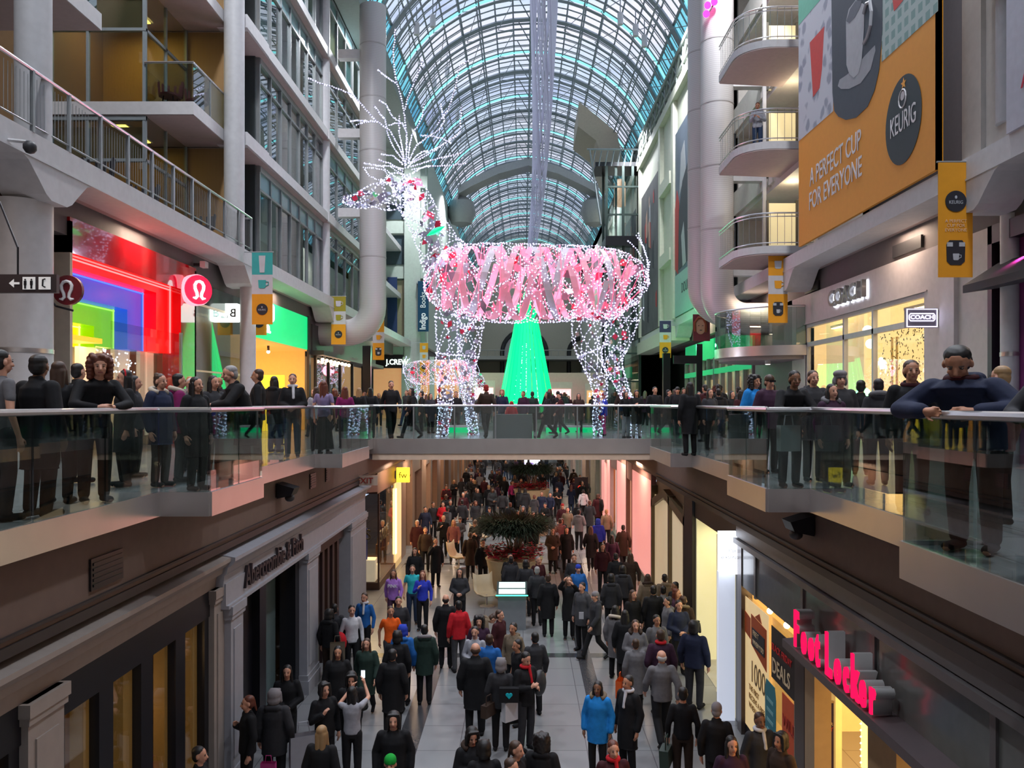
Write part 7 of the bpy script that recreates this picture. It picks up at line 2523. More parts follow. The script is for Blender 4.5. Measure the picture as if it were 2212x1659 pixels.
U(530, 795, -4.2, -62, hero=True, pose='lean', hair='short', hc='grey', top='coat', tc='black', label='grey haired person in black leaning at the end of the glass bay', turn=15, wide=1.12)
U(556, 798, -4.9, -80, hair='short', hc='brown', top='jacket', tc='black', skin='tan', label='brown haired person standing behind the grey haired leaner')
U(632, 808, -4.85, 10, pose='cross', hair='short', hc='brown', top='jacket', tc='black', bc='denim', collar='scarf', cc='white', label='person in a black jacket over white, hands clasped before the green shop')
U(700, 824, -4.42, 172, pose='stand', hair='long', hc='auburn', top='tee', tc='mauve', bot='skirt', bc='black', label='person in a mauve t-shirt and long black skirt, seen from behind')
U(684, 836, -4.95, 180, hair='long', hc='brown', top='jumper', tc='pale grey', label='person in pale grey next to the long black skirt')
U(745, 836, -4.5, 200, hair='long', hc='auburn', top='jumper', tc='magenta', label='person in a magenta top before the cafe front')
U(602, 848, -6.6, 30, hair='short', tc='brown', top='jacket', label='person in brown between the two handrail leaners and the bright shop')
U(776, 838, -5.2, 170, hair='long', hc='blond', top='coat', tc='black', label='blond person in a black coat at the near end of the bridge')
U(800, 838, -5.0, 190, hair='long', top='coat', tc='black', label='person in a long black coat with a dark handbag at the bridge end')
U(845, 823, -4.2, 20, pose='walk', hair='short', top='jacket', tc='black', label='person in a dark suit walking onto the bridge beside the deer')
U(888, 838, -3.6, -60, pose='walk', hair='long', top='coat', tc='black', bc='charcoal', label='person in an open black coat walking before the front deer leg')
# bridge
def B(px, py, Y, rot, **k):
    X = (px - 1130.0) * Y / F_PX
    k.setdefault('h', max(1.0, min(1.9, EYE + (870 - py) * Y / F_PX)))
    return person(X, Y, 0, rot, **k)


B(930, 850, 31.5, 40, hair='long', tc='charcoal', top='coat')
B(910, 845, 33.0, -90, hair='short', tc='black', top='jacket')
B(1050, 832, 27.0, 200, pose='walk', hair='cap', hc='red', top='jacket', tc='brown', label='person in a red cap and brown jacket striding past the grey box', bc='black')
B(1105, 860, 28.3, 180, h=1.2, hair='hood', hc='red', top='puffer', tc='red', label='child in a red hooded jacket behind the grey box')
B(1182, 846, 27.0, -80, pose='walk', hair='long', top='coat', tc='black', label='person in a black coat walking with a dark handbag under the deer belly')
B(1210, 850, 30.5, -90, pose='walk', hair='short', top='jacket', tc='maroon')
B(1305, 852, 29.0, -100, h=1.5, hair='cap', hc='red', top='jacket', tc='royal blue', bc='pink', label='child in royal blue and pink by the hind deer leg')
B(1352, 846, 27.2, 30, hair='long', top='jacket', tc='black', bc='pale grey', label='person with grey trousers and long hair near the hind deer legs')
B(1375, 843, 27.0, 0, pose='phone', hair='long', hc='black', top='coat', tc='black', bc='pale grey', label='person looking at a phone before the hind deer legs')
B(1415, 836, 27.0, 10, pose='stand', hair='short', top='jacket', tc='black', label='person in black with hands low at the far end of the bridge')
B(1250, 850, 32.5, 0, hair='long', tc='brown', top='coat')
B(1285, 852, 33.0, 60, hair='short', tc='charcoal')
B(1150, 853, 32.8, 180, hair='short', tc='green', h=1.6)
B(985, 846, 33.0, 0, hair='short', tc='black')
B(1445, 842, 30, 60, hair='short', tc='black')

# right walkway
U(1490, 830, 3.62, 190, hair='long', hc='black', top='coat', tc='black', label='person with long black hair, seen from behind at the bay past the bridge', h=1.6)
U(1534, 840, 4.6, 20, hair='long', top='jacket', tc='charcoal', label='person with long hair just past the black coated back')
U(1552, 840, 5.2, 180, hair='short', top='puffer', tc='black', label='person in a black puffer facing the green shops')
U(1632, 811, 4.15, 25, hair='curly', hc='black', top='puffer', tc='bright blue', skin='tan', label='person in a bright blue jacket at the balustrade', hero=True)
U(1662, 811, 4.05, 15, hair='beanie', hc='brown', top='puffer', tc='plum', label='person in sunglasses and a dark knit cap beside the bright blue jacket')
person(3.63, 11.36, 0, 4, h=1.62, pose='lean', hair='short', hc='black', top='jacket', tc='black', skin='brown', hero=True, bc='dark grey', label='person with clasped hands on the handrail holding a white bag')
U(1757, 801, 4.25, 5, hair='short', hc='brown', top='parka', tc='charcoal', label='tall brown haired person with an open collar before the lit window', hero=True)
U(1815, 803, 4.35, 0, hair='furhat', hc='greyknit', top='puffer', tc='charcoal', label='person in a grey fur hat before the lit window')
U(1798, 836, 4.0, 10, h=1.40, hair='long', hc='black', top='jacket', tc='plum', collar='fur', cc='grey', label='child with a grey hood lining standing before the fur hat')
U(1860, 822, 5.4, 150, hair='short', hc='black', top='jacket', tc='black', label='dark haired person turned to the shop window, next to the fur hat')
U(1897, 819, 5.0, 170, hair='short', hc='black', top='hoodie', tc='charcoal', collar='fur', cc='grey', label='person with a pale grey hood facing the leaf window')
U(1969, 779, 4.05, -10, hair='short', hc='brown', top='jacket', tc='black', skin='tan', hero=True, collar='neck', cc='maroon', wide=1.05, label='tall person with cropped hair in black at the end of the balustrade bay')
person(3.52, 6.50, 0, -46, h=1.74, pose='leandown', hair='short', hc='black', top='puffer', tc='navy', skin='tan', hero=True, wide=1.2, turn=12, collar='neck', cc='maroon', label='broad person in a navy jacket leaning on the handrail and looking down')
U(2160, 806, 4.5, -150, h=1.5, hair='short', hc='blond', top='jacket', tc='rose', collar='scarf', cc='rose', hero=True, label='blond person in a rose coat behind the broad leaning person')
person(3.55, 5.35, 0, -70, h=1.66, pose='lean', top='jumper', tc='charcoal', hair='short', label='person in a dark jumper resting an arm on the rail at the edge', hero=True)
U(1582, 845, 6.2, 20, hair='long', tc='black', top='jacket')
U(1600, 843, 5.6, 200, hair='long', tc='maroon', top='jacket')
U(1510, 846, 6.0, 0, hair='short', tc='black')
# balcony
person(7.85, 27.9, 9.52, -20, h=1.68, pose='phone', top='hoodie', tc='pale grey', bc='denim', hair='short', hc='auburn', skin='tan', label='person in a pale grey hoodie and jeans leaning on the middle rounded balcony')


# ------------------------------------------------ lower crowd: (px, py of the head top, facing, pose, garment, colour, hair, hair colour, extras)
lower = []


def D(px, py, rot=0, pose='stand', top='jacket', tc='black', hair='short', hc='black', h=1.72, **k):
    Y = (EYE - H - h) * F_PX / (py - 870.0)
    X = (px - 1130.0) * Y / F_PX
    if X < -4.5:
        Y = (Y + 4.5 * F_PX / (1130 - px)) / 2
        X = -4.5
    X = min(X, 3.92)
    for cx, cy, rd in ((-0.3, 28.0, 1.25), (0.5, 49.0, 1.35), (-1.15, 26.6, .75), (-2.5, 33, .75), (.75, 38.5, .75), (-1.9, 38, .75), (-.35, 24.1, .75)):
        d = Vector((X - cx, Y - cy))
        if d.length < rd:
            d = d.normalized() * rd
            X, Y = cx + d.x, cy + d.y
    for _ in range(4):
        for ox, oy in lower:
            d = Vector((X - ox, Y - oy))
            if d.length < 0.46:
                d = (d.normalized() if d.length > 1e-3 else Vector((1, 0))) * 0.47
                X, Y = ox + d.x, oy + d.y
    X = max(-4.55, min(3.98, X))
    lower.append((X, Y))
    return person(X, Y, H, rot, h=h, pose=pose, top=top, tc=tc, hair=hair, hc=hc, **k)


D(694, 1299, 160, 'stand', 'hoodie', 'black', 'hood', 'black', label='person in a black hood beside a cream tote, near the maroon window', bc='brown')
D(712, 1294, 190, 'stand', 'jacket', 'charcoal', 'short')
D(760, 1308, 20, 'stand', 'shirt', 'white', 'short', label='person in a white shirt with a red bundle, beside the blue vest')
D(787, 1281, -15, 'stand', 'jumper', 'blue', 'short', 'brown', label='person in a blue vest over a white collar, near the end pilaster', collar='scarf', cc='white')
D(850, 1231, 0, 'walk', 'hoodie', 'lilac', 'long', 'brown', label='person in a lilac hoodie with white letters walking past the corner shop', bc='plum', skin='tan', h=1.68)
D(844, 1310, 20, 'walk', 'tee', 'orange', 'short', 'brown', label='person in a bright orange polo shirt', skin='tan', bc='charcoal')
D(861, 1289, 10, 'stand', 'jacket', 'charcoal', 'short', 'black', label='person with glasses and a dark cardigan behind the orange polo')
D(913, 1233, 0, 'hand', 'jumper', 'royal blue', 'long', 'auburn', label='person in a royal blue jumper, a hand on the chest', h=1.70)
D(891, 1221, 5, 'stand', 'tee', 'turquoise', 'short', 'brown', label='person in a turquoise t-shirt between lilac and royal blue', bc='denim')
D(963, 1284, 180, 'stand', 'coat', 'black', 'balding', 'black', label='balding person in a long black coat, from behind, in the middle of the mall', h=1.8)
D(983, 1296, 200, 'stand', 'jacket', 'red', 'short', 'black', label='person in a bright red jacket next to the balding black coat', bc='dark grey')
D(1015, 1285, 100, 'bend', 'jacket', 'tan', 'short', 'brown', label='person in a tan jacket bending over', bc='denim', h=1.75)
D(917, 1349, 185, 'stand', 'parka', 'green', 'short', 'black', collar='fur', cc='greyknit', label='person in a dark green parka with a pale fur hood, from behind')
D(858, 1363, 180, 'stand', 'coat', 'black', 'hood', 'black', label='hooded person in black before the orange polo')
D(882, 1352, 180, 'stand', 'puffer', 'blue', 'hood', 'blue', label='person with a vivid blue hood by the pale fur hood')
D(730, 1397, 10, 'stand', 'coat', 'black', 'long', 'black', skin='tan', label='person with long black hair looking down before the red bundle')
D(792, 1380, 0, 'walk', 'coat', 'green', 'long', 'brown', label='young person with brown hair in a dark green coat before the white shirt', h=1.62)
D(848, 1402, 175, 'stand', 'coat', 'black', 'short', 'black', label='person in a long black coat from behind, near the dark green parka', wide=1.08)
D(759, 1453, 10, 'phone', 'jacket', 'black', 'hood', 'black', label='hooded person in black facing the one who takes a photograph')
D(701, 1475, 40, 'hand', 'jacket', 'black', 'hood', 'black', label='person covering the mouth, with a large shiny bag, by the dark doorway')
D(759, 1482, 180, 'photo', 'tee', 'pale grey', 'long', 'black', label='person in a pale t-shirt from behind holding up a lit phone', h=1.66)
D(850, 1540, 5, 'stand', 'jacket', 'black', 'hood', 'black', label='hooded person in black standing on the dark floor band', wide=1.1)
D(696, 1567, 170, 'stand', 'jacket', 'black', 'long', 'blond', label='person with long blond hair from behind, below the shiny bag')
D(843, 1632, 0, 'stand', 'jacket', 'black', 'beanie', 'green', label='person in a bright green beanie at the bottom edge')
D(506, 1476, -60, 'hand', 'jacket', 'black', 'ponytail', 'auburn', label='person with a ponytail over a white top beside the double pilaster')
D(589, 1490, 180, 'stand', 'parka', 'charcoal', 'hood', 'greyknit', label='person in a charcoal parka with the hood up, outside the dark doorway', wide=1.1)
D(620, 1438, 10, 'cross', 'jacket', 'black', 'long', 'black', label='person with long black hair leaning in the dark doorway')
D(367, 1555, 90, 'stand', 'jacket', 'black', 'short', 'black', label='dark figure standing against the ochre shutters')
D(1035, 1331, 0, 'stand', 'jacket', 'plum', 'curly', 'black')
D(1026, 1354, -10, 'cross', 'shirt', 'pale grey', 'short', 'black', label='person in a pale grey shirt beside the plum jacket')
D(1027, 1389, 185, 'stand', 'coat', 'black', 'balding', 'brown', label='large balding person in a black coat with a bag, mid floor', wide=1.15, h=1.8)
D(1080, 1318, 60, 'stand', 'jacket', 'maroon', 'short', 'brown')
D(1108, 1346, -30, 'stand', 'hoodie', 'tan', 'short', 'black', skin='tan', label='person with glasses and a tan hoodie by the kiosk crowd')
D(1117, 1382, -60, 'stand', 'tee', 'black', 'short', 'black', skin='tan', label='person with glasses in a black t-shirt beside the backpack wearer')
D(1136, 1410, 40, 'phone', 'jacket', 'black', 'short', 'black', collar='scarf', cc='red', label='person in black with a red scarf and a round backpack', h=1.82, bc='charcoal')
D(1092, 1422, 175, 'stand', 'jacket', 'charcoal', 'hood', 'greyknit', label='person in a grey hood with a blue heart on the shoulder bag')
D(1058, 1370, 170, 'stand', 'jacket', 'blue', 'short', 'brown')
D(1155, 1366, 200, 'stand', 'jacket', 'charcoal', 'short', 'black')
D(1020, 1574, 20, 'phone', 'puffer', 'black', 'hood', 'black', collar='fur', cc='brown', label='hooded person in a black puffer with brown fur at the bottom edge')
D(1040, 1594, 190, 'stand', 'jacket', 'black', 'hood', 'black')
D(1113, 1602, 60, 'hand', 'jacket', 'black', 'ponytail', 'brown', label='person in profile touching the face at the bottom edge')
D(1161, 1587, 170, 'stand', 'puffer', 'black', 'curly', 'black', label='person with black curly hair beside the one touching the face')
D(1106, 1640, 60, 'stand', 'jacket', 'charcoal', 'short', 'brown')
# around the kiosk and to the right
D(1184, 1240, 180, 'stand', 'coat', 'black', 'short', 'brown', label='person in a black coat and tall brown boots from behind', h=1.74)
D(1160, 1224, 185, 'stand', 'jacket', 'charcoal', 'short', 'grey')
D(1229, 1245, 0, 'photo', 'coat', 'black', 'long', 'brown', label='person holding a camera to the face behind the grey coat')
D(1257, 1259, -40, 'stand', 'parka', 'dark grey', 'short', 'black', label='person in a dark grey parka holding a leaflet', bc='black', h=1.78)
D(1286, 1278, -70, 'walk', 'parka', 'charcoal', 'beanie', 'greyknit', label='person in a grey knit beanie beside the dark grey parka')
D(1320, 1240, 180, 'stand', 'puffer', 'charcoal', 'hood', 'black')
D(1368, 1275, 30, 'stand', 'jacket', 'black', 'long', 'brown', label='person with brown hair standing side by side with the tall backs')
D(1411, 1265, 180, 'stand', 'coat', 'black', 'short', 'black', h=1.8)
D(1427, 1267, 175, 'stand', 'jacket', 'grey', 'short', 'black', skin='tan')
D(1399, 1240, 180, 'stand', 'parka', 'tan', 'long', 'brown', collar='fur', cc='brown')
D(1452, 1240, 185, 'stand', 'parka', 'tan', 'short', 'black')
D(1455, 1258, -60, 'stand', 'jacket', 'black', 'short', 'black', skin='brown', h=1.8)
D(1442, 1290, -80, 'stand', 'puffer', 'grey', 'short', 'black', label='person in a grey puffer before the pale doors')
D(1467, 1297, 10, 'cross', 'jacket', 'navy', 'short', 'black', h=1.78, label='person in a navy jacket holding a phone low near the white lit jamb')
D(1490, 1288, 160, 'stand', 'parka', 'brown', 'short', 'brown', collar='fur', cc='tan')
D(1511, 1274, 60, 'stand', 'parka', 'plum', 'long', 'auburn', label='person in a long plum puffer coat beside the white lit jamb', h=1.8)
D(1330, 1308, 150, 'stand', 'coat', 'grey', 'long', 'black', label='person in a grey coat with a fur hood before the smiling one', collar='fur', cc='cream')
D(1350, 1318, 170, 'stand', 'coat', 'black', 'long', 'black')
D(1373, 1340, 0, 'cross', 'jacket', 'grey', 'long', 'brown', collar='fur', cc='brown', label='smiling person in grey with a brown fur collar')
D(1419, 1329, 15, 'stand', 'jacket', 'grey', 'short', 'black', skin='tan', label='smiling black haired person in a grey jacket beside the fur collar')
D(1427, 1360, 180, 'stand', 'jacket', 'plum', 'short', 'brown', collar='scarf', cc='red', label='person in plum with a red hood behind the bald one', h=1.8, wide=1.1)
D(1373, 1380, 180, 'stand', 'coat', 'grey', 'short', 'brown', label='person in a furry brown hat and grey coat holding an orange bag', h=1.6)
D(1429, 1405, 185, 'walk', 'jacket', 'grey', 'balding', 'white', label='bald white haired person in a grey tweed jacket from behind', h=1.78, wide=1.12)
D(1500, 1341, 150, 'stand', 'jacket', 'navy', 'hood', 'black', label='tall person in dark navy with the hood up near the violet mat', h=1.86, wide=1.1, bc='charcoal')
D(1291, 1473, -20, 'stand', 'parka', 'bright blue', 'long', 'black', skin='brown', collar='fur', cc='tan', label='person in a bright blue parka with a tan fur hood', h=1.66)
D(1356, 1460, -50, 'stand', 'coat', 'black', 'short', 'black', collar='scarf', cc='white', skin='tan', label='person in a long black coat over a white collar', h=1.76)
D(1475, 1484, 175, 'stand', 'jumper', 'black', 'short', 'black', label='person in black with a green sling bag from behind', bc='brown')
D(1548, 1519, 165, 'stand', 'jacket', 'black', 'cap', 'greyknit', label='person in a grey cap walking by the cream poster')
D(1642, 1541, 10, 'stand', 'jacket', 'charcoal', 'short', 'brown', skin='brown', collar='scarf', cc='white', label='person in a white top and open jacket under the DEALS poster')
D(1581, 1592, 5, 'stand', 'jacket', 'plum', 'long', 'black', label='person with long black hair looking up near the shoe shop')
D(1686, 1583, -60, 'stand', 'jacket', 'brown', 'hood', 'black', skin='tan', label='hooded person in profile beside the violet standing poster')
D(1325, 1602, 10, 'stand', 'jacket', 'maroon', 'short', 'auburn', collar='scarf', cc='red', label='auburn haired person with a red scarf at the bottom edge')
# middle distance
for a in ((914, 1090, 20, 'walk', 'coat', 'navy', 'short', 'black'), (956, 1039, 190, 'stand', 'jacket', 'red', 'short', 'black'), (901, 1124, 0, 'stand', 'coat', 'maroon', 'short', 'white'), (919, 1139, 10, 'stand', 'jacket', 'brown', 'short', 'brown'), (896, 1184, 0, 'stand', 'coat', 'black', 'long', 'black'), (941, 1163, 20, 'drink', 'coat', 'black', 'short', 'brown'),
          (957, 1085, 0, 'cross', 'puffer', 'red', 'short', 'brown'), (945, 1085, 30, 'stand', 'jacket', 'charcoal', 'short', 'brown'), (958, 1114, 0, 'hand', 'jacket', 'black', 'short', 'blond'), (980, 1123, 0, 'walk', 'jacket', 'rose', 'long', 'blond'), (998, 1080, 200, 'walk', 'jacket', 'charcoal', 'short', 'black'), (973, 1080, 20, 'stand', 'jacket', 'black', 'short', 'black'),
          (1001, 1064, 10, 'stand', 'jacket', 'maroon', 'short', 'grey'), (1029, 1053, 0, 'walk', 'coat', 'black', 'short', 'black'), (1036, 1021, 0, 'stand', 'jumper', 'pale grey', 'short', 'brown'), (1063, 1048, 180, 'walk', 'jacket', 'grey', 'short', 'black'), (993, 1228, 0, 'cross', 'jacket', 'charcoal', 'long', 'black'), (1043, 1166, 20, 'stand', 'jacket', 'black', 'short', 'black'),
          (1016, 1150, 180, 'stand', 'coat', 'brown', 'short', 'brown'), (1194, 1141, 0, 'cross', 'coat', 'brown', 'long', 'brown'), (1224, 1139, 5, 'stand', 'coat', 'black', 'long', 'black'), (1226, 1096, 0, 'walk', 'jacket', 'tan', 'short', 'brown'), (1215, 1088, 0, 'stand', 'jacket', 'maroon', 'beanie', 'red'), (1170, 1062, 0, 'walk', 'coat', 'navy', 'short', 'brown'),
          (1141, 1045, 10, 'phone', 'coat', 'navy', 'balding', 'grey'), (1203, 1053, 0, 'phone', 'tee', 'black', 'short', 'brown'), (1260, 1057, 180, 'stand', 'hoodie', 'white', 'short', 'black'), (1298, 1067, 170, 'stand', 'coat', 'maroon', 'hood', 'brown'), (1319, 1067, 160, 'walk', 'jacket', 'black', 'short', 'black'), (1281, 1030, 180, 'stand', 'jacket', 'black', 'short', 'black'),
          (1268, 1035, 190, 'walk', 'coat', 'charcoal', 'long', 'black'), (1253, 1026, 10, 'stand', 'jacket', 'brown', 'long', 'brown'), (1192, 1003, 180, 'walk', 'hoodie', 'grey', 'short', 'black'), (1118, 1103, 60, 'stand', 'jacket', 'red', 'short', 'black'), (1138, 1094, 0, 'stand', 'jacket', 'black', 'hood', 'greyknit'), (1292, 1121, 180, 'stand', 'puffer', 'royal blue', 'hood', 'blue'),
          (1276, 1137, 180, 'walk', 'coat', 'black', 'long', 'brown'), (1321, 1155, 190, 'stand', 'jacket', 'plum', 'long', 'black'), (1346, 1134, 185, 'walk', 'coat', 'brown', 'short', 'black'), (1240, 1198, 0, 'stand', 'jacket', 'charcoal', 'short', 'brown'), (1249, 1220, 10, 'stand', 'jacket', 'blue', 'beanie', 'blue'), (1163, 1202, 30, 'stand', 'jacket', 'maroon', 'short', 'grey'),
          (1086, 1195, 10, 'cross', 'jacket', 'black', 'short', 'black'), (1104, 1202, 180, 'stand', 'coat', 'charcoal', 'short', 'black'), (1136, 1209, 170, 'stand', 'jacket', 'charcoal', 'hood', 'black'), (1108, 1039, 0, 'stand', 'jumper', 'pink', 'short', 'brown'), (1032, 1055, 20, 'stand', 'jacket', 'black', 'long', 'brown'), (1085, 1060, 180, 'stand', 'jacket', 'charcoal', 'short', 'black'),
          (1210, 1120, 180, 'stand', 'jacket', 'rose', 'short', 'brown'), (1310, 1100, 180, 'stand', 'jacket', 'tan', 'short', 'blond'), (1330, 1195, 180, 'stand', 'coat', 'black', 'short', 'black'), (1345, 1222, 180, 'stand', 'puffer', 'charcoal', 'hood', 'black'), (1360, 1195, 190, 'walk', 'coat', 'brown', 'long', 'brown'), (1302, 1175, 0, 'stand', 'jacket', 'maroon', 'long', 'black')):
    D(a[0], a[1], a[2], a[3], a[4], a[5], a[6], a[7])

# random strollers that fill the far crowd, kept apart from those already placed
taken = [(o.location.x, o.location.y, o.location.z) for o in bpy.data.objects if o.name.startswith('person') and o.parent is None]


def stroll(n, xr, yr, z, dist, group, label, far=True):
    done = tries = 0
    while done < n and tries < n * 40:
        tries += 1
        x, y = rnd.uniform(*xr), rnd.uniform(*yr)
        if any(abs(tz - z) < 1 and (tx - x) ** 2 + (ty - y) ** 2 < dist * dist for tx, ty, tz in taken):
            continue
        if abs(z - H) < 1 and ((x + 0.3) ** 2 + (y - 28) ** 2 < 1.6 or (x - .5) ** 2 + (y - 49) ** 2 < 2 or (x + 2.5) ** 2 + (y - 33) ** 2 < .6 or (x - .75) ** 2 + (y - 38.5) ** 2 < .6 or (x + 1.9) ** 2 + (y - 38) ** 2 < .6):
            continue
        if z > -1 and ((26 < y < 34 and False) or (x * x + (y - 48.5) ** 2 < 5)):
            continue
        taken.append((x, y, z))
        tc = rnd.choice(('black', 'black', 'charcoal', 'black', 'charcoal', 'navy', 'brown', 'maroon', 'dark grey', 'grey', 'black', 'plum', 'black', 'charcoal'))
        person(x, y, z, rnd.choice((0, 180)) + rnd.uniform(-40, 40), h=rnd.uniform(1.56, 1.84), pose=rnd.choice(('stand', 'walk', 'walk', 'phone', 'cross')), top=rnd.choice(('jacket', 'coat', 'puffer', 'parka')), tc=tc,
               hair=rnd.choice(('short', 'long', 'short', 'long', 'hood', 'beanie')), hc=rnd.choice(('black', 'black', 'brown', 'auburn', 'blond')), skin=rnd.choice(('pale', 'tan', 'pale', 'brown')), bc=rnd.choice(('black', 'charcoal', 'denim')), far=far, label=label, group=group)
        done += 1


stroll(34, (-4.4, 3.8), (44, 58), H, 0.55, 'shoppers in the crowd under the bridge', 'shopper in winter clothes in the dense crowd seen under the bridge')
stroll(66, (-4.4, 3.8), (58, 90), H, 0.6, 'shoppers deep in the lower mall', 'tiny shopper far down the lower mall beyond the second planter')
stroll(16, (-4.0, 3.4), (32.5, 44), H, 0.75, 'shoppers between the two planters', 'shopper in winter clothes between the two planters')
stroll(20, (-8.6, -5.0), (19, 45), 0, 0.7, 'shoppers before the cafe front', 'shopper strolling before the orange shop and the cafe front')
stroll(16, (4.6, 8.6), (19, 45), 0, 0.7, 'shoppers before the green shops', 'shopper strolling before the green washed shop fronts')
stroll(22, (-8, 7.5), (53, 57), 0, 0.6, 'shoppers on the far bridge', 'tiny shopper on the far bridge beside the green tree')
stroll(5, (-4.2, 4), (31.5, 33.4), 0, 0.8, 'shoppers behind the deer', 'shopper standing at the rear balustrade behind the deer legs')

# bags and held things
def near(o, dx, dy, dz):
    return o.location.x + dx, o.location.y + dy, o.location.z + dz


def who(txt):
    return next(o for o in bpy.data.objects if o.get('label', '').startswith(txt))


q = who('person in a black hood beside a cream tote')
bag(*near(q, 0.25, -0.25, 0.62), 'tote', 'tan', 'cream tote bag hanging from the black hooded person', 1.1, 10)
q = who('person in a white shirt with a red bundle')
t = one('red_bundle', MB().ball(near(q, -0.22, -0.32, 0.95), (.17, .15, .24), 0, 12, 8), cloth('red'), 'bright red folded jacket carried by the white shirted person', 'jacket', smooth=True)
q = who('person covering the mouth')
bag(*near(q, -0.28, -0.3, 0.42), 'tote', 'pale grey', 'large shiny silver and dark green bag by the doorway', 1.5, 25)
q = who('person in a charcoal parka with the hood up')
bag(*near(q, 0.0, -0.32, 0.35), 'tote', 'pink', 'pink bag held behind the charcoal parka', 0.8, 0)
q = who('person in black with a red scarf')
bag(*near(q, 0.26, 0.22, 1.18), 'pack', 'charcoal', 'round black backpack on the red scarfed person', 1.05, 60)
bag(*near(q, -0.30, -0.18, 0.62), 'tote', 'white', 'white shopping bag below the hands of the red scarfed person', 1.0, 40)
q = who('person in a grey hood with a blue heart')
bag(*near(q, -0.22, -0.2, 0.72), 'hand', 'brown', 'brown leather handbag beside the heart bag', 0.9, 60)
t = thing('shoulder_bag', 'black shoulder bag with a bright blue heart', 'bag', near(q, 0.14, -0.25, 1.0))
px_, py_, pz_ = near(q, 0.16, -0.27, 1.0)
bx(px_ - .18, px_ + .18, py_ - .05, py_ + .08, pz_, pz_ + .26).build('bag_body', cloth('black'), t)
MB().ball((px_ - .03, py_ - .055, pz_ + .15), (.035, .008, .035)).ball((px_ + .03, py_ - .055, pz_ + .15), (.035, .008, .035)).prism([(px_ - .062, py_ - .06, pz_ + .14), (px_ + .062, py_ - .06, pz_ + .14), (px_, py_ - .06, pz_ + .07)], (0, .008, 0)).build('heart', mat('cyan heart', (0.0, 0.5, 0.6), 0.5), t)
q = who('person in a furry brown hat')
bag(*near(q, -0.33, -0.05, 0.42), 'tote', 'orange', 'bright orange shopping bag low beside the grey coat', 1.0, 70)
q = who('person in a dark grey parka holding a leaflet')
one('leaflet', bx(*[v for v in (q.location.x - .10, q.location.x + .02, q.location.y - .36, q.location.y - .34, H + 0.92, H + 1.10)]), mat('leaflet white', (0.5, 0.5, 0.52), 0.5), 'white leaflet held by the dark grey parka', 'leaflet')
q = who('person in black with a green sling bag')
bag(*near(q, -0.30, -0.16, 0.5), 'hand', 'green', 'dark green sling bag hanging low', 1.1, 70)
q = who('person in a pale t-shirt from behind')
t = thing('mobile_phone', 'lit mobile phone held above the pale t-shirt', 'phone', near(q, 0.1, 0.42, 1.70))
a_ = near(q, 0.11, 0.40, 1.66)
bx(a_[0] - .04, a_[0] + .04, a_[1], a_[1] + .012, a_[2], a_[2] + .15).build('case', BLACK, t)
bx(a_[0] - .034, a_[0] + .034, a_[1] - .004, a_[1], a_[2] + .01, a_[2] + .14).build('screen', glow('phone screen', (0.7, 0.85, 1), 2.5), t)
q = who('person with clasped hands on the handrail')
bag(*near(q, -0.12, -0.34, 0.52), 'tote', 'white', 'white paper bag hanging behind the glass from clasped hands', 0.95, 12)
q = who('person in a black coat walking with a dark handbag')
bag(*near(q, -0.28, -0.22, 0.62), 'hand', 'black', 'black handbag swinging under the deer belly', 0.9, 60)
q = who('person in a long black coat with a dark handbag')
bag(*near(q, -0.28, -0.22, 0.6), 'hand', 'black', 'dark handbag at the bridge end', 1.0, 30)
q = who('person in a red cap and brown jacket')
bag(*near(q, -0.28, 0.12, 1.05), 'pack', 'black', 'black backpack on the person in the red cap', 1.0, 80)
q = who('person in a lilac hoodie')
s_ = q.scale[2]
text('chest_lettering', 'PINK', mat('white print', (0.7, 0.7, 0.72), 0.6), (q.location.x - 0.15, q.location.y - 0.158, H + 1.20), (1, 0, 0), (0, 0, 1), 0.13, 0.02, None, bold=0.01)
o = bpy.data.objects[-1] if False else [x for x in bpy.data.objects if x.name.startswith('chest_lettering')][0]
M_ = q.matrix_basis.inverted()
o.parent = q
o.matrix_parent_inverse = M_
q = who('person in sunglasses')
g_ = MB()
c_ = q.location
zz = q.scale[2] * 1.64
bx(-.062, .062, -.112, -.088, 1.628, 1.662).build('sunglasses', BLACK, None).parent = q
q = who('person with long black hair and a red hair band')
MB().tube([(.085 * math.cos(a), 0.0, 1.665 + .1 * math.sin(a)) for a in [PI * i / 10 for i in range(11)]], .012, 6).build('hair_band', cloth('red'), None).parent = q
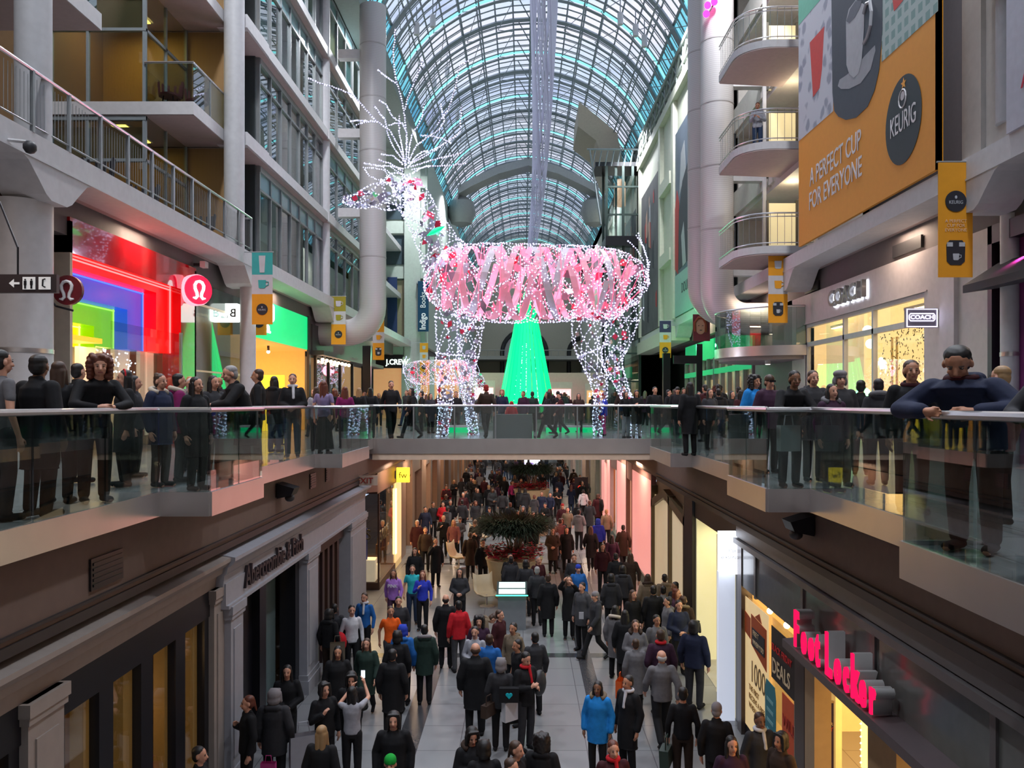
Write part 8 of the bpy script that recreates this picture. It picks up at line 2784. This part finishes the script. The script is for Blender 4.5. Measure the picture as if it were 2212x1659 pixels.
# mannequin in the dark window
PL = grid_mat('red plaid', (0.5, 0.01, 0.01), (0.03, 0.0, 0.0), 0.09, 0.09, 0.022, 0.7, axis='xz')
t = thing('mannequin', 'shop mannequin in a red plaid shirt and yellow scarf in the dark window', 'mannequin', (-5.62, 10.9, H + 0.3))
for nm, me_, mm in (('torso', comp('body', 'stand', 'std'), mat('mannequin beige', (0.3, 0.2, 0.13), 0.5)), ('plaid_shirt', comp('top', 'stand', 'jacket'), PL), ('scarf', comp('collar', 'stand', 'scarf'), mat('mustard', (0.55, 0.33, 0.02), 0.7)), ('trousers', comp('bottom', 'stand', 'trousers'), cloth('denim'))):
    o = put(nm, me_, mm, t)
    o.scale = (1.02,) * 3
    o.rotation_euler = (0, 0, R(80))
bx(-5.9, -5.3, 10.5, 11.3, H, H + 0.3).build('plinth', BLACK, t)
lamp('SPOT', 'window_spot', (-5.35, 10.0, -2.4), 60, (1, 0.7, 0.3), 0.05, rot=(-18, 8, 0), spot=60)

# ------------------------------------------------ labels for the people that have none yet
def spot_of(o):
    x, y, z = o.location
    if z > -1:
        if 25 < y < 34.5 and abs(x) < 4.8:
            return ('behind the front deer legs' if x < -1.2 else 'under the deer belly' if x < 1.5 else 'by the hind deer legs' if x < 4 else 'at the bridge end')
        return 'before the green shops' if x > 0 else 'before the bright shops'
    row = 'near the bottom edge' if y < 13 else 'by the black lettering' if (y < 21 and x < -1.8) else 'near the shoe shop' if (y < 18 and x > 1.5) else 'mid floor' if y < 21 else 'beside the map kiosk' if (y < 26 and abs(x + .3) < 2) else 'before the pale doors' if (y < 29 and x > 1.2) else 'by the corner shop' if (y < 36 and x < -1.6) else 'beside the red planter' if y < 33 else 'before the pink walls' if x > 1.8 else 'by the brown piers' if x < -2 else 'between the two planters'
    return row


used = {}
for b, tc, top, hair, hc, where, (bc, bot) in people:
    g = {'tee': 't-shirt', 'jumper': 'jumper', 'shirt': 'shirt', 'jacket': 'jacket', 'coat': 'long coat', 'puffer': 'puffer', 'parka': 'parka', 'hoodie': 'hoodie'}[top]
    hd = {'short': hc + ' hair', 'long': 'long ' + hc + ' hair', 'curly': hc + ' curls', 'beanie': 'a beanie', 'cap': 'a cap', 'hood': 'hood up', 'balding': 'a balding head', 'bun': 'a bun', 'ponytail': 'a ponytail', 'furhat': 'a fur hat'}[hair]
    face = 'from behind' if math.cos(b.rotation_euler[2]) < -0.3 else 'front on' if math.cos(b.rotation_euler[2]) > 0.6 else 'side on'
    lab = 'person in %s %s, %s, %s %s' % (tc, g, hd, face, spot_of(b))
    used.setdefault(lab, []).append(b)
for lab, bs in used.items():
    for b in bs:
        b['label'] = lab
        if len(bs) > 1:
            b['group'] = lab.replace('person', 'people')
